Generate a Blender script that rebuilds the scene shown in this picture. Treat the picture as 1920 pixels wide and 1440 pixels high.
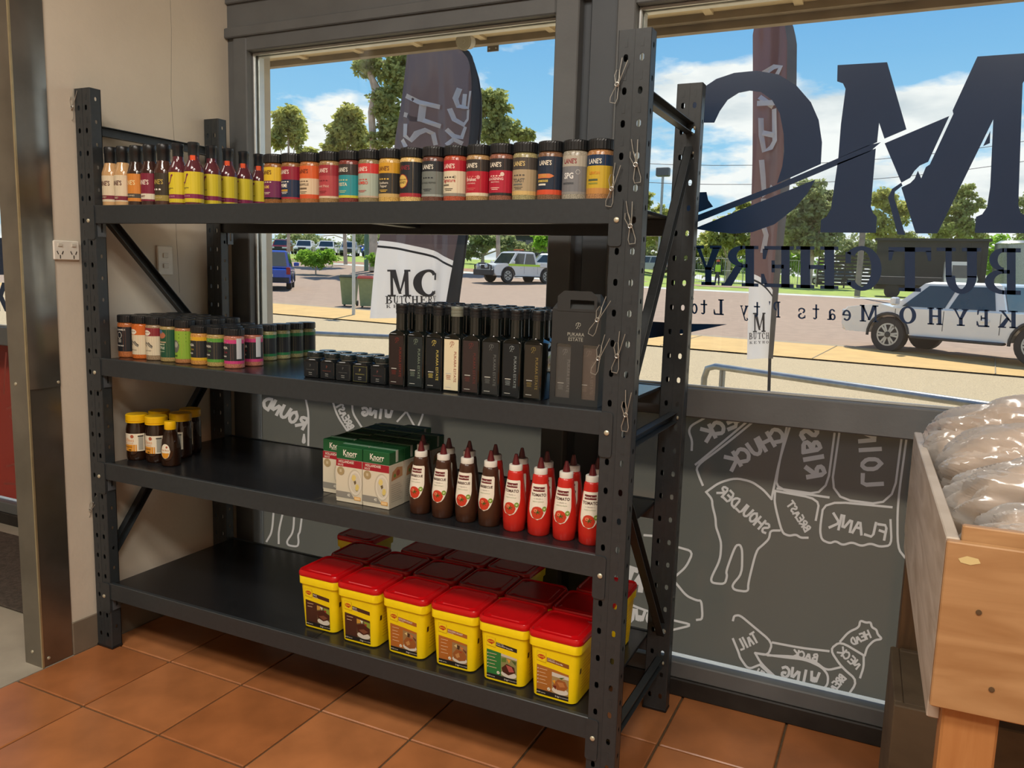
import bpy, math, random
from mathutils import Vector, Matrix
R_ = math.radians
random.seed(7)
for o in list(bpy.data.objects):
    bpy.data.objects.remove(o)
SC = bpy.context.scene
COL = SC.collection

# ------------------------------------------------------------------ camera
CAM = Vector((2.53452, -1.893428, 1.418839))
FPX = 1505.356
RT = Vector((0.89969132, 0.43553183, 0.02945417))
DN = Vector((0.08605352, -0.11080416, -0.99010971))
FW = Vector((-0.42796065, 0.89332775, -0.13716859))
cd = bpy.data.cameras.new('camera')
cd.sensor_fit = 'HORIZONTAL'
cd.sensor_width = 36.0
cd.lens = FPX / 1920 * 36.0
cd.clip_end = 2000
cd.clip_start = 0.02
cam = bpy.data.objects.new('camera', cd)
COL.objects.link(cam)
UP = -DN
BK = -FW
cam.matrix_world = Matrix(((RT.x, UP.x, BK.x, CAM.x), (RT.y, UP.y, BK.y, CAM.y), (RT.z, UP.z, BK.z, CAM.z), (0, 0, 0, 1)))
SC.camera = cam

# ------------------------------------------------------------------ exposure
SC.view_settings.view_transform = 'Standard'
SC.view_settings.look = 'None'
SC.view_settings.gamma = 1.0
SC.view_settings.exposure = 0.0
SC.view_settings.use_curve_mapping = False

# ------------------------------------------------------------------ sky
CLX, CLY = 11.6, -4.1          # drift of the cloud pattern
W = bpy.data.worlds.new('sky')
SC.world = W
W.use_nodes = True
nt = W.node_tree
nt.nodes.clear()
def wn(t, **k):
    n = nt.nodes.new(t)
    for a, b in k.items():
        setattr(n, a, b)
    return n
def wl(a, b):
    nt.links.new(a, b)
def wmath(op, a, b=None, clamp=False):
    n = wn('ShaderNodeMath', operation=op, use_clamp=clamp)
    for i, v in enumerate((a, b)):
        if v is None:
            continue
        if isinstance(v, (int, float)):
            n.inputs[i].default_value = v
        else:
            wl(v, n.inputs[i])
    return n.outputs[0]
tc = wn('ShaderNodeTexCoord')
sep = wn('ShaderNodeSeparateXYZ')
wl(tc.outputs['Generated'], sep.inputs[0])
dz = wmath('MAXIMUM', sep.outputs[2], 0.0)
grad = wn('ShaderNodeValToRGB')
cr = grad.color_ramp
cr.elements[0].position = 0.0
cr.elements[0].color = (0.50, 0.78, 0.98, 1)
cr.elements[1].position = 0.62
cr.elements[1].color = (0.05, 0.20, 0.62, 1)
e = cr.elements.new(0.16); e.color = (0.34, 0.68, 0.97, 1)
e = cr.elements.new(0.34); e.color = (0.13, 0.43, 0.86, 1)
wl(dz, grad.inputs[0])
den = wmath('ADD', dz, 0.22)
cx = wmath('DIVIDE', sep.outputs[0], den)
cy = wmath('DIVIDE', sep.outputs[1], den)
comb = wn('ShaderNodeCombineXYZ')
wl(cx, comb.inputs[0]); wl(cy, comb.inputs[1])
wl(wmath('MULTIPLY', dz, 2.0), comb.inputs[2])
n1 = wn('ShaderNodeTexNoise'); n1.inputs['Scale'].default_value = 1.05; n1.inputs['Detail'].default_value = 9; n1.inputs['Roughness'].default_value = 0.56
off = wn('ShaderNodeVectorMath', operation='ADD'); off.inputs[1].default_value = (CLX, CLY, 0)
wl(comb.outputs[0], off.inputs[0]); wl(off.outputs[0], n1.inputs['Vector'])
thr = wn('ShaderNodeMapRange'); thr.inputs[1].default_value = 0.0; thr.inputs[2].default_value = 0.30; thr.inputs[3].default_value = 0.33; thr.inputs[4].default_value = 0.585
wl(dz, thr.inputs[0])
cov = wmath('MULTIPLY', wmath('SUBTRACT', n1.outputs[0], thr.outputs[0]), 20.0, True)
n2 = wn('ShaderNodeTexNoise'); n2.inputs['Scale'].default_value = 3.1; n2.inputs['Detail'].default_value = 5
wl(comb.outputs[0], n2.inputs['Vector'])
cramp = wn('ShaderNodeValToRGB')
cramp.color_ramp.elements[0].position = 0.30; cramp.color_ramp.elements[0].color = (0.66, 0.74, 0.80, 1)
cramp.color_ramp.elements[1].position = 0.50; cramp.color_ramp.elements[1].color = (1.05, 1.06, 1.06, 1)
wl(n2.outputs[0], cramp.inputs[0])
mx = wn('ShaderNodeMix', data_type='RGBA')
wl(cov, mx.inputs[0]); wl(grad.outputs[0], mx.inputs[6]); wl(cramp.outputs[0], mx.inputs[7])
bg = wn('ShaderNodeBackground'); bg.inputs[1].default_value = 1.0
wl(mx.outputs[2], bg.inputs[0])
wo = wn('ShaderNodeOutputWorld'); wl(bg.outputs[0], wo.inputs[0])

# ------------------------------------------------------------------ sun
sd = bpy.data.lights.new('sun', 'SUN')
sd.energy = 6.4
sd.angle = R_(0.6)
sd.color = (1.0, 0.93, 0.82)
sun = bpy.data.objects.new('sun', sd)
COL.objects.link(sun)
SUNDIR = Vector((-0.16, 0.50, 0.845)).normalized()     # towards the sun
sun.rotation_euler = SUNDIR.to_track_quat('Z', 'Y').to_euler()

# ------------------------------------------------------------------ ceiling lamps of the shop (lights; their housings are built below)
LAMPS = [(1.3, -2.0, 46), (3.3, -2.0, 46), (1.3, -2.9, 46), (3.3, -2.9, 46), (-1.3, -1.6, 16)]
for lx, ly, en in LAMPS:
    ld = bpy.data.lights.new('ceiling_lamp_light', 'AREA')
    ld.shape = 'RECTANGLE'; ld.size = 1.15; ld.size_y = 0.5
    ld.energy = en
    ld.color = (1.0, 0.93, 0.83)
    lo = bpy.data.objects.new('ceiling_lamp_light', ld)
    lo.location = (lx, ly, 3.568)
    COL.objects.link(lo)

# ------------------------------------------------------------------ helpers
def ray(u, w):
    return RT * ((u - 960) / FPX) + DN * ((w - 720) / FPX) + FW
def onY(u, w, y):
    d = ray(u, w); return CAM + d * ((y - CAM.y) / d.y)
def onX(u, w, x):
    d = ray(u, w); return CAM + d * ((x - CAM.x) / d.x)
def onZ(u, w, z):
    d = ray(u, w); return CAM + d * ((z - CAM.z) / d.z)
def atD(u, w, dep):
    return CAM + ray(u, w) * dep
def gd(x, y):
    return -0.432 * (x - CAM.x) + 0.902 * (y - CAM.y)
def gz(x, y):
    d = gd(x, y)
    k = min(1.0, max(0.0, (-x - 14) / 8))            # the ground banks up on the left, beyond the road
    return -0.56 + 0.025 * max(-5, min(d, 66)) + 0.038 * k * max(0.0, min(d, 88) - 46)
def onG(u, w):
    d = ray(u, w)
    t = (-0.56 - CAM.z) / (d.z - 0.025 * (-0.432 * d.x + 0.902 * d.y))
    return CAM + d * t

_M = {}
def mat(name, col, rough=0.5, metal=0.0, spec=0.5, nscale=0, namt=0.0, bump=0.0, bscale=200, col2=None, coat=0.0):
    if name in _M:
        return _M[name]
    m = bpy.data.materials.new(name); m.use_nodes = True
    t = m.node_tree; b = t.nodes['Principled BSDF']
    c = tuple(col) + (1,)
    b.inputs['Base Color'].default_value = c
    b.inputs['Roughness'].default_value = rough
    b.inputs['Metallic'].default_value = metal
    b.inputs['Specular IOR Level'].default_value = spec
    b.inputs['Coat Weight'].default_value = coat
    if nscale or bump:
        co = t.nodes.new('ShaderNodeTexCoord')
    if nscale:
        n = t.nodes.new('ShaderNodeTexNoise'); n.inputs['Scale'].default_value = nscale; n.inputs['Detail'].default_value = 5
        t.links.new(co.outputs['Object'], n.inputs['Vector'])
        r = t.nodes.new('ShaderNodeValToRGB')
        lo = tuple(max(0, x * (1 - namt)) for x in col) if col2 is None else tuple(col2)
        hi = tuple(x * (1 + namt) for x in col)
        r.color_ramp.elements[0].position = 0.32; r.color_ramp.elements[0].color = lo + (1,)
        r.color_ramp.elements[1].position = 0.68; r.color_ramp.elements[1].color = hi + (1,)
        t.links.new(n.outputs[0], r.inputs[0]); t.links.new(r.outputs[0], b.inputs['Base Color'])
    if bump:
        n = t.nodes.new('ShaderNodeTexNoise'); n.inputs['Scale'].default_value = bscale; n.inputs['Detail'].default_value = 3
        t.links.new(co.outputs['Object'], n.inputs['Vector'])
        bp = t.nodes.new('ShaderNodeBump'); bp.inputs['Strength'].default_value = bump; bp.inputs['Distance'].default_value = 0.004
        t.links.new(n.outputs[0], bp.inputs['Height']); t.links.new(bp.outputs[0], b.inputs['Normal'])
    _M[name] = m
    return m
def srgb(r, g, b):
    f = lambda v: (v / 255 / 12.92) if v / 255 <= 0.04045 else ((v / 255 + 0.055) / 1.055) ** 2.4
    return (f(r), f(g), f(b))
def pm(hexs, rough=0.45):
    """printed or plastic colour from hex"""
    h = hexs.lstrip('#')
    return mat('print_' + h + '_%d' % int(rough * 100), srgb(int(h[0:2], 16), int(h[2:4], 16), int(h[4:6], 16)), rough, spec=0.4)

class MB:
    def __init__(s):
        s.v = []; s.f = []; s.m = []; s.mats = []; s.sm = []
    def mi(s, m):
        if m not in s.mats:
            s.mats.append(m)
        return s.mats.index(m)
    def add(s, vs, fs, m, M=None, smooth=False):
        k = len(s.v); i = s.mi(m)
        for p in vs:
            p = Vector(p)
            s.v.append(tuple(M @ p) if M is not None else tuple(p))
        for f in fs:
            s.f.append(tuple(a + k for a in f)); s.m.append(i); s.sm.append(smooth)
        return s
    def box(s, a, b, m, M=None):
        x0, y0, z0 = a; x1, y1, z1 = b
        vs = [(x0, y0, z0), (x1, y0, z0), (x1, y1, z0), (x0, y1, z0), (x0, y0, z1), (x1, y0, z1), (x1, y1, z1), (x0, y1, z1)]
        return s.add(vs, [(3, 2, 1, 0), (4, 5, 6, 7), (0, 1, 5, 4), (1, 2, 6, 5), (2, 3, 7, 6), (3, 0, 4, 7)], m, M)
    def bbox(s, a, b, m, ch=0.004, M=None):
        """box with chamfered edges"""
        x0, y0, z0 = a; x1, y1, z1 = b; c = ch
        rings = [((x0 + c, y0 + c, x1 - c, y1 - c), z0, 0), ((x0, y0, x1, y1), z0 + c, c), ((x0, y0, x1, y1), z1 - c, c), ((x0 + c, y0 + c, x1 - c, y1 - c), z1, 0)]
        vs = []
        for (a0, b0, a1, b1), z, cc in rings:
            cc = c
            vs += [(a0 + cc, b0, z), (a1 - cc, b0, z), (a1, b0 + cc, z), (a1, b1 - cc, z), (a1 - cc, b1, z), (a0 + cc, b1, z), (a0, b1 - cc, z), (a0, b0 + cc, z)]
        fs = [tuple(range(7, -1, -1)), tuple(range(24, 32))]
        for r in range(3):
            for i in range(8):
                j = (i + 1) % 8
                fs.append((r * 8 + i, r * 8 + j, r * 8 + 8 + j, r * 8 + 8 + i))
        return s.add(vs, fs, m, M)
    def lathe(s, prof, m, n=24, M=None, smooth=True, sx=1.0, sy=1.0):
        vs = []; fs = []
        for r, z in prof:
            for i in range(n):
                a = 2 * math.pi * i / n
                vs.append((r * math.cos(a) * sx, r * math.sin(a) * sy, z))
        for k in range(len(prof) - 1):
            for i in range(n):
                j = (i + 1) % n
                fs.append((k * n + i, k * n + j, k * n + n + j, k * n + n + i))
        fs.append(tuple(range(n - 1, -1, -1)))
        fs.append(tuple((len(prof) - 1) * n + i for i in range(n)))
        return s.add(vs, fs, m, M, smooth)
    def loft(s, rings, m, M=None, smooth=False, cap=True):
        n = len(rings[0]); vs = [p for r in rings for p in r]; fs = []
        for k in range(len(rings) - 1):
            for i in range(n):
                j = (i + 1) % n
                fs.append((k * n + i, k * n + j, k * n + n + j, k * n + n + i))
        if cap:
            fs.append(tuple(range(n - 1, -1, -1))); fs.append(tuple((len(rings) - 1) * n + i for i in range(n)))
        return s.add(vs, fs, m, M, smooth)
    def prism(s, poly, m, axis='z', a=0.0, b=1.0, M=None):
        f = {'z': lambda p, t: (p[0], p[1], t), 'y': lambda p, t: (p[0], t, p[1]), 'x': lambda p, t: (t, p[0], p[1])}[axis]
        return s.loft([[f(p, a) for p in poly], [f(p, b) for p in poly]], m, M)
    def tube(s, pts, r, m, n=8, closed=False, M=None, smooth=True):
        pts = [Vector(p) for p in pts]; N = len(pts)
        rr = r if isinstance(r, (list, tuple)) else [r] * N
        rings = []
        ref = None
        for i in range(N):
            if closed:
                t = pts[(i + 1) % N] - pts[i - 1]
            else:
                t = pts[min(i + 1, N - 1)] - pts[max(i - 1, 0)]
            if t.length < 1e-9:
                t = Vector((0, 0, 1))
            t.normalize()
            if ref is None:
                ref = Vector((0, 0, 1)) if abs(t.z) < 0.9 else Vector((1, 0, 0))
            u = ref - t * ref.dot(t)
            if u.length < 1e-6:
                u = t.orthogonal()
            u.normalize(); ref = u
            w = t.cross(u)
            rings.append([tuple(pts[i] + (u * math.cos(2 * math.pi * k / n) + w * math.sin(2 * math.pi * k / n)) * rr[i]) for k in range(n)])
        if closed:
            rings.append(rings[0])
        return s.loft(rings, m, M, smooth, cap=not closed)
    def text(s, string, fn, m, size=0.01, cx=0.0, cz=0.0, bold=0.0, sx=1.0, align='CENTER'):
        vs, fs = text2d(string, bold, align)
        return s.add([fn(cx + x * size * sx, cz + y * size) for x, y in vs], fs, m)
    def patch(s, poly, fn, m):
        """flat polygon (fan) mapped through fn"""
        return s.add([fn(x, z) for x, z in poly], [tuple(range(len(poly)))], m)
    def cpatch(s, poly, fn, m, n=8):
        """convex polygon sliced into columns, so that it follows a curved surface"""
        x0, x1 = min(p[0] for p in poly), max(p[0] for p in poly)
        vs, fs = [], []
        for i in range(n + 1):
            x = x0 + (x1 - x0) * min(max(i / n, .002), .998)
            zz = []
            for a, b in zip(poly, poly[1:] + poly[:1]):
                if (a[0] - x) * (b[0] - x) <= 0 and a[0] != b[0]:
                    zz.append(a[1] + (b[1] - a[1]) * (x - a[0]) / (b[0] - a[0]))
            lo, hi = min(zz), max(zz)
            vs += [fn(x, lo + (hi - lo) * k / 4) for k in range(5)]
        for i in range(n):
            for k in range(4):
                a = i * 5 + k
                fs.append((a, a + 5, a + 6, a + 1))
        return s.add(vs, fs, m)
    def ribbon(s, pts, w, fn, m):
        """thick polyline in 2D mapped through fn"""
        pts = [Vector((p[0], p[1])) for p in pts]
        vs = []; fs = []
        n = len(pts)
        for i in range(n):
            t = pts[min(i + 1, n - 1)] - pts[max(i - 1, 0)]
            if t.length < 1e-9:
                t = Vector((1, 0))
            t.normalize(); nn = Vector((-t.y, t.x)) * (w / 2)
            e = t * (w * 0.4) * (-1 if i == 0 else (1 if i == n - 1 else 0))
            vs += [pts[i] + nn + e, pts[i] - nn + e]
        for i in range(n - 1):
            fs.append((2 * i, 2 * i + 1, 2 * i + 3, 2 * i + 2))
        return s.add([fn(p.x, p.y) for p in vs], fs, m)
    def mesh(s, name):
        me = bpy.data.meshes.new(name)
        me.from_pydata(s.v, [], s.f)
        for m in s.mats:
            me.materials.append(m)
        me.polygons.foreach_set('material_index', s.m)
        me.polygons.foreach_set('use_smooth', [True] * len(s.f) if any(s.sm) else [False] * len(s.f))
        me.update()
        if any(s.sm):
            me.set_sharp_from_angle(angle=R_(38))
        return me
    def build(s, name, parent=None, loc=None, rz=None, label=None, cat=None, group=None, kind=None):
        o = bpy.data.objects.new(name, s.mesh(name)); COL.objects.link(o)
        return fin(o, parent, loc, rz, label, cat, group, kind)
def fin(o, parent=None, loc=None, rz=None, label=None, cat=None, group=None, kind=None):
    if parent is not None:
        o.parent = parent
    if loc is not None:
        o.location = loc
    if rz is not None:
        o.rotation_euler = (0, 0, rz)
    for k, v in (('label', label), ('category', cat), ('group', group), ('kind', kind)):
        if v:
            o[k] = v
    return o
def thing(name, label, cat, loc=(0, 0, 0), rz=0.0, group=None, kind=None):
    o = bpy.data.objects.new(name, None); COL.objects.link(o)
    o.empty_display_size = 0.05
    return fin(o, None, loc, rz, label, cat, group, kind)
def dup(root, loc, rz, label, group=None):
    def rec(o, p):
        c = o.copy(); COL.objects.link(c)
        if p is not None:
            c.parent = p
        for ch in [x for x in o.children]:
            rec(ch, c)
        return c
    r = rec(root, None); r.location = loc; r.rotation_euler = (0, 0, rz); r['label'] = label
    if group:
        r['group'] = group
    return r
def struct(mb, name, parent=None, **k):
    o = mb.build(name, parent)
    if parent is None:
        o['kind'] = 'structure'
    return o
_T = {}
def text2d(string, bold=0.0, align='CENTER'):
    key = (string, bold, align)
    if key in _T:
        return _T[key]
    c = bpy.data.curves.new('txt', 'FONT')
    c.body = string; c.align_x = align; c.align_y = 'CENTER'; c.resolution_u = 2; c.offset = bold; c.fill_mode = 'FRONT'
    o = bpy.data.objects.new('txt', c)
    me = o.to_mesh()
    vs = [(v.co.x, v.co.y) for v in me.vertices]; fs = [tuple(p.vertices) for p in me.polygons]
    o.to_mesh_clear()
    bpy.data.objects.remove(o); bpy.data.curves.remove(c)
    _T[key] = (vs, fs)
    return _T[key]
def cyl(r):
    return lambda s, z: (r * math.sin(s / r), -r * math.cos(s / r), z)
def flat(y):
    return lambda s, z: (s, y, z)
def rrect(hx, hy, r, n=4):
    p = []
    for cx, cy, a0 in ((hx - r, hy - r, 0), (-hx + r, hy - r, 90), (-hx + r, -hy + r, 180), (hx - r, -hy + r, 270)):
        for k in range(n + 1):
            a = R_(a0 + 90 * k / n)
            p.append((cx + r * math.cos(a), cy + r * math.sin(a)))
    return p
def circ(cx, cz, rx, rz=None, n=20):
    rz = rx if rz is None else rz
    return [(cx + rx * math.cos(2 * math.pi * i / n), cz + rz * math.sin(2 * math.pi * i / n)) for i in range(n)]
def rect(x0, z0, x1, z1):
    return [(x0, z0), (x1, z0), (x1, z1), (x0, z1)]
def xrect(mb, x0, z0, x1, z1, fn, m, n=1):
    """rectangle split into n columns so that it can wrap round a cylinder"""
    vs = []; fs = []
    for i in range(n + 1):
        x = x0 + (x1 - x0) * i / n
        vs += [fn(x, z0), fn(x, z1)]
    for i in range(n):
        fs.append((2 * i, 2 * i + 2, 2 * i + 3, 2 * i + 1))
    mb.add(vs, fs, m)
ORD = ['first', 'second', 'third', 'fourth', 'fifth', 'sixth', 'seventh', 'eighth', 'ninth', 'tenth', 'eleventh', 'twelfth', 'thirteenth', 'fourteenth', 'fifteenth', 'sixteenth']

# ------------------------------------------------------------------ shared materials
m_wall = mat('painted_wall', srgb(212, 203, 186), 0.7, nscale=2.2, namt=0.07, bump=0.15, bscale=60)
m_ceil = mat('white_ceiling', (0.62, 0.58, 0.52), 0.8, nscale=3, namt=0.03)
m_tim = mat('grey_painted_timber', srgb(98, 101, 102), 0.55, nscale=6, namt=0.10, bump=0.1, bscale=80)
m_timd = mat('dark_grey_steel_post', srgb(74, 80, 86), 0.5, nscale=5, namt=0.08)
m_alu = mat('aluminium_bead', srgb(205, 208, 206), 0.35, 0.6, nscale=30, namt=0.04)
m_plinth = mat('black_plinth', srgb(38, 35, 32), 0.6, nscale=14, namt=0.35)
m_conc = mat('grey_concrete', srgb(165, 158, 142), 0.6, nscale=5, namt=0.12, bump=0.1, bscale=50)
m_grout = mat('dark_grout', srgb(92, 72, 48), 0.9, nscale=40, namt=0.2)
m_rack = mat('black_powder_coat', srgb(46, 51, 54), 0.42, nscale=70, namt=0.10, bump=0.05, bscale=900)
m_deck = mat('black_deck_board', srgb(30, 31, 33), 0.24, nscale=25, namt=0.12, bump=0.04, bscale=500)
m_zinc = mat('zinc_bolt', srgb(205, 200, 176), 0.35, 0.5, nscale=200, namt=0.05)
m_wire = mat('steel_wire', srgb(196, 196, 190), 0.3, 0.8, nscale=200, namt=0.05)
m_steel = mat('brushed_stainless', srgb(150, 146, 138), 0.28, 0.9, nscale=4, namt=0.22, bump=0.06, bscale=6)
m_blackcap = mat('black_plastic_cap', srgb(26, 28, 30), 0.35, nscale=80, namt=0.1)
m_white = mat('white_plastic', srgb(226, 222, 210), 0.4, nscale=50, namt=0.03)
from mathutils.geometry import delaunay_2d_cdt
# ================================================================== ROOM
XR, YB, ZC = 6.0, -5.2, 3.6
XW = -0.06           # face of the left wall
# ---- floor
fb = MB(); fb.box((-0.055, YB, -0.12), (XR, 0.80, -0.006), m_grout)
floor = struct(fb, 'floor')
tile_m = []
def tile_mat(i, c):
    m = mat('terracotta_tile_%d' % i, c, 0.30, spec=0.5, nscale=5.5, namt=0.20, bump=0.06, bscale=25)
    n = m.node_tree
    return m
for i, c in enumerate((srgb(168, 107, 64), srgb(161, 100, 58), srgb(175, 113, 69))):
    tile_m.append(tile_mat(i, c))
g0 = onZ(317.8, 1240, 0.0)
TP = 0.3397
tmesh = []
for m in tile_m:
    b = MB(); h = TP / 2 - 0.0035; c = 0.003
    r0 = [(-h, -h, -0.010), (h, -h, -0.010), (h, h, -0.010), (-h, h, -0.010)]
    r1 = [(-h, -h, -0.0025), (h, -h, -0.0025), (h, h, -0.0025), (-h, h, -0.0025)]
    r2 = [(-h + c, -h + c, 0), (h - c, -h + c, 0), (h - c, h - c, 0), (-h + c, h - c, 0)]
    b.loft([r0, r1, r2], m)
    tmesh.append(b.mesh('floor_tile'))
nx0, nx1, ny0, ny1 = -1, 10, -6, 1
for i in range(nx0, nx1 + 1):
    for j in range(ny0, ny1 + 1):
        cx = g0.x + (i + 0.5) * TP; cy = g0.y + (j + 0.5) * TP
        x0, x1, y0, y1 = cx - TP / 2, cx + TP / 2, cy - TP / 2, cy + TP / 2
        if x1 < 0.0 or y0 > 0.68:
            continue
        if x0 < -0.053 or y1 > 0.70:         # cut tile along the wall
            b = MB()
            b.bbox((max(x0 + .0035, -0.053) - cx, y0 + .0035 - cy, -0.010), (x1 - .0035 - cx, min(y1 - .0035, 0.70) - cy, 0.0), tile_m[(i + j) % 3], 0.003)
            me = b.mesh('floor_tile')
        else:
            me = tmesh[(i * 7 + j * 3) % 3]
        o = bpy.data.objects.new('floor_tile', me); COL.objects.link(o)
        o.parent = floor; o.location = (cx, cy, 0)
# rest of the shop floor behind the camera keeps the same tile colour
rb = MB()
rb.box((-0.05, YB, -0.005), (XR, g0.y + ny0 * TP, -0.0005), tile_m[0])
rb.box((g0.x + (nx1 + 1) * TP, g0.y + ny0 * TP, -0.005), (XR, 0.70, -0.0005), tile_m[0])
rb.build('far_floor_tiles', floor, kind='stuff')
# ---- entry floor (concrete), mat
eb = MB(); eb.box((-3.2, YB, -0.12), (-0.055, 0.80, 0.0), m_conc)
struct(eb, 'floor_entry')
# ---- walls
wb = MB()
wb.box((-0.15, -0.20, 0), (XW, 0.80, ZC), m_wall)
wl_ = struct(wb, 'wall_left')
m_base = mat('grey_baseboard', srgb(120, 108, 92), 0.6, nscale=8, namt=0.1)
bb = MB(); bb.bbox((XW, -0.095, 0), (XW + 0.008, 0.70, 0.122), m_base, 0.002)
struct(bb, 'baseboard_left')
for nm, a, b in (('wall_right', (XR, YB, 0), (XR + .1, .8, ZC)), ('wall_behind', (-3.2, YB - .1, 0), (XR, YB, ZC)), ('wall_entry', (-3.3, YB, 0), (-3.2, .8, ZC))):
    q = MB(); q.box(a, b, m_wall); struct(q, nm)
q = MB(); q.box((-3.3, YB - .1, ZC), (XR + .1, .86, ZC + .1), m_ceil); struct(q, 'ceiling')
# ---- wall crack line and switch plate, outlet
def plate(name, y0, y1, z0, z1, label, cat, sockets):
    t = thing(name, label, cat, (XW, (y0 + y1) / 2, (z0 + z1) / 2))
    hy, hz = (y1 - y0) / 2, (z1 - z0) / 2
    b = MB(); b.bbox((0.0003, -hy, -hz), (0.010, hy, hz), m_white, 0.003); b.build('plate', t)
    for k in sockets:
        s = MB()
        if name == 'power_outlet':
            for (yy, zz, an) in ((-0.009, 0.0, 25), (0.009, 0.0, -25), (0, -0.014, 0)):
                M = Matrix.Translation((0.0104, k + yy, zz - 0.008)) @ Matrix.Rotation(R_(an), 4, 'X')
                s.box((-0.0004, -0.0016, -0.006), (0.0004, 0.0016, 0.006), pm('3a3630'), M)
            s.build('socket', t)
            r = MB(); r.bbox((0.010, k - 0.008, 0.013), (0.0135, k + 0.008, 0.024), pm('cfcabb'), 0.001); r.build('rocker', t)
        else:
            s.bbox((0.010, -0.012, k - 0.009), (0.0135, 0.012, k + 0.009), pm('d8d4c8'), 0.001); s.build('rocker', t)
    return t
plate('power_outlet', -0.1000, -0.0050, 1.4165, 1.4825, 'white double power outlet on the wall beside the steel column', 'outlet', (-0.025, 0.025))
plate('switch_plate', 0.322, 0.394, 1.370, 1.482, 'white switch plate on the wall behind the diagonal brace', 'switch', (0.02, -0.02))
cr_ = MB(); cr_.tube([(XW, .42, 2.6), (XW, .425, 2.3), (XW, .415, 2.05), (XW, .428, 1.8), (XW, .421, 1.55), (XW, .43, 1.3)], 0.0008, pm('6a6458'), 4)
cr_.build('wall_crack', wl_)
# ---- stainless corner guard round the wall end
cg = thing('corner_guard', 'dented stainless steel guard wrapped round the wall end beside the entry', 'guard', (-0.10, -0.2, 0))
def sheet(mb, p0, p1, z0, z1, nrm, amp, seed, m):
    rnd = random.Random(seed); n, k = 6, 60
    p0, p1, nrm = Vector(p0), Vector(p1), Vector(nrm)
    vs, fs = [], []
    for j in range(k + 1):
        z = z0 + (z1 - z0) * j / k
        for i in range(n + 1):
            u = i / n
            q = p0.lerp(p1, u)
            d = amp * math.sin(z * 2.3 + u * 1.9 + seed) * math.sin(u * math.pi) * (1 if z > 0.9 else 0.25)
            vs.append((q.x + nrm.x * (0.003 + abs(d)), q.y + nrm.y * (0.003 + abs(d)), z))
    for j in range(k):
        for i in range(n):
            a = j * (n + 1) + i
            fs.append((a, a + 1, a + n + 2, a + n + 1))
    mb.add(vs, fs, m, None, True)
b = MB(); sheet(b, (0.04, -0.006, 0), (0.04, 0.105, 0), 0.0, 0.985, (1, 0, 0), 0.003, 1, m_steel); b.build('lower_panel', cg)
b = MB(); sheet(b, (0.042, -0.006, 0), (0.042, 0.105, 0), 0.985, 3.58, (1, 0, 0), 0.007, 2, m_steel); b.build('upper_panel', cg)
b = MB(); sheet(b, (-0.052, -0.006, 0), (0.043, -0.006, 0), 0.0, 3.58, (0, -1, 0), 0.0015, 3, m_steel); b.build('end_panel', cg)
b = MB(); b.box((0.039, -0.011, 0), (0.0455, -0.005, 3.58), mat('steel_fold', srgb(190, 176, 140), 0.4, 0.7, nscale=20, namt=.1)); b.build('fold_edge', cg)
for (yy, zz) in ((0.0, 1.0), (0.085, 1.0), (0.0, 0.03)):
    b = MB(); b.lathe([(0.006, 0), (0.005, 0.003), (0.0015, 0.004)], m_zinc, 10, Matrix.Translation((0.044, yy + .012, zz)) @ Matrix.Rotation(R_(90), 4, 'Y')); b.build('screw', cg)
b = MB(); b.lathe([(0.006, 0), (0.005, 0.003), (0.0015, 0.004)], m_zinc, 10, Matrix.Translation((-0.02, -0.0095, 1.0)) @ Matrix.Rotation(R_(90), 4, 'X')); b.build('screw', cg)
b = MB(); b.lathe([(0.006, 0), (0.005, 0.003), (0.0015, 0.004)], m_zinc, 10, Matrix.Translation((-0.01, -0.0095, 0.05)) @ Matrix.Rotation(R_(90), 4, 'X')); b.build('screw', cg)

# ================================================================== WINDOW WALL
YF = 0.70
ZT, ZR1, ZR0, ZB = 2.28, 1.062, 0.967, 0.117
hb = MB()
hb.box((XW, YF + .01, 2.34), (XR, .82, ZC), m_tim)                       # wall over the windows
hb.box((-3.2, YF + .01, 2.34), (-.15, .82, ZC), m_tim)
wbk = struct(hb, 'wall_window')
for i, (a, b_) in enumerate((((XW, YF - .012, 2.335), (XR, YF + .03, 2.375)), ((XW, YF - .004, 2.47), (XR, YF + .03, 2.62)))):
    q = MB(); q.bbox(a, b_, m_tim, 0.004); struct(q, 'trim_%d' % (i + 1))
q = MB(); q.box((XW, YF + .012, 0), (-0.022, .82, 2.34), m_tim); struct(q, 'wall_corner')
# central steel post between the two windows
q = MB()
q.box((1.497, .745, 0), (1.53, .80, 2.34), m_timd)
q.bbox((1.53, .722, 0), (1.628, .80, 2.34), m_timd, 0.004)
struct(q, 'trim_3')
m_glass = bpy.data.materials.new('window_glass'); m_glass.use_nodes = True
t = m_glass.node_tree; t.nodes.clear()
tr = t.nodes.new('ShaderNodeBsdfTransparent'); tr.inputs[0].default_value = (0.955, 0.975, 0.965, 1)
gl = t.nodes.new('ShaderNodeBsdfGlossy'); gl.inputs[0].default_value = (1, 1, 1, 1); gl.inputs['Roughness'].default_value = 0.01
lwg = t.nodes.new('ShaderNodeLayerWeight'); lwg.inputs[0].default_value = 0.5
pw = t.nodes.new('ShaderNodeMath'); pw.operation = 'POWER'; pw.inputs[1].default_value = 5.0
fr = t.nodes.new('ShaderNodeMath'); fr.operation = 'MULTIPLY_ADD'; fr.inputs[1].default_value = 0.6; fr.inputs[2].default_value = 0.022
t.links.new(lwg.outputs['Facing'], pw.inputs[0]); t.links.new(pw.outputs[0], fr.inputs[0])
mxs = t.nodes.new('ShaderNodeMixShader'); ou = t.nodes.new('ShaderNodeOutputMaterial')
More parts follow.
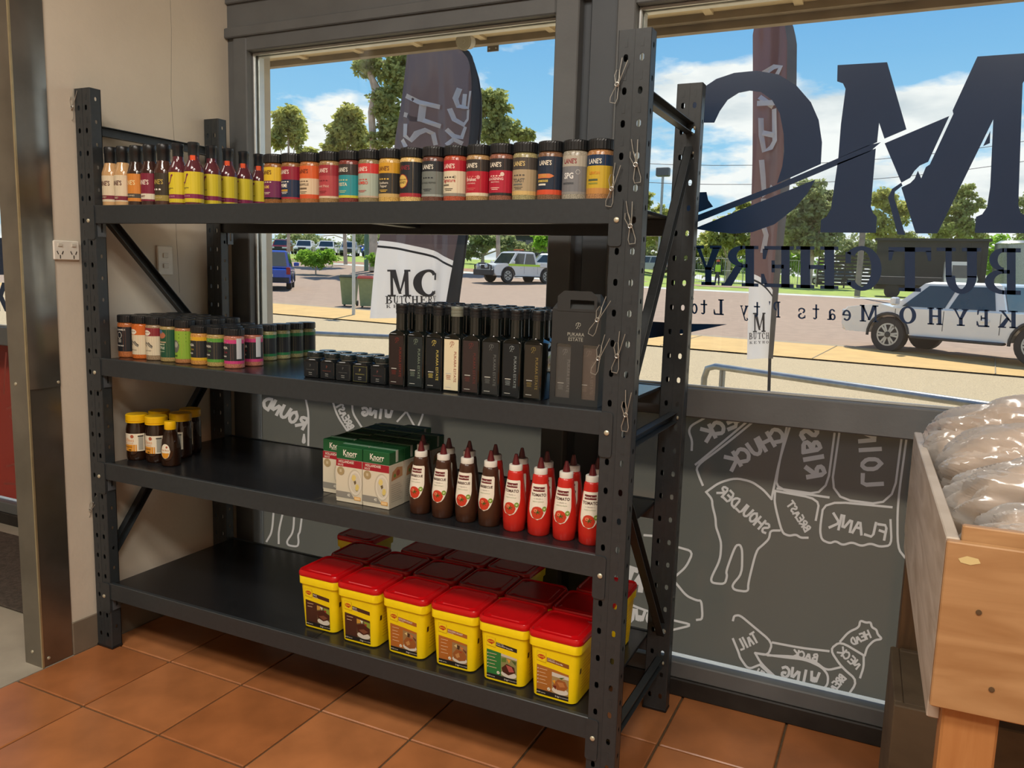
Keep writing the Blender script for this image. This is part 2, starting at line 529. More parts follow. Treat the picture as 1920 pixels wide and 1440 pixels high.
t.links.new(fr.outputs[0], mxs.inputs[0]); t.links.new(tr.outputs[0], mxs.inputs[1]); t.links.new(gl.outputs[0], mxs.inputs[2]); t.links.new(mxs.outputs[0], ou.inputs[0])
def filmmat(name, cf, ct, fac, rough=0.5):
    m = bpy.data.materials.new(name); m.use_nodes = True
    t = m.node_tree; t.nodes.clear()
    d = t.nodes.new('ShaderNodeBsdfDiffuse'); s = t.nodes.new('ShaderNodeBsdfTranslucent'); g = t.nodes.new('ShaderNodeBsdfGlossy')
    co = t.nodes.new('ShaderNodeTexCoord'); no = t.nodes.new('ShaderNodeTexNoise'); no.inputs['Scale'].default_value = 2.5
    t.links.new(co.outputs['Object'], no.inputs['Vector'])
    mr = t.nodes.new('ShaderNodeMapRange'); mr.inputs[3].default_value = fac - 0.03; mr.inputs[4].default_value = fac + 0.03
    t.links.new(no.outputs[0], mr.inputs[0])
    d.inputs[0].default_value = tuple(cf) + (1,); s.inputs[0].default_value = tuple(ct) + (1,)
    g.inputs[0].default_value = (1, 1, 1, 1); g.inputs['Roughness'].default_value = 0.12
    a = t.nodes.new('ShaderNodeMixShader'); b = t.nodes.new('ShaderNodeMixShader'); o = t.nodes.new('ShaderNodeOutputMaterial')
    b.inputs[0].default_value = 0.03
    t.links.new(mr.outputs[0], a.inputs[0]); t.links.new(d.outputs[0], a.inputs[1]); t.links.new(s.outputs[0], a.inputs[2])
    t.links.new(a.outputs[0], b.inputs[1]); t.links.new(g.outputs[0], b.inputs[2]); t.links.new(b.outputs[0], o.inputs[0])
    return m
m_film = filmmat('dark_window_film', (0.030, 0.033, 0.036), (0.105, 0.099, 0.084), 0.55)
m_chalk = filmmat('pale_film_line', (0.10, 0.095, 0.095), (0.56, 0.51, 0.48), 0.5)
m_redfilm = filmmat('dark_red_film', (0.05, 0.010, 0.008), (0.22, 0.03, 0.02), 0.5)
m_vinyl = mat('black_vinyl_sky_glare', srgb(20, 48, 82), 0.25, spec=0.5, nscale=3, namt=0.06)  # black vinyl; the blue is sky glare put into the base colour
YG = 0.752
def window(n, x0, x1, fl, fr_, film):
    """x0,x1 clear opening; fl, fr_ frame widths"""
    w = thing('window_%d' % n, None, None, (x0, YF, 0), kind='structure')
    def part(name, a, b, m, ch=0.004):
        q = MB(); q.bbox((a[0] - x0, a[1] - YF, a[2]), (b[0] - x0, b[1] - YF, b[2]), m, ch); return q.build(name, w)
    part('jamb', (x0 - fl, YF, 0.06), (x0, .80, 2.34), m_tim)
    part('jamb', (x1, YF, 0.06), (x1 + fr_, .80, 2.34), m_tim)
    part('head', (x0, YF, ZT), (x1, .80, 2.34), m_tim)
    part('mid_rail', (x0, YF, ZR0), (x1, .80, ZR1), m_tim)
    part('bottom_rail', (x0, YF, 0.06), (x1, .80, ZB), m_tim)
    part('bead', (x0, .735, ZR1), (x0 + .010, .748, ZT), m_alu, .002)
    part('bead', (x1 - .010, .735, ZR1), (x1, .748, ZT), m_alu, .002)
    part('bead', (x0 + .010, .735, ZT - .010), (x1 - .010, .748, ZT), m_alu, .002)
    part('bead', (x0 + .010, .735, ZR1), (x1 - .010, .748, ZR1 + .008), m_alu, .002)
    part('outer_bead', (x0, .758, ZR1), (x0 + .014, .79, ZT), m_alu, .002)
    part('outer_bead', (x0 + .014, .758, ZT - .012), (x1, .79, ZT), m_alu, .002)
    part('upper_pane', (x0, YG, ZR1), (x1, YG + .004, ZT), m_glass, .0005)
    part('lower_pane', (x0, YG, ZB), (x1, YG + .004, ZR0), m_glass, .0005)
    return w, film
def film_sheet(n, w, x0, x1, film, quads, lm):
    """one sheet of film cut along the drawn lines: film between the lines, pale print inside them"""
    vs = [Vector((.012, ZB + .010)), Vector((x1 - x0 - .006, ZB + .010)), Vector((x1 - x0 - .006, ZR0)), Vector((.012, ZR0))]
    fs = [[0, 1, 2, 3]]
    for q in quads:
        for tri in ((q[0], q[1], q[2]), (q[0], q[2], q[3])):
            (ax, ay), (bx, by), (cx, cy) = tri
            ar = (bx - ax) * (cy - ay) - (by - ay) * (cx - ax)
            if abs(ar) < 1e-9:
                continue
            k = len(vs)
            vs += [Vector(p) for p in (tri if ar > 0 else tri[::-1])]
            fs.append([k, k + 1, k + 2])
    ov, oe, of, ove, oee, ofo = delaunay_2d_cdt(vs, [], fs, 0, 1e-6, True)
    A, B = [], []
    X0, X1, Z0_, Z1_ = .012, x1 - x0 - .006, ZB + .010, ZR0
    grid = {}
    for q in quads:
        xs = [p[0] for p in q]; zs = [p[1] for p in q]
        for gx in range(int(min(xs) / .05) - 1, int(max(xs) / .05) + 2):
            for gy in range(int(min(zs) / .05) - 1, int(max(zs) / .05) + 2):
                grid.setdefault((gx, gy), []).append(q)
    def sd_(p, a, b):
        return (b[0] - a[0]) * (p[1] - a[1]) - (b[1] - a[1]) * (p[0] - a[0])
    def intri(p, a, b, c):
        s1, s2, s3 = sd_(p, a, b), sd_(p, b, c), sd_(p, c, a)
        return (s1 >= 0 and s2 >= 0 and s3 >= 0) or (s1 <= 0 and s2 <= 0 and s3 <= 0)
    for f in of:
        cx = sum(ov[i].x for i in f) / 3; cy = sum(ov[i].y for i in f) / 3
        if not (X0 < cx < X1 and Z0_ < cy < Z1_):
            continue
        p = (cx, cy)
        hit = any(intri(p, q[0], q[1], q[2]) or intri(p, q[0], q[2], q[3]) for q in grid.get((int(cx / .05), int(cy / .05)), []))
        (B if hit else A).append(tuple(f))
    V3 = [(p.x, YG - .002 - YF, p.y) for p in ov]
    for nm, F, m in (('film', A, film), ('line_art', B, lm)):
        used = sorted({i for f in F for i in f}); mp = {a: i for i, a in enumerate(used)}
        b = MB(); b.add([V3[i] for i in used], [tuple(mp[i] for i in f) for f in F], m)
        o = b.build(nm, w)
        if nm == 'film':
            o['label'] = 'dark translucent film with chalk-style meat cuts' if n in (1, 2, 4) else 'dark red printed film'
        else:
            o['kind'] = 'stuff'; o['label'] = 'pale hand-drawn lines and reversed words'
w1, f1 = window(1, 0.049, 1.412, 0.071, 0.085, m_film)
w2, f2 = window(2, 1.690, 4.60, 0.062, 0.10, m_film)
w3, f3 = window(3, -2.60, -0.42, 0.10, 0.27, m_redfilm)
w4, f4 = window(4, 4.80, 5.90, 0.10, 0.10, m_film)
q = MB(); q.bbox((XW, YF - .010, 0), (XR, YF + .08, 0.062), m_plinth, 0.004); struct(q, 'trim_4')
q = MB(); q.bbox((-3.2, YF - .010, 0), (-.15, YF + .08, 0.062), m_plinth, 0.004); struct(q, 'trim_5')
q = MB(); q.box((-3.2, YF, 0.06), (-2.70, .80, 2.34), m_tim); struct(q, 'wall_entry_front')
# lobby lettering on the entry pane and red line art
# ---- chalk drawings on the film (reversed writing as seen from inside)
STROKE = {
 'A': [[(0, 0), (.5, 1), (1, 0)], [(.2, .4), (.8, .4)]], 'B': [[(0, 0), (0, 1), (.7, .9), (.75, .65), (.1, .52), (.9, .35), (.85, .08), (0, 0)]],
 'C': [[(1, .85), (.6, 1), (.15, .75), (.05, .35), (.4, 0), (1, .15)]], 'D': [[(0, 0), (.05, 1), (.7, .85), (1, .45), (.6, .05), (0, 0)]],
 'E': [[(.9, 1), (.05, .95), (0, 0), (.95, .05)], [(0, .5), (.7, .52)]], 'F': [[(0, 0), (.05, 1), (1, .95)], [(0, .5), (.7, .55)]],
 'G': [[(1, .85), (.6, 1), (.1, .75), (.05, .3), (.5, 0), (.95, .2), (.95, .45), (.55, .45)]], 'H': [[(0, 0), (0, 1)], [(1, 0), (1, 1)], [(0, .5), (1, .55)]],
 'I': [[(.5, 0), (.5, 1)]], 'J': [[(.9, 1), (.9, .25), (.5, 0), (.1, .2)]], 'K': [[(0, 0), (0, 1)], [(.9, 1), (.05, .45), (1, 0)]], 'L': [[(0, 1), (0, 0), (.9, .05)]],
 'N': [[(0, 0), (.05, 1), (.9, 0), (1, 1)]], 'O': [[(.5, 1), (.05, .7), (.1, .2), (.5, 0), (.95, .3), (.9, .8), (.5, 1)]],
 'P': [[(0, 0), (0, 1), (.8, .9), (.8, .55), (0, .45)]], 'R': [[(0, 0), (0, 1), (.8, .9), (.8, .6), (.05, .5), (.95, 0)]],
 'S': [[(.95, .85), (.5, 1), (.1, .75), (.85, .35), (.55, 0), (.05, .12)]], 'T': [[(0, 1), (1, .97)], [(.5, 1), (.45, 0)]],
 'U': [[(0, 1), (.1, .2), (.5, 0), (.9, .25), (1, 1)]], 'W': [[(0, 1), (.25, 0), (.5, .7), (.75, 0), (1, 1)]]}
def ribq(pts, w, fn):
    pts = [Vector((p[0], p[1])) for p in pts]; out = []; n = len(pts); e = []
    for i in range(n):
        t = pts[min(i + 1, n - 1)] - pts[max(i - 1, 0)]
        if t.length < 1e-9:
            t = Vector((1, 0))
        t.normalize(); nn = Vector((-t.y, t.x)) * (w / 2); q = t * (w * .4) * (-1 if i == 0 else (1 if i == n - 1 else 0))
        e.append((pts[i] + nn + q, pts[i] - nn + q))
    for i in range(n - 1):
        out.append([fn(*e[i][0]), fn(*e[i][1]), fn(*e[i + 1][1]), fn(*e[i + 1][0])])
    return out
def chaikin(pts, it):
    pts = [Vector((p[0], p[1])) for p in pts]
    for _ in range(it):
        if len(pts) < 3:
            return pts
        q = [pts[0]]
        for a, b in zip(pts, pts[1:]):
            q += [a.lerp(b, .2), a.lerp(b, .8)]
        pts = q + [pts[-1]]
    return pts
def film_art(x0, mapf, lines, texts, parent, m, wpx):
    quads = []; Y = YG - .002
    def to(u, v):
        p = onY(*mapf(u, v), Y); return (p.x - x0, p.z)
    for ln in lines:
        quads += ribq(chaikin(ln, 2), wpx, to)
    for st, a, e, h, w in texts:
        A, E_ = Vector(a), Vector(e); d = (E_ - A); L = d.length; d.normalize(); up = Vector((-d.y, d.x)) * h
        n = len(st); cw = L / n
        for i, ch in enumerate(st):
            for pl in STROKE.get(ch, []):
                quads += ribq(chaikin([A + d * (cw * (i + .08 + .78 * x)) + up * z for x, z in pl], 1), w, to)
    return quads
mapF = lambda u, v: (1160 + .4375 * u, 730 + .4375 * v)
Q2 = film_art(1.690, mapF, [
 [(600, 120), (440, 250), (330, 330), (345, 375), (360, 410)], [(560, 130), (430, 240), (330, 322)], [(313, 260), (315, 220), (300, 180), (310, 155), (365, 125)],
 [(740, 140), (690, 300), (655, 470)], [(725, 140), (685, 330), (672, 430), (900, 463)], [(945, 190), (905, 465), (1175, 500), (1215, 190)], [(925, 190), (890, 455), (680, 425)],
 [(1235, 200), (1195, 490), (1195, 680), (1230, 725)], [(1170, 505), (880, 477), (862, 600), (870, 645), (905, 660), (930, 650), (960, 668), (1000, 655), (1040, 672), (1080, 660), (1120, 675), (1170, 668), (1165, 560)],
 [(670, 440), (668, 490), (700, 615), (730, 628), (760, 622), (780, 636), (810, 636)], [(670, 435), (862, 470), (845, 560)],
 [(375, 440), (430, 400), (500, 380), (570, 395), (620, 430), (655, 470)],
 [(375, 440), (400, 470), (402, 500), (415, 550), (417, 590), (428, 620), (440, 660), (435, 730), (395, 810), (400, 830), (455, 835), (465, 800), (460, 780), (500, 670), (520, 665), (530, 690), (528, 790), (485, 840), (495, 860), (555, 868), (555, 830), (590, 690), (620, 665), (645, 640), (650, 605), (690, 605)],
 [(490, 990), (495, 970), (520, 968), (570, 1010), (660, 1085), (640, 1140), (585, 1130)], [(490, 1070), (515, 1130), (520, 1150), (555, 1200), (605, 1180)], [(660, 1085), (780, 1108), (900, 1122)],
 [(640, 1140), (760, 1145), (840, 1165), (890, 1205), (955, 1190)], [(585, 1130), (610, 1175), (690, 1250), (760, 1292), (850, 1300), (895, 1270), (898, 1225), (870, 1190), (800, 1158), (700, 1147), (585, 1130)],
 [(610, 1185), (700, 1268)], [(1050, 1140), (950, 1080), (905, 1115), (955, 1190), (1025, 1250), (970, 1330)], [(1050, 1140), (1050, 1190), (1035, 1235)],
 [(950, 1080), (985, 1040), (1030, 1020), (1035, 990), (1060, 1000), (1080, 998), (1085, 1020), (1105, 1030), (1110, 1050), (1130, 1070), (1095, 1075), (1065, 1105), (1055, 1140)],
 [(250, 675), (320, 695), (290, 760), (245, 800)], [(245, 830), (290, 885), (335, 905), (355, 905), (360, 985), (335, 988)], [(235, 1030), (320, 1010), (235, 990)], [(20, 910), (120, 950), (210, 975)], [(110, 625), (190, 632)]],
 [('SHOULDER', (628, 622), (418, 440), 44, 10), ('BREAST', (800, 612), (718, 490), 30, 8), ('FLANK', (1142, 645), (897, 590), 62, 11), ('RIBS', (812, 380), (775, 165), 75, 20), ('LOIN', (1045, 415), (1030, 165), 85, 18),
  ('CHUCK', (720, 210), (478, 350), 62, 17), ('NECK', (560, 130), (370, 225), 55, 17), ('TAIL', (600, 1080), (522, 1120), 45, 9), ('BACK', (850, 1165), (742, 1145), 30, 8), ('WING', (853, 1265), (690, 1232), 48, 12),
  ('HEAD', (1082, 1062), (1000, 1098), 32, 8), ('NECK', (1020, 1200), (935, 1125), 32, 8), ('BREAST', (975, 1240), (902, 1325), 34, 8), ('HIGH', (650, 1258), (585, 1222), 28, 8), ('JOWL', (205, 1015), (15, 990), 52, 13), ('FAT', (140, 880), (10, 830), 75, 22)],
 w2, m_chalk, 9.5)
mapL = lambda u, v: (400 + .25 * u, 700 + .25 * v)
Q1 = film_art(0.049, mapL, [
 [(690, 180), (715, 300), (712, 540)], [(885, 180), (930, 320), (1010, 440)], [(1040, 210), (1045, 300), (1110, 400)], [(1480, 250), (1380, 360)], [(1450, 290), (1510, 400)], [(1580, 270), (1565, 330), (1535, 400)],
 [(455, 1000), (440, 1190), (400, 1260)], [(530, 1010), (490, 1180), (490, 1275)], [(608, 1020), (600, 1190), (550, 1260), (560, 1290), (630, 1300), (640, 1270), (635, 1210), (650, 1190), (668, 1040)], [(1285, 1150), (1300, 1260), (1305, 1380)],
 [(680, 460), (668, 520), (688, 520), (680, 460)]],
 [('ROUND', (675, 420), (350, 240), 85, 24), ('WING', (1335, 345), (1105, 315), 62, 20), ('BREAST', (1015, 425), (915, 235), 48, 14)], w1, m_chalk, 14)
film_sheet(2, w2, 1.690, 4.60, m_film, Q2, m_chalk)
film_sheet(1, w1, 0.049, 1.412, m_film, Q1, m_chalk)
film_sheet(4, w4, 4.80, 5.90, m_film, ribq([(.2, .4), (.5, .6), (.9, .5)], .02, lambda x, z: (x, z)), m_chalk)
Q3 = []
for pts in ([(-1.75, .30), (-1.62, .34), (-1.60, .52), (-1.70, .58)], [(-1.72, .62), (-1.60, .66), (-1.58, .80)], [(-1.78, .20), (-1.6, .22)], [(-1.74, .70), (-1.70, .92)]):
    Q3 += ribq(pts, .012, lambda x, z: (x + 2.60, z))
film_sheet(3, w3, -2.60, -0.42, m_redfilm, Q3, mat('red_film_line', srgb(150, 70, 60), .6, nscale=20, namt=.1))
b = MB(); b.prism([(-1.77, 1.14), (-1.73, 1.14), (-1.73, 1.20), (-1.69, 1.14), (-1.65, 1.14), (-1.70, 1.22), (-1.66, 1.29), (-1.70, 1.29), (-1.73, 1.24), (-1.73, 1.29), (-1.77, 1.29)], m_vinyl, 'y', YG - .002 - YF, YG - .001 - YF, Matrix.Translation((2.60, 0, 0)))
b.prism([(-1.72, 1.33), (-1.66, 1.33), (-1.66, 1.52), (-1.72, 1.52)], m_vinyl, 'y', YG - .002 - YF, YG - .001 - YF, Matrix.Translation((2.60, 0, 0)))
b.build('vinyl_lettering', w3)
# ---- vinyl shop lettering on the big pane (reads reversed from inside)
VL = thing('shop_window_lettering', 'large black reversed vinyl shop lettering on the right window pane', 'lettering', (2.3, YG - .002, 1.06))
def vprism(polys, mp, name, label=None):
    b = MB()
    for pl in polys:
        P = []
        for p in pl:
            q = onY(*mp(*p), YG - .002); P.append((q.x - 2.3, q.z - 1.06))
        b.prism(P, m_vinyl, 'y', -.0004, .0006)
    o = b.build(name, VL)
    if label:
        o['label'] = label
mA = lambda a, b: (1160 + a * .41667, b * .41667)
mB_ = lambda a, b: (1660 + a / 3, b / 3)
vprism([[(985, 293), (1208, 280), (1295, 582), (1196, 624), (1172, 553), (1163, 640), (988, 713), (1000, 560), (1021, 400), (1009, 375), (983, 366)],
        [(985, 735), (1157, 668), (1135, 930), (1145, 960), (1162, 975), (1158, 1048), (908, 1046), (910, 990), (935, 975), (955, 940)],
        [(1197, 645), (1488, 522), (1393, 728), (1355, 745), (1330, 770), (1312, 800), (1272, 822)],
        [(1272, 822), (1230, 850), (1212, 890), (1255, 1055), (1290, 1057), (1240, 890), (1243, 862), (1277, 835)]], mA, 'letter_m')
vprism([[(518, 318), (790, 299), (790, 440), (772, 470), (748, 1150), (760, 1195), (790, 1215), (790, 1312), (503, 1310), (510, 1220), (545, 1205), (572, 1165), (590, 1050), (607, 672), (293, 1313), (170, 1313), (90, 1055), (140, 1030), (165, 1005), (183, 960), (202, 1003), (228, 940), (250, 925), (383, 640), (378, 622)],
        [(591, 735), (550, 822), (588, 805)]], mB_, 'letter_m')
vprism([[(300, 552), (300, 460), (380, 395), (440, 355), (520, 328), (620, 318), (720, 335), (800, 385), (865, 460), (900, 540), (915, 640), (910, 738), (712, 826), (736, 750), (745, 680), (742, 600), (725, 510), (690, 450), (640, 414), (590, 408), (540, 418), (490, 450), (455, 500), (430, 552)],
        [(280, 868), (395, 864), (403, 900), (425, 930), (280, 985)],
        [(280, 1020), (355, 1022), (885, 808), (850, 870), (790, 940), (700, 1010), (600, 1045), (520, 1052), (430, 1043)]], mA, 'letter_c')
vprism([[(280, 1002), (355, 968), (700, 836), (1120, 655), (1180, 640), (1130, 682), (700, 862), (355, 999)]], mA, 'knife_slash')
vprism([[(1175, 600), (1290, 607), (1364, 608), (1290, 624), (1175, 640)]], lambda a, b: (a, b), 'knife_point')
# serif glyphs, unit boxes
def arc(cx, cy, rx, ry, ix, iy, a0, a1, n=14):
    o = [(cx + rx * math.cos(R_(a0 + (a1 - a0) * i / n)), cy + ry * math.sin(R_(a0 + (a1 - a0) * i / n))) for i in range(n + 1)]
    i_ = [(cx + ix * math.cos(R_(a1 - (a1 - a0) * i / n)), cy + iy * math.sin(R_(a1 - (a1 - a0) * i / n))) for i in range(n + 1)]
    return o + i_
def rc(x0, y0, x1, y1):
    return [(x0, y0), (x1, y0), (x1, y1), (x0, y1)]
SER = {
 'B': [rc(.14, 0, .38, 1), rc(0, 0, .5, .09), rc(0, .91, .5, 1), arc(.46, .745, .40, .255, .17, .165, -90, 90), arc(.46, .27, .52, .27, .27, .18, -90, 90), rc(.3, .45, .5, .53)],
 'U': [rc(.10, .35, .32, 1), rc(0, .92, .43, 1), rc(.66, .35, .80, 1), rc(.57, .92, 1, 1), arc(.45, .38, .35, .40, .135, .29, 180, 360)],
 'T': [rc(.38, 0, .62, 1), rc(.24, 0, .76, .08), rc(0, .9, 1, 1), [(0, .70), (.07, .70), (.13, .92), (0, .92)], [(1, .70), (.93, .70), (.87, .92), (1, .92)]],
 'C': [arc(.52, .5, .52, .52, .25, .42, 42, 318, 24), rc(.80, .62, .94, .88), rc(.80, .10, .90, .22)],
 'H': [rc(.10, 0, .33, 1), rc(0, 0, .43, .08), rc(0, .92, .43, 1), rc(.67, 0, .90, 1), rc(.57, 0, 1, .08), rc(.57, .92, 1, 1), rc(.3, .46, .7, .56)],
 'E': [rc(.12, 0, .38, 1), rc(0, 0, .9, .09), rc(0, .91, .9, 1), [(.95, .68), (.86, .68), (.78, .93), (.95, .93)], [(1, .32), (.91, .32), (.8, .07), (1, .07)], rc(.3, .46, .66, .55), rc(.58, .36, .68, .65)],
 'R': [rc(.12, 0, .36, 1), rc(0, 0, .46, .08), rc(0, .92, .5, 1), arc(.44, .74, .40, .26, .16, .165, -90, 90), rc(.3, .46, .46, .55), [(.42, .5), (.64, .5), (.94, .06), (1.02, .06), (1.02, 0), (.74, 0)]],
 'Y': [rc(.38, 0, .62, .45), rc(.24, 0, .76, .08), [(.05, .95), (.33, .95), (.60, .40), (.40, .38)], [(.95, .95), (.80, .95), (.52, .42), (.60, .38)], rc(0, .92, .44, 1), rc(.66, .92, 1, 1)],
 'K': [rc(.10, 0, .33, 1), rc(0, 0, .43, .08), rc(0, .92, .43, 1), [(.33, .40), (.72, .95), (.88, .95), (.36, .30)], [(.42, .52), (.58, .62), (1, .04), (.72, .04)], rc(.60, 0, 1.02, .07), rc(.58, .93, .96, 1)],
 'O': [arc(.5, .5, .5, .52, .25, .42, 0, 360, 28)],
 'M': [rc(.10, 0, .20, 1), rc(0, 0, .30, .07), rc(0, .93, .28, 1), rc(.75, 0, .92, 1), rc(.66, 0, 1, .07), rc(.74, .93, 1, 1), [(.10, 1), (.32, 1), (.58, .1), (.44, .1)], [(.78, 1), (.92, 1), (.52, .1), (.46, .1)]],
 'L': [rc(.14, 0, .40, 1), rc(0, .92, .54, 1), rc(0, 0, .95, .09), [(1, .34), (.91, .34), (.80, .07), (1, .07)]],
 'P': [rc(.14, 0, .40, 1), rc(0, 0, .54, .08), rc(0, .92, .5, 1), arc(.48, .72, .46, .28, .2, .18, -90, 90)],
 'e': [arc(.5, .33, .48, .34, .24, .24, 0, 320, 20), rc(.2, .31, .95, .39)], 'a': [arc(.36, .2, .36, .21, .15, .13, 0, 360, 18), rc(.55, 0, .8, .5), arc(.42, .46, .38, .22, .16, .14, 0, 160, 12), rc(.7, 0, 1, .07)],
 't': [rc(.3, .1, .56, .92), rc(0, .58, .95, .67), arc(.62, .16, .32, .17, .1, .08, 180, 330, 10)], 's': [arc(.46, .5, .40, .18, .2, .09, 20, 250, 12), arc(.46, .17, .42, .19, .2, .1, -160, 90, 12), rc(.7, .44, .82, .6), rc(.05, .04, .17, .22)],
 'y': [[(.05, .63), (.34, .63), (.66, .06), (.5, 0)], [(.95, .63), (.82, .63), (.30, -.28), (.46, -.28)], rc(0, .60, .42, .67), rc(.68, .60, 1, .67), arc(.22, -.2, .2, .1, .06, .03, 90, 330, 10)],
 'd': [arc(.40, .33, .40, .34, .18, .24, 0, 360, 18), rc(.66, 0, .9, 1), rc(.5, .93, .8, 1), rc(.66, 0, 1.05, .07)], "'": [[(.35, 1), (.65, 1), (.5, .72)]]}
def serif(mb, ch, box, fn):
    """box = 4 corner pixels: right-bottom, left-bottom, right-top, left-top (mirrored)"""
    (xr, yrb, yrt), (xl, ylb, ylt) = box
    for pl in SER[ch]:
        P = []
        for u, v in pl:
            x = xr + (xl - xr) * u
            yb = yrb + (ylb - yrb) * u; yt = yrt + (ylt - yrt) * u
            P.append(fn(x, yb + (yt - yb) * v))
        mb.prism(P, m_vinyl, 'y', -.0004, .0006)
def vfn(x, y):
    q = onY(x, y, YG - .002); return (q.x - 2.3, q.z - 1.06)
def vline(pairs, top, bot, name):
    """top, bot = functions px -> py of the cap line and the base line"""
    for ch, xl, xr in pairs:
        b = MB(); serif(b, ch, ((xr, bot(xr), top(xr)), (xl, bot(xl), top(xl))), vfn)
        b.build('letter', VL)
lin = lambda x0, y0, x1, y1: (lambda x: y0 + (y1 - y0) * (x - x0) / (x1 - x0))
vline([('Y', 1303, 1353), ('R', 1354, 1422), ('E', 1427, 1488), ('H', 1493, 1572), ('C', 1581, 1653), ('T', 1666, 1746), ('U', 1756, 1840), ('B', 1845, 1914)], lin(1303, 460, 1914, 465.5), lin(1303, 534, 1914, 553), 'word_butchery')
vline([('K', 1872, 1908), ('E', 1831, 1855), ('Y', 1787, 1816), ('H', 1739, 1768), ('O', 1686, 1718), ('M', 1612, 1647), ('e', 1579, 1596), ('a', 1551, 1567), ('t', 1523, 1536), ('s', 1494, 1511), ('P', 1449, 1463), ("'", 1438, 1448), ('t', 1413, 1425), ('y', 1388, 1403), ('L', 1338, 1357), ('t', 1313, 1326), ('d', 1293, 1308)], lin(1293, 559, 1908, 583), lin(1293, 588, 1908, 616), 'word_keyho_meats')
# ---- lamps on the ceiling
for i, (lx, ly, en) in enumerate(LAMPS):
    t = thing('ceiling_lamp', 'long white ceiling lamp above the shop floor, %s of five' % ORD[i], 'lamp', (lx, ly, ZC), group='ceiling lamps')
    b = MB(); b.bbox((-.62, -.28, -.025), (.62, .28, 0), m_white, .004); b.build('housing', t)
# ================================================================== RACK
PITCH = 0.075
ZB4 = 0.203
BOLT = [ZB4 + 18 * PITCH, ZB4 + 11 * PITCH, ZB4 + 6 * PITCH, ZB4]       # bolt heights, top shelf first
SH = [z + 0.052 for z in BOLT]                                           # top of each beam / deck
DECK = [z - 0.002 for z in SH]
RH = 1.992
YBK = 0.565                                                              # front face of the back posts
rack = thing('shelving_rack', 'black steel four-tier shelving rack standing in front of the window', 'shelving', (0.95, 0.3, 0))
RO = Vector((0.95, 0.3, 0))
def strip_holes(mb, cols, w0, w1, z0, z1, zs, fn, m, hw=0.0055, hh=0.0085):
    """perforated plate between w0..w1, octagonal slots at columns cols and heights zs"""
    edges = [w0] + [(cols[i] + cols[i + 1]) / 2 for i in range(len(cols) - 1)] + [w1]
    zc = sorted(zs)
    bz = [z0] + [(zc[i] + zc[i + 1]) / 2 for i in range(len(zc) - 1)] + [z1]
    for ci, c in enumerate(cols):
        a, b = edges[ci], edges[ci + 1]
        for k, z in enumerate(zc):
            lo, hi = bz[k], bz[k + 1]
            hole = [(c - hw, z - hh * .5), (c - hw * .5, z - hh), (c + hw * .5, z - hh), (c + hw, z - hh * .5), (c + hw, z + hh * .5), (c + hw * .5, z + hh), (c - hw * .5, z + hh), (c - hw, z + hh * .5)]
            outer = [(a, z - hh * .5), (a, lo), (b, lo), (b, z - hh * .5), (b, z + hh * .5), (b, hi), (a, hi), (a, z + hh * .5)]
            vs = [fn(*p) for p in hole] + [fn(*p) for p in outer]
            fs = [(i, (i + 1) % 8, 8 + (i + 1) % 8, 8 + i) for i in range(8)]
            mb.add(vs, fs, m)
zs_front = [ZB4 + PITCH * k for k in range(-2, 24)]
zs_front = [z for z in zs_front if 0.03 < z < RH - 0.03]
zs_side = [z + 0.03 for z in zs_front if z + .03 < RH - .02]
def post(x0, x1, y0, side, back=False):
    """side=+1: extra lip towards +x"""
    b = MB(); w = x1 - x0; dp = 0.042; t = 0.0022
    c1 = x0 + 0.021; c2 = x1 - 0.021
    zz = zs_front
    # front web, two skins
    for yy in (y0, y0 + t):
        strip_holes(b, [c1, c2], x0 + .003, x1 - .003, 0, RH, zz, lambda u, z, yy=yy: (u - RO.x, yy - RO.y, z), m_rack)
    # centre groove line
    b.box((x0 + w / 2 - .0012 - RO.x, y0 - .0008 - RO.y, 0), (x0 + w / 2 + .0012 - RO.x, y0 - RO.y, RH), m_rack)
    # flanges
    for xx in (x0, x0 + t, x1 - t, x1):
        strip_holes(b, [y0 + .022], y0 + .003, y0 + dp, 0, RH, zs_side, lambda u, z, xx=xx: (xx - RO.x, u - RO.y, z), m_rack, .0045, .0065)
    # rounded corners
    for xx, s in ((x0, 1), (x1, -1)):
        b.prism([(xx - RO.x, y0 + .0032 - RO.y), (xx + s * .001 - RO.x, y0 + .001 - RO.y), (xx + s * .0032 - RO.x, y0 - RO.y), (xx + s * .0032 - RO.x, y0 + t - RO.y), (xx + s * t - RO.x, y0 + .0032 - RO.y)], m_rack, 'z', 0, RH)
        # return lips at the back of the section
        b.box((min(xx, xx + s * .014) - RO.x, y0 + dp - t - RO.y, 0), (max(xx, xx + s * .014) - RO.x, y0 + dp - RO.y, RH), m_rack)
    # stamped key slots between the holes
    for z in zz:
        for c in (c1, c2):
            b.box((c - .004 - RO.x, y0 - .0006 - RO.y, z + .024), (c + .004 - RO.x, y0 - .0001 - RO.y, z + .044), m_rack)
    o = b.build('upright_post', rack)
    f = MB(); f.bbox((x0 - .002 - RO.x, y0 - .002 - RO.y, 0.0), (x1 + .002 - RO.x, y0 + dp + .002 - RO.y, .010), m_blackcap, .002); f.build('foot_cap', rack)
    return o
PL0, PL1, PR0, PR1 = -0.051, 0.027, 1.8785, 1.9595
post(PL0, PL1, 0.0, 1); post(PR0, PR1, 0.0, -1)
post(PL0, PL1, YBK, 1); post(PR0 - .004, PR1 - .008, YBK, -1)
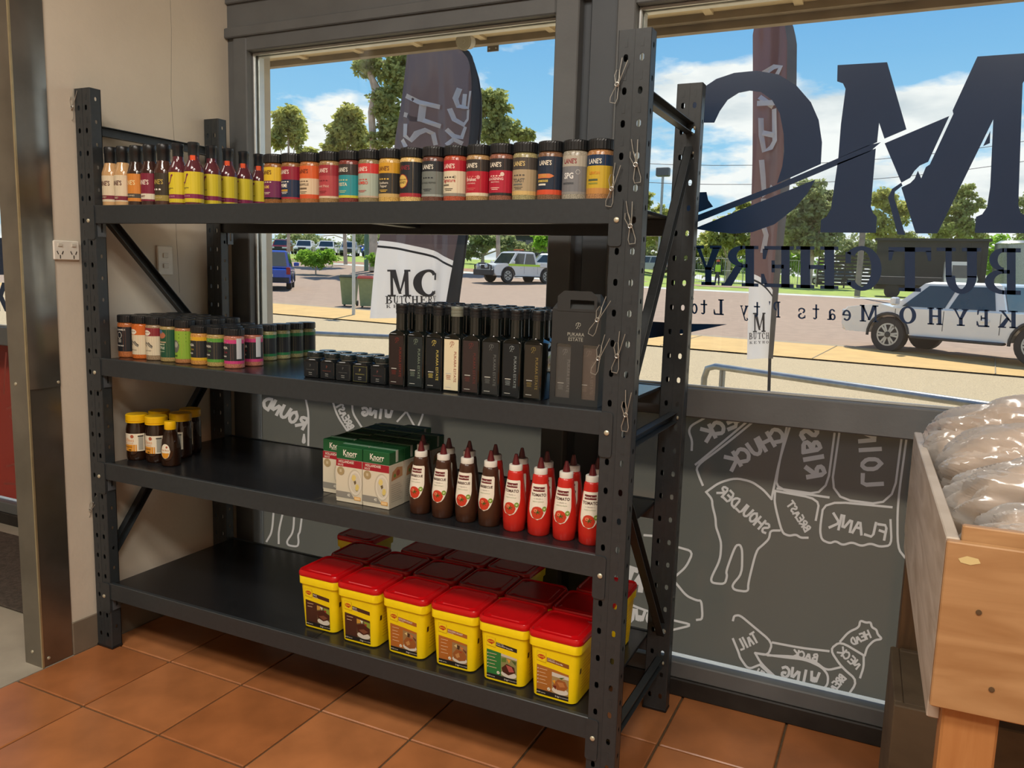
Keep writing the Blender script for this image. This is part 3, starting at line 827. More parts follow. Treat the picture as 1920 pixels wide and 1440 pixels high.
def beam(z, yf, back):
    b = MB(); s = 1 if not back else -1
    y0 = yf; yd = yf + .030 * s
    ya, yb = min(y0, yd), max(y0, yd)
    x0, x1 = PL1 - .002, PR0 + .002
    # step profile: face, top lip, shelf ledge
    prof = [(y0, z - .060), (y0, z - .002), (y0 + .002 * s, z), (y0 + .014 * s, z), (y0 + .014 * s, z - .012), (yd, z - .012), (yd, z - .060)]
    b.loft([[(xx - RO.x, p[0] - RO.y, p[1]) for p in prof] for xx in (x0, x1)], m_rack)
    o = b.build('shelf_beam', rack)
    for xs, xe in ((x0 - .036, x0 + .004), (x1 - .004, x1 + .030)):
        c = MB()
        yy = y0 - .0035 * s
        pl = rrect((xe - xs) / 2, .0575, .008, 3)
        P = [((xs + xe) / 2 + p[0] - RO.x, z - .0575 + p[1]) for p in pl]
        c.prism(P, m_rack, 'y', min(yy, y0) - RO.y, max(yy, y0) - RO.y)
        co = c.build('beam_connector', o)
    for xb in (0.0, 1.8965):
        d = MB()
        M = Matrix.Translation((xb - RO.x, y0 - .0035 * s - RO.y, z - .052)) @ Matrix.Rotation(R_(90 * s), 4, 'X')
        d.lathe([(.0066, 0), (.0066, .002), (.005, .0036), (.0015, .0042)], m_zinc, 14, M)
        d.build('bolt', o)
    # slotted locking tab hanging below the beam inside the post
    for xs in (PL1 + .001, PR0 - .004):
        c = MB(); yy0, yy1 = (y0 + .008, y0 + .040) if not back else (y0 - .004, y0 + .026)
        zz0, zz1 = z - .105, z - .060
        ym = (yy0 + yy1) / 2
        mt = m_tabs
        c.box((xs - RO.x, yy0 - RO.y, zz0), (xs + .003 - RO.x, ym - .004 - RO.y, zz1), mt)
        c.box((xs - RO.x, ym + .004 - RO.y, zz0), (xs + .003 - RO.x, yy1 - RO.y, zz1), mt)
        c.box((xs - RO.x, ym - .004 - RO.y, zz0), (xs + .003 - RO.x, ym + .004 - RO.y, zz0 + .014), mt)
        c.build('locking_tab', o)
m_tabs = mat('grey_locking_tab', srgb(92, 98, 104), .45, .3, nscale=60, namt=.06)
for z in SH:
    beam(z, 0.0, False); beam(z, YBK + .040, True)
for z in SH:
    for xa, xb in ((PL1 + .004, 0.9470), (0.9490, PR0 - .004)):
        b = MB(); b.bbox((xa - RO.x, .0145 - RO.y, z - .012), (xb - RO.x, YBK + .0245 - RO.y, z - .002), m_deck, .0015)
        b.build('deck_panel', rack)
    b = MB(); b.bbox((0.93 - RO.x, .015 - RO.y, z - .040), (0.97 - RO.x, YBK + .024 - RO.y, z - .0125), m_rack, .002); b.build('deck_support', rack)
def brace(x, pa, pb, name):
    """channel brace in the end frame between (y,z) points"""
    A, B = Vector((pa[0], pa[1])), Vector((pb[0], pb[1])); d = (B - A).normalized(); n = Vector((-d.y, d.x)) * .016
    q = [A + n, B + n, B - n, A - n]
    b = MB()
    b.loft([[(xx - RO.x, p.x - RO.y, p.y) for p in q] for xx in (x - .011, x - .009)], m_rack)
    for sgn in (1, -1):
        e = [A + n * sgn, B + n * sgn, B + n * sgn * .86, A + n * sgn * .86]
        b.loft([[(xx - RO.x, p.x - RO.y, p.y) for p in e] for xx in (x - .011, x + .013)], m_rack)
    br = b.build(name, rack)
    for p in (A, B):
        c = MB(); pp = p + d * (.012 if p is A else -.012)
        c.lathe([(.006, 0), (.006, .003), (.002, .005)], m_zinc, 12, Matrix.Translation((x + .014 - RO.x, pp.x - RO.y, pp.y)) @ Matrix.Rotation(R_(90), 4, 'Y')); c.build('bolt', br)
XLf, XRf = -0.012, 1.919
yf_, yb_ = 0.030, YBK + .012
brace(XLf, (yf_, 1.862), (yb_, 1.862), 'horizontal_brace'); brace(XLf, (yf_, 1.62), (yb_, 1.05), 'diagonal_brace'); brace(XLf, (yb_, 1.03), (yf_, .335), 'diagonal_brace')
brace(XLf, (yf_, .17), (yb_, .17), 'horizontal_brace')
brace(XRf, (yf_, 1.862), (yb_, 1.862), 'horizontal_brace'); brace(XRf, (yb_, 1.80), (yf_, 1.04), 'diagonal_brace'); brace(XRf, (yf_, .92), (yb_, .27), 'diagonal_brace')
brace(XRf, (yf_, .985), (yb_, .985), 'horizontal_brace'); brace(XRf, (yf_, .17), (yb_, .17), 'horizontal_brace')
# ---- wire pegs clipped to the posts
def make_peg():
    t = thing('wire_peg', 'bent wire peg', 'peg', (0, 0, 0))
    r = .0011
    b = MB()
    b.tube([(-.006, -.004, .062), (-.004, -.0035, .03), (.002, -.004, .004), (.004, -.004, -.004), (.009, -.004, -.030), (.007, -.004, -.041), (-.007, -.004, -.041), (-.009, -.004, -.030), (-.003, -.004, -.004), (.003, -.006, .006), (.010, -.0065, .058)], r, m_wire, 6)
    b.build('clip_wire', t)
    b = MB(); b.tube([(-.0035, -.006, .0), (-.012, -.007, .020), (-.010, -.007, .033), (-.003, -.007, .033), (.001, -.007, .018), (-.001, -.006, .002)], r, m_wire, 6); b.build('ring', t)
    b = MB(); b.tube([(.005 * math.cos(a * .9), -.006 - .0008 * a * .3, .001 + .005 * math.sin(a * .9)) for a in range(0, 15)], r, m_wire, 6); b.build('coil', t)
    return t
peg = make_peg()
pegs = [((1158, 160), 14, 'wire peg hanging from the left edge of the right post above the top shelf'), ((1193, 310), -8, 'wire peg hung high on the right edge of the right post'), ((1148, 355), 10, 'wire peg beside the yellow and navy jar on the top shelf'),
        ((1183, 425), -8, 'wire peg beside the top bolt of the right front post'), ((1122, 600), 24, 'wire peg dangling in front of the black carry box, upper of two'), ((1124, 672), 18, 'wire peg dangling in front of the black carry box, lower of two'),
        ((1158, 668), 8, 'wire peg on the right post level with the carry box windows'), ((1174, 778), 2, 'lowest wire peg on the right post, beside the second shelf')]
for i, ((u, w), tl, lb) in enumerate(pegs):
    p = onY(u, w, -.004)
    o = peg if i == 0 else dup(peg, p, 0, lb)
    o.location = (p.x, -.002 if i not in (4, 5) else -.006, p.z); o.rotation_euler = (0, R_(tl), 0); o['label'] = lb; o['group'] = 'wire pegs on the rack posts'
for (x, y, z, tl, lb) in ((PL0 - .004, -.001, 1.93, 12, 'wire peg hooked on the top of the left front post'), (PL0 - .004, .001, .52, 30, 'wire peg hooked low on the left front post by the wall')):
    o = dup(peg, (x, y, z), 0, lb, 'wire pegs on the rack posts'); o.rotation_euler = (0, R_(tl), R_(15))
# ================================================================== PRODUCTS
cream, black, white = pm('e8dcbc'), pm('1a1c1e'), pm('f0eadc')
def lbl(fn, x0, x1, bands, texts, extra=None, n=14):
    """bands: (z0,z1,hex); texts: (string,x,z,size,hex[,bold[,sx]])"""
    b = MB()
    for z0, z1, c in bands:
        xrect(b, x0, z0, x1, z1, fn(0), pm(c), n)
    if extra:
        extra(b, fn)
    for tt in texts:
        s, x, z, sz, c = tt[:5]
        bold = tt[5] if len(tt) > 5 else 0.0
        sx = tt[6] if len(tt) > 6 else 1.0
        b.text(s, fn(2), pm(c), sz, x, z, bold, sx)
    return b
def cfn(r):
    return lambda lv: cyl(r + .0003 + .00025 * lv)
m_clear = mat('clear_plastic_sheen', (.5, .5, .5), .15)
def spice(name, label, cat, group, loc, rz, rub, bands, texts, extra=None, h=.150, r=.034, capc=None, x0=-.066, x1=.066):
    t = thing(name, label, cat, loc, rz, group)
    k = h / .150
    b = MB(); b.lathe([(r - .003, 0), (r, .003), (r, .116 * k), (r - .002, .121 * k), (r - .005, .1235 * k), (r - .005, .128 * k)], mat('rub_' + rub, srgb(int(rub[0:2], 16), int(rub[2:4], 16), int(rub[4:6], 16)), .18, nscale=420, namt=.45), 28); b.build('jar', t)
    c = MB()
    n = 56
    rg = []
    for rr, z, rid in ((r - .0015, .1235, 0), (r + .0003, .1245, 1), (r + .0003, .144, 1), (r - .0006, .1485, 0), (r - .004, .150, 0)):
        rg.append([((rr - (.0007 if rid and i % 2 else 0)) * math.cos(2 * math.pi * i / n), (rr - (.0007 if rid and i % 2 else 0)) * math.sin(2 * math.pi * i / n), z * k) for i in range(n)])
    c.loft(rg, capc or m_blackcap); c.build('cap', t)
    l = lbl(cfn(r), x0, x1, [(a * k, b_ * k, cc) for a, b_, cc in bands], [(q[0], q[1], q[2] * k) + tuple(q[3:]) for q in texts], extra)
    l.build('label', t)
    return t
def icons(c):
    def f(b, fn):
        for i in range(4):
            x = -.016 + i * .009
            b.patch([(x - .003, .0640), (x + .0025, .0640), (x + .003, .0668), (x, .0675), (x - .003, .0668)], fn(2), pm(c))
        for z, w in ((.0345, .014), (.0305, .010)):
            xrect(b, -w - .004, z, w - .004, z + .0016, fn(2), pm(c), 4)
    return f
def both(*fs):
    def f(b, fn):
        for g in fs:
            g(b, fn)
    return f
def pill(x0, z0, x1, z1, c):
    return lambda b, fn: xrect(b, x0, z0, x1, z1, fn(1), pm(c), 5)
def disc(x, z, r, c, lv=1):
    return lambda b, fn: b.cpatch(circ(x, z, r), fn(lv), pm(c))
LN = lambda c: ("LANE'S", -.004, .094, .0165, c, .02, .72)
RUBS = [
 ('8a5a30', [(.016, .021, '141414'), (.021, .070, '6e2750'), (.070, .1105, 'd8b52e')], [("LANE'S", -.004, .094, .0165, '5a3020', .02, .72), ('NAMI', -.006, .051, .013, 'e0b860', .01, .8)], icons('d8c8b0'), 'yellow and purple label reading NAMI'),
 ('8a6038', [(.016, .021, 'a82838'), (.021, .072, '22304a'), (.072, .1105, '8e1f34')], [LN('e8d8c8'), ('PRIME', -.006, .054, .0145, 'f0e8d8', .02, .75)], both(icons('e0d8c8'), pill(-.02, .038, .010, .043, 'c89a3a')), 'maroon and navy label reading PRIME'),
 ('a86a3c', [(.016, .028, 'd2562e'), (.028, .074, 'd8c2a0'), (.074, .1105, 'd4602e')], [("LANE'S", -.004, .094, .0165, '6a3020', .02, .72), ('NASHVILLE', -.004, .056, .0095, '4a3a30', .01, .85)], both(icons('6a5a48'), pill(-.02, .042, .010, .047, '6a5a48')), 'orange and cream label reading NASHVILLE'),
 ('9a7a50', [(.016, .022, 'd8c0a0'), (.022, .080, 'b04448'), (.080, .1105, '9a3038')], [LN('ecd0c0'), ('Sweet Heat', -.004, .050, .011, 'e0b0a0', .01, .85)], icons('7a2830'), 'dusty red label reading Sweet Heat'),
 ('7a3c34', [(.016, .023, 'c8c040'), (.023, .080, '2e8f96'), (.080, .1105, '3a3430')], [LN('e0dccc'), ('FIESTA', -.004, .053, .013, 'e8dcb8', .015, .85)], icons('c0c890'), 'dark and teal label reading FIESTA'),
 ('8a7a58', [(.016, .021, 'c0a890'), (.021, .083, 'a8b4a4'), (.083, .1105, 'c83a38')], [LN('f0d8c8'), ('GUMBO', -.004, .056, .0125, 'd0483c', .02, .9)], both(pill(-.024, .0335, .012, .036, '708078'), icons('c05048')), 'red and pale green label'),
 ('c8a258', [(.016, .026, 'c8a868'), (.026, .082, '35332f'), (.082, .1105, 'cc9a2c')], [("LANE'S", -.004, .094, .0165, '6a3a20', .02, .72), ('Southern', -.004, .055, .0095, 'e8e0cc', .01, .9), ('Pepper', -.004, .046, .0095, 'e8e0cc', .01, .9)], icons('e0b850'), 'mustard and charcoal label reading Southern Pepper'),
 ('d0b070', [(.016, .026, 'a83038'), (.026, .1105, '24282c')], [("LANE'S", -.004, .094, .0165, '8a3038', .02, .72), ('GRANULATED', -.010, .062, .0055, '3a3020', .02, .8), ('HONEY', -.010, .054, .009, '3a3020', .02, .85)], both(disc(-.010, .058, .0195, '9a3a30'), disc(-.010, .058, .0172, 'd8b860', 1.6)), 'black label with a yellow disc reading GRANULATED HONEY'),
 ('6a4438', [(.016, .022, '9aa098'), (.022, .083, '6f7670'), (.083, .1105, '25292d')], [LN('e0dccc'), ('CRACKED PEPPER', -.004, .052, .0065, '3a3e3c')], icons('30343a'), 'plain black and grey label'),
 ('a85038', [(.016, .024, '8a8478'), (.024, .082, 'd8ccae'), (.082, .1105, 'b01f30')], [LN('f0d8c8'), ('Signature', -.004, .057, .0125, 'b83a40', .01, .9)], both(pill(-.026, .043, -.002, .047, '6a6456'), disc(.014, .066, .005, 'b8ac90'), icons('30302c')), 'red and cream label reading Signature'),
 ('a8875a', [(.016, .024, 'e0d2b0'), (.024, .080, 'b01f30'), (.080, .1105, '3a3430')], [LN('e8e0cc'), ('Brisket', -.004, .058, .0130, 'f0d8c8', .02, .85), ('SEASONING', -.004, .048, .005, 'f0d8c8')], both(disc(.017, .064, .0052, 'd89890'), icons('d06860')), 'dark and red label reading Brisket'),
 ('8a5a48', [(.016, .023, '2a2a2a'), (.023, .080, 'b02238'), (.080, .1105, '2e2a2a')], [LN('e8e0cc'), ('BLACKENING', -.004, .058, .0095, 'f0d0c4', .02, .85), ('SEASONING', -.004, .050, .005, 'f0d8c8')], both(disc(.017, .070, .0055, 'e0c8b8'), icons('f0c8b8')), 'dark and red label reading BLACKENING'),
 ('9a9268', [(.016, .026, 'd0b070'), (.026, .080, 'aa9878'), (.080, .1105, '4a4540')], [LN('d8c080'), ('TOAST', -.004, .052, .0135, '5a5a56', .02, .85)], both(icons('54504a'), pill(-.022, .040, .008, .0445, '6a6a60')), 'tan label reading TOAST'),
 ('7a5a44', [(.016, .028, 'd05030'), (.028, .1105, '1f2c3e')], [LN('e8e0cc'), ('PEPPER', -.010, .062, .009, 'c8a050', .02, .9), ('SALT BLEND', -.010, .050, .0055, '2a3030')], both(lambda b, fn: b.cpatch([(-.028, .0675), (.012, .0675), (.022, .062), (.012, .0565), (-.028, .0565)], fn(1), pm('d07a48')), pill(-.026, .0470, .006, .0525, 'd8c060'), pill(-.024, .0385, .000, .043, 'e0dccc')), 'navy label with an orange arrow'),
 ('9a9484', [(.016, .022, '8c8a84'), (.022, .084, '75777a'), (.084, .1105, 'aea898')], [("LANE'S", -.004, .096, .0165, '8a3038', .02, .72), ('SPG', -.006, .060, .020, 'e0e0dc', .03, .8)], both(disc(.018, .070, .006, 'b8b8b4'), disc(.018, .070, .0048, '75777a', 1.4), pill(-.024, .040, .008, .0445, '4e5256')), 'grey label reading SPG'),
 ('a87a50', [(.016, .030, 'c08848'), (.030, .084, 'c8a832'), (.084, .1105, '1e3450')], [LN('e0dccc'), ('LEMON', -.004, .066, .010, 'd08a30', .02, .9)], both(pill(-.022, .047, .006, .052, '4e5a40'), pill(-.022, .039, .006, .043, '8a8a38')), 'navy and yellow label at the far right'),
]
cpx = [517, 549, 584, 621, 658, 695, 733, 773, 814, 855, 897, 941, 986, 1033, 1080, 1126]
for i, (rub, bands, texts, ex, what) in enumerate(RUBS):
    x = onY(cpx[i], 330 - .047 * (cpx[i] - 800) + 5, .058).x
    spice('rub_jar', 'top-shelf spice rub jar with ' + what, 'jar', 'spice rub jars on the top shelf', (x, .058 + random.uniform(-.002, .002), DECK[0]), R_(random.uniform(-3, 3)), rub, bands, texts, ex)
# ---- sauce bottles on the top shelf
def sauce(label, loc, rz, liq, bands, texts, ex=None, glassneck=False, tag=False):
    t = thing('sauce_bottle', label, 'bottle', loc, rz, 'sauce bottles on the top shelf')
    r = .0305; nk = .0195 if not glassneck else .0165
    b = MB(); b.lathe([(r - .004, 0), (r, .003), (r, .112), (r - .003, .122), (nk + .003, .139), (nk, .147), (nk - .001, .176)], mat('liquid_' + liq, srgb(int(liq[0:2], 16), int(liq[2:4], 16), int(liq[4:6], 16)), .10, spec=.7, nscale=20, namt=.12), 28); bo_ = b.build('bottle', t)
    if not glassneck:
        c = MB(); c.lathe([(nk + .0008, .146), (nk + .0010, .176), (nk + .0022, .178), (nk + .0022, .196), (nk, .200)], m_blackcap, 24); c.build('cap', t)
    else:
        c = MB(); c.lathe([(nk + .0006, .158), (nk + .0006, .185), (nk + .0018, .187), (nk + .0018, .198), (nk, .200)], mat('dark_cap_sleeve', srgb(34, 38, 42), .25, nscale=50, namt=.1), 24); c.build('cap', t)
    if tag:
        c = MB(); xrect(c, .004, .142, .020, .158, cyl(nk + .0016), pm('e8562a'), 4); c.build('price_tag', bo_)
    l = lbl(cfn(r), -.062, .062, bands, texts, ex); l.build('label', t)
    return t
LB = lambda c: ("LANE'S", -.002, .076, .0215, c, .02, .72)
SA = [
 ('c8a070', [(.016, .024, 'e0d2b4'), (.024, .037, '7c2438'), (.037, .103, 'e0d2b4')], [LB('5a2c2c'), ('SWEET', -.002, .0305, .0085, 'e0d2b4', .01, .9)], None, 'tan sauce with a cream label beside the left post'),
 ('c8a070', [(.016, .020, 'e0d2b4'), (.020, .034, '7c2438'), (.034, .103, 'e0d2b4')], [LB('5a2c2c'), ('SWEET', -.002, .027, .0085, 'e0d2b4', .01, .9)], None, 'tan sauce with a cream label, second from the left post'),
 ('3a2a24', [(.016, .027, 'd88a3a'), (.027, .041, '4a4640'), (.041, .106, 'd88a3a')], [LB('f0d8a0'), ('KC BROWNED', -.002, .034, .007, 'e0d2b4', .01, .9)], None, 'dark sauce with an orange label'),
 ('3a2420', [(.016, .022, '80243a'), (.022, .040, 'e0d8c0'), (.040, .106, '80243a')], [LB('f0e0d0'), ('SWEET', -.002, .031, .0085, '6a2030', .01, .9)], None, 'dark sauce with a maroon and white label'),
 ('4a3028', [(.016, .034, '9c8a44'), (.034, .105, '3c3428')], [LB('b8a050'), ('ROUGH CUT', -.002, .026, .0075, 'd8c890', .01, .9)], lambda b, fn: [b.patch([(x - .004, .050), (x + .004, .050), (x + .004, .054), (x - .002, .0555)], fn(2), pm('f0ece0')) for x in (-.014, -.002, .010)], 'dark sauce with a black and olive label'),
]
xs_ = [.0525, .1133, .1781, .2416, .3063]
for i, (lq, bands, texts, ex, what) in enumerate(SA):
    sauce('tall black-capped bottle of ' + what, (xs_[i], .052, DECK[0]), R_(random.uniform(-3, 3)), lq, bands, texts, ex)
def rooster(b, fn):
    m = pm('7c2a52')
    b.patch([(-.022, .086), (-.019, .076), (-.013, .072), (-.007, .075), (-.004, .083), (-.001, .093), (.004, .094), (.001, .086), (-.003, .076), (-.008, .069), (-.014, .067), (-.020, .071), (-.025, .082)], fn(2), m)
    b.patch([(-.002, .093), (.001, .099), (.006, .099), (.007, .095), (.003, .092)], fn(2), m)
    b.ribbon([(-.014, .068), (-.014, .062)], .0016, fn(2), m)
    xrect(b, -.022, .054, .008, .0558, fn(2), pm('6a6030'), 4); xrect(b, -.022, .051, -.004, .0522, fn(2), pm('6a6030'), 3)
YB_ = [(.010, .022, 'd8c22e'), (.022, .036, '86284e'), (.036, .106, 'dcc832')]
YT = [('CHICK CHICK', -.006, .029, .0065, 'd8a0b0', .01, .9)]
for k, (x, y, what) in enumerate(((.3721, .052, 'with a rooster, sixth from the left post'), (.4437, .050, 'with a rooster, seventh from the left post'), (.450, .118, 'just behind the row, second in the line going back'), (.456, .184, 'third in the line going back'),
                          (.462, .250, 'fourth in the line going back'), (.468, .316, 'fifth in the line going back'), (.474, .382, 'at the back end of the line, next to the rub jars'))):
    sauce('yellow-labelled hot sauce bottle ' + what, (x, y, DECK[0]), R_(random.uniform(-4, 4)), '5a2c34', YB_, YT, rooster, True, k in (1, 3, 4, 5, 6))
# ---- jars on the second shelf
def oval(x, z, rx, rz, c, lv=1):
    return lambda b, fn: b.cpatch(circ(x, z, rx, rz), fn(lv), pm(c))
def rib(pts, w, c):
    return lambda b, fn: b.ribbon(pts, w, fn(2), pm(c))
meat = both(rib([(-.022, .072), (-.014, .062), (-.002, .058), (.006, .050), (.014, .046)], .006, '8a8478'), rib([(-.018, .058), (-.010, .050)], .004, '5a544a'), rib([(.002, .062), (.010, .054), (.016, .050)], .0035, '4a463e'))
JF = [
 ('b0683c', [(.022, .108, '24262a')], [("JACK DANIEL'S", -.002, .098, .0080, 'e8e4d8', .02, .95), ('CHICKEN RUB', -.002, .042, .0062, 'e8e4d8', .02, .9)], both(oval(0, .080, .010, .012, 'c8c4b8'), oval(0, .080, .0082, .010, '24262a', 1.5), pill(-.007, .054, .007, .066, '8a8880')), .152, 'black label and white arched lettering'),
 ('c8682c', [(.016, .084, 'e0d2b4'), (.084, .112, 'd06a2c')], [('HARDCORE', -.006, .096, .0045, '7a2c20', .02), ('Chilli Lime', -.004, .032, .0062, '5a5048')], both(oval(-.006, .096, .017, .0095, 'ece4d0'), meat), .152, 'cream label under an orange band'),
 ('9a8468', [(.018, .084, 'e0d2b4'), (.084, .112, '8a2c34')], [('HARDCORE', -.006, .096, .0045, '7a2c20', .02), ('Texan Brisket', -.004, .034, .0058, '5a5048')], both(oval(-.006, .096, .017, .0095, 'ece4d0'), meat), .152, 'cream label under a maroon band'),
 ('a08a58', [(.016, .112, '24523a')], [('MEMPHIS', -.006, .060, .0075, 'e0e0c0', .02, .9), ('STYLE', -.006, .048, .0125, 'e8e8d0', .02, .8), ('BBQ RUB', -.006, .036, .006, 'c8d8b0')], both(oval(-.004, .092, .016, .011, 'b06a4c'), oval(-.010, .104, .010, .007, '4a6a8a'), pill(-.026, .066, .012, .0705, 'b8a080')), .150, 'green label reading MEMPHIS STYLE'),
 ('a8744a', [(.016, .112, '8ab03a')], [('LIME', -.010, .026, .008, '30402a', .02)], both(oval(-.010, .058, .017, .022, '6a6a60'), oval(-.008, .064, .010, .010, 'a8a898', 1.5), *[rib([(.006 + .0 * i, .100 - .012 * i), (.030, .112 - .012 * i)], .003, '3a5a20') for i in range(4)]), .148, 'lime label with a grey animal drawing'),
]
MA = lambda c1, c2: ([(.018, .029, c1), (.029, .094, '2a2c2e'), (.094, .108, c1)], [('MAEIA', -.010, .077, .0115, 'e0dccc', .02, .85), ('RUB', -.004, .060, .007, c2), ('SHAKER', -.012, .045, .0065, 'e8e4d8', .02)])
roof = rib([(-.026, .084), (-.010, .090), (.006, .084)], .0018, 'b0aca0')
bar_ = lambda b, fn: xrect(b, .034, .032, .052, .100, fn(1), pm('c8ccd0'), 4)
for c1, c2, what, liq in (('d8a828', 'd8b040', 'black label edged in yellow', 'c08a48'), ('5a9a3c', '6aa04c', 'black label edged in light green', 'a89058'), ('c8407a', 'a8283c', 'black label edged in pink, nearest to the camera', 'b0705c')):
    a, b2 = MA(c1, c2); JF.append((liq, a, b2, both(roof, bar_) if 'pink' in what else roof, .132, what))
jx = [.0293, .1135, .1802, .2568, .3227, .4009, .4727, .5516]
jx = [.040, .113, .182, .253, .324, .398, .473, .550]
GJ = 'spice jars on the second shelf'
for i, (rub, bands, texts, ex, h, what) in enumerate(JF):
    spice('spice_jar', 'front-row second-shelf spice jar with ' + what, 'jar', GJ, (jx[i], .104, DECK[1]), R_(random.uniform(-3, 3)), rub, bands, texts, ex, h, .033)
ap, bp_ = MA('c8407a', 'a8283c')
spice('spice_jar', 'pink-edged black spice jar just behind the nearest pink one', 'jar', GJ, (.551, .190, DECK[1]), 0.0, 'b0705c', ap, bp_, both(roof, bar_), .131, .033)
ag, bg_ = MA('2f7a4a', '3a8a58')
for k, y in enumerate((.275, .345, .415, .485, .552)):
    spice('spice_jar', 'green-edged black spice jar in the right-hand file, %s from the front' % ORD[k], 'jar', GJ, (.470 + .002 * k, y, DECK[1]), R_(8), '9a9468', ag, bg_, both(roof, bar_) if k == 0 else roof, .130, .033)
# rows behind share their front jar's make-up
for i in range(8):
    rub, bands, texts, ex, h, what = JF[i]
    ys = (.176, .248, .320) if i < 6 else ((.180,) if i == 6 else ())
    first = None
    for k, y in enumerate(ys):
        lb = 'second-shelf spice jar, %s file from the left, %s row behind the front' % (ORD[i], ORD[k])
        if first is None:
            first = spice('spice_jar', lb, 'jar', GJ, (jx[i] - .004, y, DECK[1]), 0.0, rub, bands, texts, ex, h, .033)
        else:
            dup(first, (jx[i] - .006, y, DECK[1]), R_(random.uniform(-5, 5)), lb, GJ)
# ---- little square glass jars
m_dglass = mat('dark_jar_contents', srgb(24, 28, 30), .08, spec=.7, nscale=15, namt=.2)
m_lid = mat('black_green_lid', srgb(26, 34, 34), .22, nscale=60, namt=.1)
m_cg = mat('clear_glass_rim', srgb(120, 130, 128), .05, spec=.9)
def sqjar(label, loc, rz, lc, rim):
    t = thing('square_jar', label, 'jar', loc, rz, 'small square jars on the second shelf')
    b = MB(); hw = .0275
    b.loft([[(x, y, z) for x, y in rrect(a, a, c)] for a, c, z in ((hw - .003, .004, 0), (hw, .005, .003), (hw, .005, .052), (hw - .004, .008, .058), (.024, .0235, .0615))], m_dglass, None, True); b.build('jar', t)
    b = MB(); b.lathe([(.0225, .060), (.0225, .066)], m_cg, 24); b.build('neck', t)
    b = MB(); b.lathe([(.0255, .065), (.0265, .066), (.0265, .077), (.0250, .0795), (.022, .080)], m_lid, 28); b.build('lid', t)
    l = MB(); f = flat(-hw - .0004); g = flat(-hw - .0008)
    l.patch(rect(-.024, .004, .024, .050), f, pm(rim)); l.patch(rect(-.0234, .0046, .0234, .0494), flat(-hw - .0006), pm('1c1f22'))
    l.text('P', g, pm(lc), .012, 0, .038, 0, .9)
    l.text('PUKARA ESTATE', g, pm(lc), .0042, 0, .026); l.text('dukkah', g, pm('c8c8c0'), .0042, 0, .017)
    l.patch(rect(-.006, .0105, .006, .0115), g, pm('a8a8a0'))
    l.build('label', t)
    return t
sx_ = [.905, .9686, 1.0290, 1.0914, 1.1560]
cols = ['6a6a66', '8a4a3c', '6a6a66', 'b0a860', '7a4a48']; rims = ['1c1f22', '1c1f22', '5a5c58', '8a8a50', '1c1f22']
for i in range(5):
    sqjar('small square dark jar in the front row, %s from the left' % ORD[i], (sx_[i], .088, DECK[1]), R_(random.uniform(-2, 2)), cols[i], rims[i])
for i in range(5):
    sqjar('small square dark jar in the rear row, %s from the left' % ORD[i], (sx_[i] - .004, .150, DECK[1]), R_(random.uniform(-4, 4)), cols[i], rims[i])
# ---- tall square oil bottles
m_oil = mat('dark_green_bottle_glass', srgb(18, 22, 20), .06, spec=.8, nscale=10, namt=.2)
m_gcap = mat('grey_green_cap', srgb(122, 126, 112), .35, nscale=60, namt=.06)
def swash(b, fn, cx, cz, s, m):
    b.ribbon([(cx - .55 * s, cz + .15 * s), (cx - .5 * s, cz + .65 * s), (cx - .05 * s, cz + .9 * s), (cx + .5 * s, cz + .75 * s), (cx + .55 * s, cz + .3 * s), (cx + .2 * s, cz)], .11 * s, fn, m)
    b.ribbon([(cx + .1 * s, cz + .75 * s), (cx - .1 * s, cz), (cx - .45 * s, cz - .45 * s)], .13 * s, fn, m)
    b.patch(circ(cx + .08 * s, cz - .42 * s, .09 * s, n=8), fn, m)
def oil(label, loc, rz, base, ink, capm=None, sub='c0c0b8'):
    t = thing('oil_bottle', label, 'bottle', loc, rz, 'square oil bottles on the second shelf')
    hw = .0285
    b = MB()
    b.loft([[(x, y, z) for x, y in rrect(a, a, c)] for a, c, z in ((hw - .002, .003, 0), (hw, .004, .003), (hw, .004, .152), (hw - .003, .006, .158), (.0180, .0177, .165), (.0170, .0167, .170), (.0165, .0162, .220))], m_oil, None, True); b.build('bottle', t)
    c = MB(); c.lathe([(.0177, .214), (.0177, .220), (.0173, .2205), (.0173, .223), (.0179, .2235), (.0179, .230), (.0173, .2305), (.0179, .2315), (.0179, .240), (.0165, .2418)], capm or m_blackcap, 24); c.build('cap', t)
    l = MB(); f = flat(-hw - .0004); g = flat(-hw - .0009)
    l.patch(rect(-.0235, .006, .0235, .150), f, pm(base))
    mi = pm(ink)
    swash(l, g, .002, .134, .0115, mi)
    vs, fs = text2d('PUKARA ESTATE', .0, 'LEFT')
    l.add([g(.0125 + y * .0115, .117 - x * .0118) for x, y in vs], fs, mi)
    for k, (w, z) in enumerate(((.011, .052), (.009, .047), (.010, .0435), (.008, .040), (.009, .0365))):
        l.patch(rect(-.008 - w * .8, z, -.008 + w * .8, z + (.0022 if k == 0 else .0012)), g, pm(sub if k == 0 else ink))
    l.patch(rect(-.018, .013, .0, .0144), g, pm(sub))
    l.build('label', t)
    return t
OX = [1.2192, 1.2837, 1.3450, 1.4050, 1.4649, 1.5283, 1.5920, 1.6530]
OL = [('2c2220', '7a3028'), ('20282a', '7a8a78'), ('1a1e20', 'c8b860'), ('e0d6b4', '9a4a3c'), ('362c2a', '6a3430'), ('2a2c2c', '6a6e6c'), ('1c2022', '8a9494'), ('322e26', '8a7a44')]
ON = ['brown label and red lettering', 'charcoal label and grey-green lettering', 'black label and gold lettering', 'cream label', 'brown label and maroon lettering', 'dark grey label and grey lettering', 'black label and silver lettering', 'dark olive label and bronze lettering']
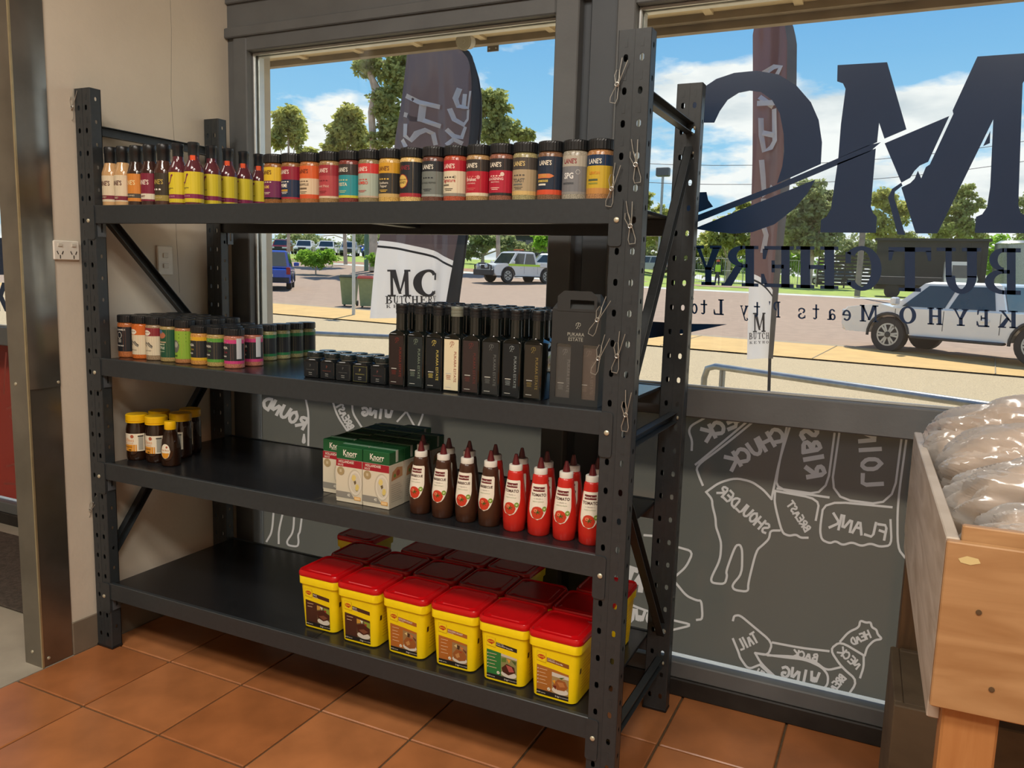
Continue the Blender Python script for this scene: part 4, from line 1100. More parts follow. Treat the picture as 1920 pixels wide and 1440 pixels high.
for i in range(8):
    f0 = oil('front-row tall square oil bottle with ' + ON[i], (OX[i], .0925 + (.008 if i == 7 else 0), DECK[1]), R_(random.uniform(-2, 2)), OL[i][0], OL[i][1], None)
    for k in range(1, 5):
        o = dup(f0, (OX[i] - .003 * k + random.uniform(-.003, .003), .0925 + .062 * k, DECK[1]), R_(random.uniform(-4, 4)), 'tall square oil bottle, %s file from the left, %s row behind the front' % (ORD[i], ORD[k - 1]), 'square oil bottles on the second shelf')
    if i == 3:
        for ch in f0.children:
            if ch.name.startswith('cap'):
                ch.data = ch.data.copy(); ch.data.materials[0] = m_gcap
                ch['label'] = 'pale grey-green screw cap'
# ---- black carry box with two bottles
m_card = mat('black_card', srgb(42, 44, 44), .55, nscale=20, namt=.08)
cb = thing('carry_box', 'black cardboard carry box with a handle and two clear windows', 'box', (1.7765, .105, DECK[1]), 0.0)
CWX, CY = .068, .040
b = MB()
# front panel with two windows: built from strips
xsr = [-CWX, -.053, -.012, .022, .060, CWX]
zsr = [0, .017, .160, .251]
for i in range(5):
    for j in range(3):
        if i in (1, 3) and j == 1:
            continue
        b.box((xsr[i], -CY, zsr[j]), (xsr[i + 1], -CY + .001, zsr[j + 1]), m_card)
b.build('front_panel', cb)
b = MB(); b.box((-CWX, -CY + .001, 0), (-CWX + .001, CY, .251), m_card); b.box((CWX - .001, -CY + .001, 0), (CWX, CY, .251), m_card); b.box((-CWX, CY - .001, 0), (CWX, CY, .251), m_card); b.box((-CWX + .001, -CY + .001, 0), (CWX - .001, CY - .001, .001), m_card); b.build('sides', cb)
b = MB()
b.add([(-CWX, -CY, .251), (CWX, -CY, .251), (.050, -.004, .292), (-.050, -.004, .292)], [(0, 1, 2, 3)], m_card)
b.add([(-CWX, CY, .251), (CWX, CY, .251), (.050, .004, .292), (-.050, .004, .292)], [(3, 2, 1, 0)], m_card)
b.add([(-CWX, -CY, .251), (-CWX, CY, .251), (-.050, .004, .292), (-.050, -.004, .292)], [(0, 1, 2, 3)], m_card)
b.add([(CWX, -CY, .251), (CWX, CY, .251), (.050, .004, .292), (.050, -.004, .292)], [(3, 2, 1, 0)], m_card)
b.build('gable_top', cb)
b = MB()     # handle plate with a slot
for x0, x1, z0, z1 in ((-.054, -.018, .246, .284), (.048, .056, .246, .284), (-.018, .048, .246, .253), (-.018, .048, .276, .284)):
    b.box((x0, -CY - .0012, z0), (x1, -CY - .0002, z1), m_card)
b.prism([(-.054, .284), (.056, .284), (.040, .299), (-.036, .299)], m_card, 'y', -CY - .0012, -CY - .0002)
b.build('handle', cb)
b = MB(); g = flat(-CY - .0005); mi = pm('a8a89c'); swash(b, g, .006, .207, .0115, mi); b.text('PUKARA', g, mi, .0125, 0, .186); b.text('ESTATE', g, mi, .0125, 0, .1725); b.patch(rect(-.020, .1792, .020, .1797), g, mi); b.build('logo_print', cb)
m_acet = bpy.data.materials.new('clear_acetate'); m_acet.use_nodes = True
t = m_acet.node_tree; t.nodes.clear()
a1 = t.nodes.new('ShaderNodeBsdfTransparent'); a2 = t.nodes.new('ShaderNodeBsdfGlossy'); a2.inputs['Roughness'].default_value = .15; a3 = t.nodes.new('ShaderNodeMixShader'); a3.inputs[0].default_value = .12; a4 = t.nodes.new('ShaderNodeOutputMaterial')
t.links.new(a1.outputs[0], a3.inputs[1]); t.links.new(a2.outputs[0], a3.inputs[2]); t.links.new(a3.outputs[0], a4.inputs[0])
for x0, x1 in ((-.053, -.012), (.022, .060)):
    b = MB(); b.box((x0, -CY + .0012, .017), (x1, -CY + .0016, .160), m_acet); b.build('clear_window', cb)
for k, (x, bs, ik) in enumerate(((-.0335, '30343a', '787c7c'), (.0335, '4a3c38', '7a6a60'))):
    oil('square oil bottle inside the carry box behind its %s window' % ('left', 'right')[k], (1.7765 + x, .1035, DECK[1] + .0012), 0.0, bs, ik)
# ---- honey jars on the third shelf
m_honey = mat('dark_honey', srgb(40, 22, 12), .07, spec=.8, nscale=10, namt=.25)
m_ylid = mat('yellow_lid', srgb(240, 190, 10), .35, nscale=60, namt=.05)
def honey(label, loc, rz):
    t = thing('honey_jar', label, 'jar', loc, rz, 'honey jars on the third shelf')
    r = .0385
    b = MB(); b.lathe([(r - .006, 0), (r - .001, .006), (r, .014), (r, .112), (r - .002, .124), (r - .005, .133), (r - .006, .141)], m_honey, 32); b.build('jar', t)
    c = MB(); c.lathe([(r - .001, .1385), (r, .139), (r, .143), (r - .002, .1435), (r - .002, .145), (r, .1455), (r, .165), (r - .003, .168), (r - .005, .1675)], m_ylid, 36); c.build('lid', t)
    def ex(bb, fn):
        xrect(bb, -.052, .036, .030, .060, fn(1), pm('e0982c'), 8)
        xrect(bb, .036, .040, .052, .094, fn(1), pm('a8a89c'), 3)
        xrect(bb, .034, .089, .054, .093, fn(2), pm('3a3630'), 3)
        bb.patch([(-.050, .062), (-.046, .062), (-.045, .094), (-.049, .096)], fn(2), pm('5a5040'))
        bb.patch(circ(.014, .090, .007, n=6), fn(2), pm('b0583c'))
        xrect(bb, .0, .0385, .010, .0425, fn(2), pm('4a3410'), 2)
    l = lbl(cfn(r), -.058, .058, [(.036, .100, 'ece4cc')], [('Old Bees', -.008, .076, .0185, 'e0a878', .01, .85), ('100% RAW HONEY', -.008, .0645, .0065, 'd89860'), ('FOREST BLEND', -.010, .051, .0072, '7a4a10', .02)], ex); l.build('label', t)
    return t
h0 = honey('yellow-lidded jar of dark honey at the front left, beside the left post', (.062, .112, DECK[2]), R_(2))
for (x, y, lb) in ((.150, .122, 'yellow-lidded honey jar at the front beside the small squeeze bottle'), (.070, .204, 'yellow-lidded honey jar behind the left one'), (.165, .216, 'yellow-lidded honey jar in the middle row behind the squeeze bottle'), (.128, .296, 'yellow-lidded honey jar at the very back of the group')):
    dup(h0, (x, y, DECK[2]), R_(random.uniform(-6, 6) + (0 if y < .2 else -25)), lb, 'honey jars on the third shelf')
t = thing('honey_squeeze_bottle', 'small dark honey squeeze bottle with a yellow cap and oval label', 'bottle', (.236, .108, DECK[2]), R_(20))
b = MB(); b.lathe([(.028, 0), (.032, .004), (.0335, .020), (.0335, .060), (.030, .092), (.022, .119), (.0175, .131), (.0175, .138)], m_honey, 32); b.build('bottle', t)
b = MB(); b.lathe([(.0198, .131), (.0202, .132), (.0202, .156), (.019, .159), (.017, .1595)], m_ylid, 30); b.build('cap', t)
def hr(lv):
    pr = [(.0335, .020), (.0335, .060), (.030, .088)]
    def f(s, z):
        if z < .06:
            rr = .0335
        else:
            rr = .0335 - (z - .06) / .028 * .0035
        return cyl(rr + .0004 + .0003 * lv)(s, z)
    return f
b = MB(); b.cpatch(circ(-.004, .056, .0185, .026, 24), hr(1), pm('ece4cc')); b.text('Old Bees', hr(3), pm('c88858'), .0085, -.004, .060); b.cpatch([(-.019, .050), (.011, .050), (.009, .040), (.003, .032), (-.011, .032), (-.017, .040)], hr(2.2), pm('e0982c')); b.patch(circ(.002, .071, .004, n=6), hr(3), pm('b0583c')); b.build('label', t)
# ---- sauce boxes
KX = .0975; KD = .083; KH = .174
m_kside = mat('carton_cream', srgb(214, 206, 184), .45, nscale=12, namt=.04)
def carton(label, loc):
    t = thing('sauce_carton', label, 'carton', loc, 0.0, 'hollandaise cartons on the third shelf')
    hx, hy = KX / 2 - .0008, KD / 2 - .0008
    gr, rd = pm('1f5a32', .35), pm('a01f2c')
    b = MB(); b.bbox((-hx, -hy, 0), (hx, hy, .135), m_kside, .0015); b.build('carton_body', t)
    b = MB(); b.bbox((-hx, -hy, .135), (hx, hy, KH), gr, .0015); b.build('carton_top', t)
    b = MB(); b.box((-.006, -hy - .0006, KH), (.006, hy, KH + .0008), pm('c8c8b8')) if False else b.bbox((-hx, -.006, KH - .0004), (hx, .006, KH + .0022), pm('6a8a74', .3), .0008)
    b.bbox((hx - .0002, -.006, .140), (hx + .0008, .006, KH + .002), pm('b8bcae'), .0002); b.build('fold_seam', t)
    f = flat(-hy - .0005); g = flat(-hy - .0010); k = flat(-hy - .0015)
    l = MB()
    l.patch(rect(-hx, .112, hx, .1349), f, rd)
    l.patch(rect(-hx, .010, hx, .112), f, pm('d8d0b8'))
    l.patch([(-hx, .014), (.022, .014), (.006, .034), (-hx, .034)], g, pm('8e8a80'))
    l.patch(circ(.022, .066, .0265, .042, 28), flat(-hy - .0008), pm('c2baa4')); l.patch(circ(.024, .066, .0235, .038, 28), g, pm('dcd6c4'))
    l.patch(circ(.024, .066, .019, .031, 24), flat(-hy - .0012), pm('cfc8b4'))
    l.patch([(.010, .078), (.014, .090), (.022, .091), (.027, .084), (.024, .074), (.016, .071)], k, pm('ddc878')); l.patch([(.024, .050), (.027, .062), (.035, .063), (.0385, .054), (.034, .044), (.027, .043)], k, pm('d8c470'))
    l.patch([(.018, .070), (.026, .074), (.028, .066), (.022, .060)], k, pm('6a5a3c')); l.patch([(.022, .046), (.030, .042), (.036, .046), (.030, .040)], k, pm('5a5a38'))
    l.patch(circ(-.030, .098, .0135, n=18), k, pm('a8946a')); l.patch(rect(-.034, .094, -.026, .103), flat(-hy - .0018), pm('c8ba98'))
    l.patch(rect(.020, .012, .044, .023), k, pm('e0a040')); l.patch(rect(.022, .0135, .042, .0215), flat(-hy - .0019), pm('ecc890'))
    w = pm('ece8d8')
    l.text('Knorr', g, w, .026, .004, .155, .015, .8); l.patch(rect(-.014, .1438, .022, .1450), g, w)
    l.text('HOLLANDAISE', g, w, .0115, -.010, .1275, .01, .75); l.text('SAUCE', g, w, .0085, -.031, .1175, .01, .8)
    l.text('40', k, w, .014, .000, .0245, .01, .75)
    l.build('front_print', t)
    s = MB(); sx = hx + .0006
    s.patch([(-.030, .085), (.030, .092), (.030, .120), (.000, .124), (-.024, .112)], lambda y, z: (sx, y, z), pm('b8865a')); s.patch(circ(.006, .106, .010, n=10), lambda y, z: (sx + .0004, y, z), pm('a04830')); s.patch(circ(-.012, .100, .006, n=10), lambda y, z: (sx + .0004, y, z), pm('6a8a3c'))
    for q in range(9):
        s.patch(rect(-.030, .020 + q * .0065, .028 - (q % 3) * .006, .0215 + q * .0065), lambda y, z: (sx, y, z), pm('a8a292'))
    s.build('side_print', t)
    return t
K0 = None
kcols = [(.9575, .1135, 4, 'left'), (1.0565, .054, 5, 'middle'), (1.1555, .055, 4, 'right')]
for ci, (x, y0, n, nm) in enumerate(kcols):
    for k in range(n):
        lb = 'green-topped hollandaise carton, %s file, %s' % (nm, ('front one' if k == 0 else '%s back from the front' % ORD[k]))
        loc = (x - .002 * k, y0 + KD / 2 + KD * k, DECK[2])
        if K0 is None:
            K0 = carton(lb, loc)
        else:
            dup(K0, loc, R_(random.uniform(-1, 1)), lb, 'hollandaise cartons on the third shelf')
# ---- squeeze bottles
SPROF = [(.027, 0), (.0305, .004), (.0325, .030), (.0332, .052), (.0325, .075), (.0295, .105), (.0255, .132), (.0228, .150), (.0222, .160), (.0212, .166), (.0185, .171), (.0165, .172)]
def sprof(z):
    for (r0, z0), (r1, z1) in zip(SPROF, SPROF[1:]):
        if z0 <= z <= z1 and z1 > z0:
            return r0 + (r1 - r0) * (z - z0) / (z1 - z0)
    return SPROF[-1][0]
def sfn(lv):
    return lambda s, z: (lambda r: (r * math.sin(s / r), -r * math.cos(s / r), z))(sprof(z) + .0005 + .0004 * lv)
m_noz = mat('dark_red_nozzle', srgb(92, 20, 24), .35, nscale=50, namt=.08)
def squeeze(label, loc, rz, colr, word):
    t = thing('squeeze_bottle', label, 'bottle', loc, rz, 'squeeze sauce bottles on the third shelf')
    b = MB(); b.lathe(SPROF, mat('sauce_' + colr, srgb(int(colr[0:2], 16), int(colr[2:4], 16), int(colr[4:6], 16)), .28, nscale=15, namt=.06), 32); b.build('bottle', t)
    c = MB(); c.lathe([(.0180, .170), (.0188, .171), (.0188, .185), (.0178, .187), (.0120, .187)], m_white, 30); c.build('collar', t)
    c = MB(); c.lathe([(.0110, .186), (.0100, .190), (.0075, .202), (.0052, .212), (.0040, .216), (.0020, .2165)], m_noz, 20); c.build('nozzle', t)
    l = MB(); rows = []
    N = 22; K = 10
    vs = []; fs = []
    for j in range(N + 1):
        z = .048 + (.146 - .048) * j / N
        e = (z - .048) / .098
        half_l = .0285 * min(1, math.sqrt(max(0.0, 1 - (1 - min(e / .38, 1)) ** 2)) + .05) * (1 - .22 * max(0, e - .4))
        half_r = .0285 * min(1, math.sqrt(max(0.0, 1 - (1 - min(e / .62, 1)) ** 2)) + .02) * (1 - .22 * max(0, e - .4))
        if e > .96:
            half_l *= .93; half_r *= .93
        for i in range(K + 1):
            s = -half_l + (half_l + half_r) * i / K
            vs.append(sfn(0)(s, z))
    for j in range(N):
        for i in range(K):
            a = j * (K + 1) + i
            fs.append((a, a + 1, a + K + 2, a + K + 1))
    l.add(vs, fs, pm('ece6d4'))
    l.cpatch(circ(-.002, .068, .0185, .0175, 22), sfn(1.2), pm('c83a22')); l.cpatch(circ(-.006, .074, .006, .005, 10), sfn(2.2), pm('e07a58'))
    for k in range(6):
        a = k * math.pi / 3 + .3
        l.ribbon([(-.001, .070), (-.001 + .008 * math.cos(a), .070 + .006 * math.sin(a))], .0022, sfn(2.6), pm('3c5a20'))
    l.cpatch(circ(.0185, .079, .0068, n=16), sfn(2.2), pm('7a9a3a')); l.patch([(.0185, .0755), (.0150, .0795), (.0165, .0815), (.0185, .080), (.0205, .0815), (.0220, .0795)], sfn(3), pm('d0e0a8'))
    xrect(l, -.0170, .1260, .0170, .1385, sfn(1.2), pm('6a1f24'), 6)
    l.text('MasterFoods', sfn(2.4), pm('ece6d4'), .0068, 0, .1322, .02)
    l.text(word, sfn(1.6), pm('4a2a24'), .0112 if len(word) < 7 else .0098, 0, .1165, .025, .92)
    l.text('SAUCE', sfn(1.6), pm('5a4a40'), .0045, 0, .1065); xrect(l, -.014, .1062, -.008, .1067, sfn(1.6), pm('5a4a40')); xrect(l, .008, .1062, .014, .1067, sfn(1.6), pm('5a4a40'))
    l.text('MADE IN AUSTRALIA', sfn(1.6), pm('6a8a4a'), .0034, 0, .0985)
    l.build('label', t)
    return t
bq = squeeze('b', (0, 0, 0), 0, '44281a', 'BARBECUE'); to = squeeze('t', (0, 0, 0), 0, 'c4281e', 'TOMATO')
FX = [1.293, 1.370, 1.4494, 1.525, 1.6041, 1.6802, 1.756, 1.8315]
usedb = {'b': False, 't': False}
def place(kind, loc, rz, lb):
    src = bq if kind == 'b' else to
    if not usedb[kind]:
        usedb[kind] = True
        src.location = loc; src.rotation_euler = (0, 0, rz); src['label'] = lb; return src
    return dup(src, loc, rz, lb, 'squeeze sauce bottles on the third shelf')
for i, x in enumerate(FX):
    kd = 'b' if i < 4 else 't'
    nm = 'brown barbecue' if i < 4 else 'red tomato'
    place(kd, (x, .090, DECK[2]), R_((0, 3, 4, -2, 2, 15, 2, 12)[i]), 'front-row %s squeeze bottle, %s from the left of its kind' % (nm, ORD[i % 4]))
    xb = [1.2500, 1.341, 1.412, 1.499, 1.585, 1.664, 1.745, 1.818][i]
    place('b' if i < 3 else 't', (xb, .170, DECK[2]), R_(random.uniform(-6, 6)), 'back-row %s squeeze bottle, %s from the left in that row' % ('brown barbecue' if i < 3 else 'red tomato', ORD[i]))
# ---- gravy tubs on the bottom shelf
m_tub = mat('yellow_tub_plastic', srgb(244, 214, 8), .38, nscale=25, namt=.04)
m_tlid = mat('red_tub_lid', srgb(196, 14, 20), .22, nscale=25, namt=.05)
def tub_half(z):
    return .0655 + (.0735 - .0655) * min(z / .165, 1)
def tub(label, loc, rz, kind):
    t = thing('gravy_tub', label, 'tub', loc, rz, 'gravy tubs on the bottom shelf')
    b = MB()
    b.loft([[(x, y, z) for x, y in rrect(a, a, .020, 5)] for a, z in ((.061, 0), (.0655, .004), (.0735, .155), (.0735, .156))], m_tub, None, True)
    b.build('tub', t)
    c = MB(); c.loft([[(x, y, z) for x, y in rrect(a, a, .020, 5)] for a, z in ((.0745, .150), (.0780, .152), (.0785, .176), (.0770, .1785))], m_tub, None, True); c.build('rim_band', t)
    d = MB(); d.loft([[(x, y, z) for x, y in rrect(a, a, q, 5)] for a, q, z in ((.0795, .022, .178), (.0805, .022, .181), (.0800, .022, .190), (.0770, .021, .1955), (.0735, .020, .1955), (.0705, .019, .1925), (.060, .016, .1925), (.058, .016, .1945), (.052, .012, .1945))], m_tlid, None, True); d.build('lid', t)
    def fn(lv):
        return lambda s, z: (s, -tub_half(z) - .0006 - .0004 * lv, z)
    l = MB()
    body, strip, head, tail, food = {
        'rich': ('4a2a1e', '4a2c20', 'RICH', 'Gravy Mix', 'r'), 'golden': ('b0682a', 'a8642e', 'GOLDEN ROAST', 'Gravy Mix', 'g'),
        'instant': ('2f7a3c', '2a2420', 'Instant RICH Gravy Mix', 'Gluten Free', 'i'), 'chicken': ('a86a2c', '8a5424', 'CHICKEN Gravy Mix', 'Gluten Free', 'c')}[kind]
    P = lambda pts, lv, c: l.patch(pts, fn(lv), pm(c))
    P([(-.050, .010), (.046, .010), (.046, .024), (-.050, .024)], 0, '26221e')
    P([(-.050, .024), (-.004, .024), (-.004, .094), (-.050, .098)], 0, body)
    P([(-.004, .024), (.046, .024), (.046, .088), (-.004, .094)], 0, body if kind in ('golden', 'chicken', 'rich') else 'c8c0b0')
    P([(-.004, .024), (.046, .024), (.046, .082), (-.004, .086)], .6, {'r': '6a5a3c', 'g': '9a7a50', 'i': '8a8a58', 'c': 'a08a5c'}[food])
    P(circ(.021, .034, .0245, .0105, 20), 1.2, 'd8d2c4')
    if food == 'r':
        P([(-.004, .086), (-.004, .070), (.010, .074), (.012, .085)], 1, 'c89a3c'); P([(.022, .083), (.046, .080), (.046, .062), (.030, .066)], 1, '8a9a3a'); P([(.008, .084), (.020, .083), (.016, .072)], 1.2, 'd8dcc0'); P([(-.004, .066), (.020, .074), (.044, .062), (.044, .046), (.020, .036), (-.002, .044)], 1.6, '4a2418'); P([(.002, .050), (.022, .056), (.038, .050), (.022, .040)], 2, '7a4a34'); P(circ(.030, .072, .004, n=8), 2, 'a03a28')
    elif food == 'g':
        P([(-.002, .050), (.010, .066), (.034, .064), (.044, .050), (.040, .036), (.020, .030), (.002, .036)], 1.6, '9a5c2c'); P([(.006, .048), (.018, .056), (.022, .044), (.012, .038)], 2, 'c08a50'); P([(.002, .076), (.012, .082), (.014, .070)], 2, 'd8c488'); P([(.012, .080), (.022, .078), (.020, .066), (.012, .068)], 2, '4a3020'); P([(.022, .078), (.034, .074), (.030, .064)], 2, 'c87840'); P([(.030, .072), (.044, .066), (.042, .058)], 2.2, '6a3a2c'); P([(.016, .062), (.030, .061), (.026, .057)], 2.4, 'a83a24')
    elif food == 'i':
        P([(-.002, .080), (.012, .083), (.012, .070), (-.002, .068)], 1, '5a7a34'); P([(.014, .082), (.026, .080), (.022, .068)], 1.2, 'd89a3c'); P([(.028, .080), (.044, .078), (.042, .066)], 1, '4a5a2c'); P([(-.002, .050), (.014, .066), (.038, .060), (.042, .044), (.020, .032), (.002, .038)], 1.6, '4a2418'); P([(.012, .062), (.030, .060), (.038, .046), (.022, .042)], 2, 'b05a50')
    else:
        P([(-.004, .086), (.046, .082), (.046, .072), (-.004, .074)], .9, 'd0ccc0'); P([(.000, .050), (.014, .068), (.036, .066), (.044, .050), (.034, .038), (.012, .036)], 1.6, '9a5a2c'); P([(.012, .060), (.030, .062), (.036, .050), (.020, .046)], 2, 'b87a44'); P([(-.003, .060), (.006, .064), (.006, .052)], 2, 'e0a030'); P([(-.002, .046), (.010, .048), (.008, .036)], 2, '6a2018'); P([(.018, .074), (.034, .078), (.024, .070)], 2, '4a6a2c')
    P([(-.020, .112), (.046, .106), (.046, .118), (-.020, .125)], 0, strip)
    P([(-.050, .110), (-.022, .107), (-.022, .136), (-.050, .138)], 1.4, 'd0b010'); P([(-.049, .1115), (-.023, .1085), (-.023, .1355), (-.049, .1370)], 2, 'f0d21a')
    P(circ(-.036, .1235, .0115, .0062, 18), 2.6, 'c0281e'); P([(-.038, .1185), (-.030, .1185), (-.034, .1150)], 2.6, 'c0281e')
    l.text('MAGGI', fn(3.4), pm('f0d21a'), .0070, -.036, .1235, .02, .8)
    sl = lambda x: -.0055 * (x + .02) / .066
    w = pm('f0e8d8')
    vs, fs = text2d(head, .01, 'LEFT'); sz = .0078 if len(head) < 14 else .0062
    l.add([fn(1.5)(-.018 + x * sz * .85, .1195 - (.002 if kind in ('instant', 'chicken') else 0) + y * sz + sl(-.018 + x * sz)) for x, y in vs], fs, w)
    vs, fs = text2d(tail, 0, 'LEFT')
    dzz = -.0055 if kind in ('rich', 'golden') else .0042
    l.add([fn(1.5)(-.018 + x * .0045, .1185 + dzz + y * .0045 + sl(-.018 + x * .0045)) for x, y in vs], fs, w)
    l.text('400 serves', fn(1.5), w, .0052, -.034, .0165); l.patch(circ(-.0475, .0165, .0014, n=8), fn(1.5), w); l.text('2 kg', fn(1.5), w, .0068, .012, .0165, .01); l.text('(72 Litres) MAKES', fn(1.5), w, .0038, .032, .0165)
    for q in range(5 if kind != 'rich' else 2):
        l.patch(rect(-.042, .086 - q * .0105, -.018 - (q % 2) * .005, .0875 - q * .0105), fn(1.4), pm('e8c8a0'))
        if kind in ('instant', 'chicken'):
            l.patch(circ(-.0460, .0868 - q * .0105, .002, n=8), fn(1.4), pm('d8c8b0'))
    if kind != 'rich':
        l.patch(circ(-.0125, .032, .0048, n=14), fn(1.6), pm('ece6d4')); l.ribbon([(-.0150, .032), (-.0130, .0300), (-.0100, .0345)], .0012, fn(2.4), pm('5a7a3c'))
    l.build('label', t)
    s = MB()
    sf = lambda y, z: (tub_half(z) + .0007, y, z)
    for q in range(10):
        s.patch(rect(-.035, .030 + q * .010, .035 - (q % 3) * .01, .0325 + q * .010), sf, pm('d8b818'))
    s.patch(rect(-.052, .088, -.042, .104), sf, pm('4a2c20'))
    s.build('side_print', t)
    return t
TX = [.9265, 1.0970, 1.2660, 1.4335, 1.5995, 1.7640]
TY = [.136, .118, .122, .126, .118, .104]
kinds = ['rich', 'rich', 'golden', 'golden', 'instant', 'chicken']
tn = ['with a dark brown label, leftmost at the front', 'with a dark brown label, second in the front row', 'with an orange label, third in the front row', 'with an orange label, fourth in the front row', 'with a green and black label in the front row', 'with an orange chicken gravy label, rightmost at the front']
tubs = []
for i in range(6):
    tubs.append(tub('red-lidded yellow gravy tub ' + tn[i], (TX[i], TY[i], DECK[3]), R_((0, 0, -1, 1, 0, -1)[i]), kinds[i]))
GT = 'gravy tubs on the bottom shelf'
for i in range(6):
    dup(tubs[i], (TX[i] - .004, TY[i] + .168, DECK[3]), R_(random.uniform(-2, 2)), 'red-lidded yellow gravy tub in the second row, %s from the left' % ORD[i], GT)
for j, i in enumerate((0, 1, 2, 3)):
    dup(tubs[i], (TX[i] + (.10 if j else -.02) - .10 + .01, TY[i] + .338, DECK[3]), R_(random.uniform(-2, 2)), 'red-lidded yellow gravy tub in the back row, %s from the left' % ORD[j], GT)
dup(tubs[5], (1.772, .440, DECK[3]), 0, 'red-lidded yellow gravy tub alone at the back right behind the post', GT)
# ================================================================== PRODUCE CRATE
from mathutils import noise as NZ
def wood(name, c1, c2, scale=(1, 1, 14), rough=.5, dist=3.0):
    m = bpy.data.materials.new(name); m.use_nodes = True
    t = m.node_tree; b = t.nodes['Principled BSDF']; b.inputs['Roughness'].default_value = rough
    co = t.nodes.new('ShaderNodeTexCoord'); mp = t.nodes.new('ShaderNodeMapping'); mp.inputs['Scale'].default_value = scale
    n = t.nodes.new('ShaderNodeTexNoise'); n.inputs['Scale'].default_value = 2.2; n.inputs['Detail'].default_value = 6; n.inputs['Distortion'].default_value = dist
    r = t.nodes.new('ShaderNodeValToRGB'); r.color_ramp.elements[0].position = .3; r.color_ramp.elements[1].position = .7
    r.color_ramp.elements[0].color = tuple(c1) + (1,); r.color_ramp.elements[1].color = tuple(c2) + (1,)
    bp = t.nodes.new('ShaderNodeBump'); bp.inputs['Strength'].default_value = .12; bp.inputs['Distance'].default_value = .003
    for a, bb in ((co.outputs['Object'], mp.inputs[0]), (mp.outputs[0], n.inputs['Vector']), (n.outputs[0], r.inputs[0]), (r.outputs[0], b.inputs['Base Color']), (n.outputs[0], bp.inputs['Height']), (bp.outputs[0], b.inputs['Normal'])):
        t.links.new(a, bb)
    return m
m_ply = wood('orange_plywood', srgb(160, 118, 76), srgb(186, 146, 102), (1.2, 1.2, 9), .45, 1.2)
m_plyw = wood('pale_plywood', srgb(178, 164, 146), srgb(214, 204, 190), (1, 1.5, 10), .6, 1.0)
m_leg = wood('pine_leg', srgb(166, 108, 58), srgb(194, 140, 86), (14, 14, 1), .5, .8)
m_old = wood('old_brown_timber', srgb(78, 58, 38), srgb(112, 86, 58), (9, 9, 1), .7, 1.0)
m_box = wood('dull_timber_box', srgb(78, 66, 50), srgb(104, 90, 70), (2, 2, 4), .75, 1.0)
CR = thing('produce_crate', 'wooden plywood display crate on legs filled with bags at the right', 'crate', (2.634, -.455, 0), R_(2.05))
CW_, CD_, Z0, Z1 = .80, 1.04, .725, 1.012
def cp(name, a, b_, m, ch=.002):
    q = MB(); q.bbox(a, b_, m, ch); return q.build(name, CR)
cp('side_board', (0, .018, Z0), (.020, CD_, Z1), m_plyw)
cp('side_board', (CW_ - .02, .018, Z0), (CW_, CD_, Z1), m_plyw)
cp('front_board', (0, 0, Z0), (CW_, .0178, Z1 - .002), m_ply)
cp('inner_front_board', (.022, .0182, Z0), (CW_ - .022, .034, Z1 + .022), m_ply)
cp('back_board', (.021, CD_ - .02, Z0), (CW_ - .021, CD_, Z1), m_plyw)
cp('base_board', (.021, .035, .885), (CW_ - .021, CD_ - .021, .90), m_plyw)
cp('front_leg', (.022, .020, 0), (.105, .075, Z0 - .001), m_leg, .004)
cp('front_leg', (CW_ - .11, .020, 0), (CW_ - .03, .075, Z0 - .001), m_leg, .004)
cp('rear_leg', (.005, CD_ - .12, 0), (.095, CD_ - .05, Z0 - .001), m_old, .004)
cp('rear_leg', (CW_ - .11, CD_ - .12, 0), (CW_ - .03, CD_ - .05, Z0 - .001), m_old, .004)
cp('bottom_strip', (.002, .05, Z0 - .045), (.022, CD_ - .01, Z0 - .0005), m_plyw)
for (x, z) in ((.055, .90), (.085, .775), (.40, .90), (.62, .80)):
    q = MB(); q.lathe([(.0045, 0), (.0045, .0012), (.002, .0014)], pm('5a4630'), 10, Matrix.Translation((x, -.0002, z)) @ Matrix.Rotation(R_(90), 4, 'X')); q.build('screw', CR)
q = MB(); q.patch([(.018, .984), (.030, .990), (.046, .988), (.050, .981), (.036, .976), (.022, .978)], lambda x, z: (x, -.0006, z), pm('d8c48c')); q.build('paint_chip', CR)
BX = thing('timber_box', 'dull brown timber box standing on the floor under the produce crate', 'box', (2.60, .10, 0), R_(2.05))
q = MB(); q.bbox((0, 0, 0), (.44, .022, .44), m_box, .003); q.build('front_board', BX)
q = MB(); q.bbox((0, .0222, 0), (.022, .34, .44), m_box, .003); q.build('side_board', BX)
q = MB(); q.bbox((.418, .0222, 0), (.44, .34, .44), m_box, .003); q.build('side_board', BX)
q = MB(); q.bbox((.0222, .318, 0), (.4178, .34, .44), m_box, .003); q.build('back_board', BX)
q = MB(); q.bbox((.0222, .0222, .425), (.4178, .3178, .439), m_box, .002); q.build('top_board', BX)
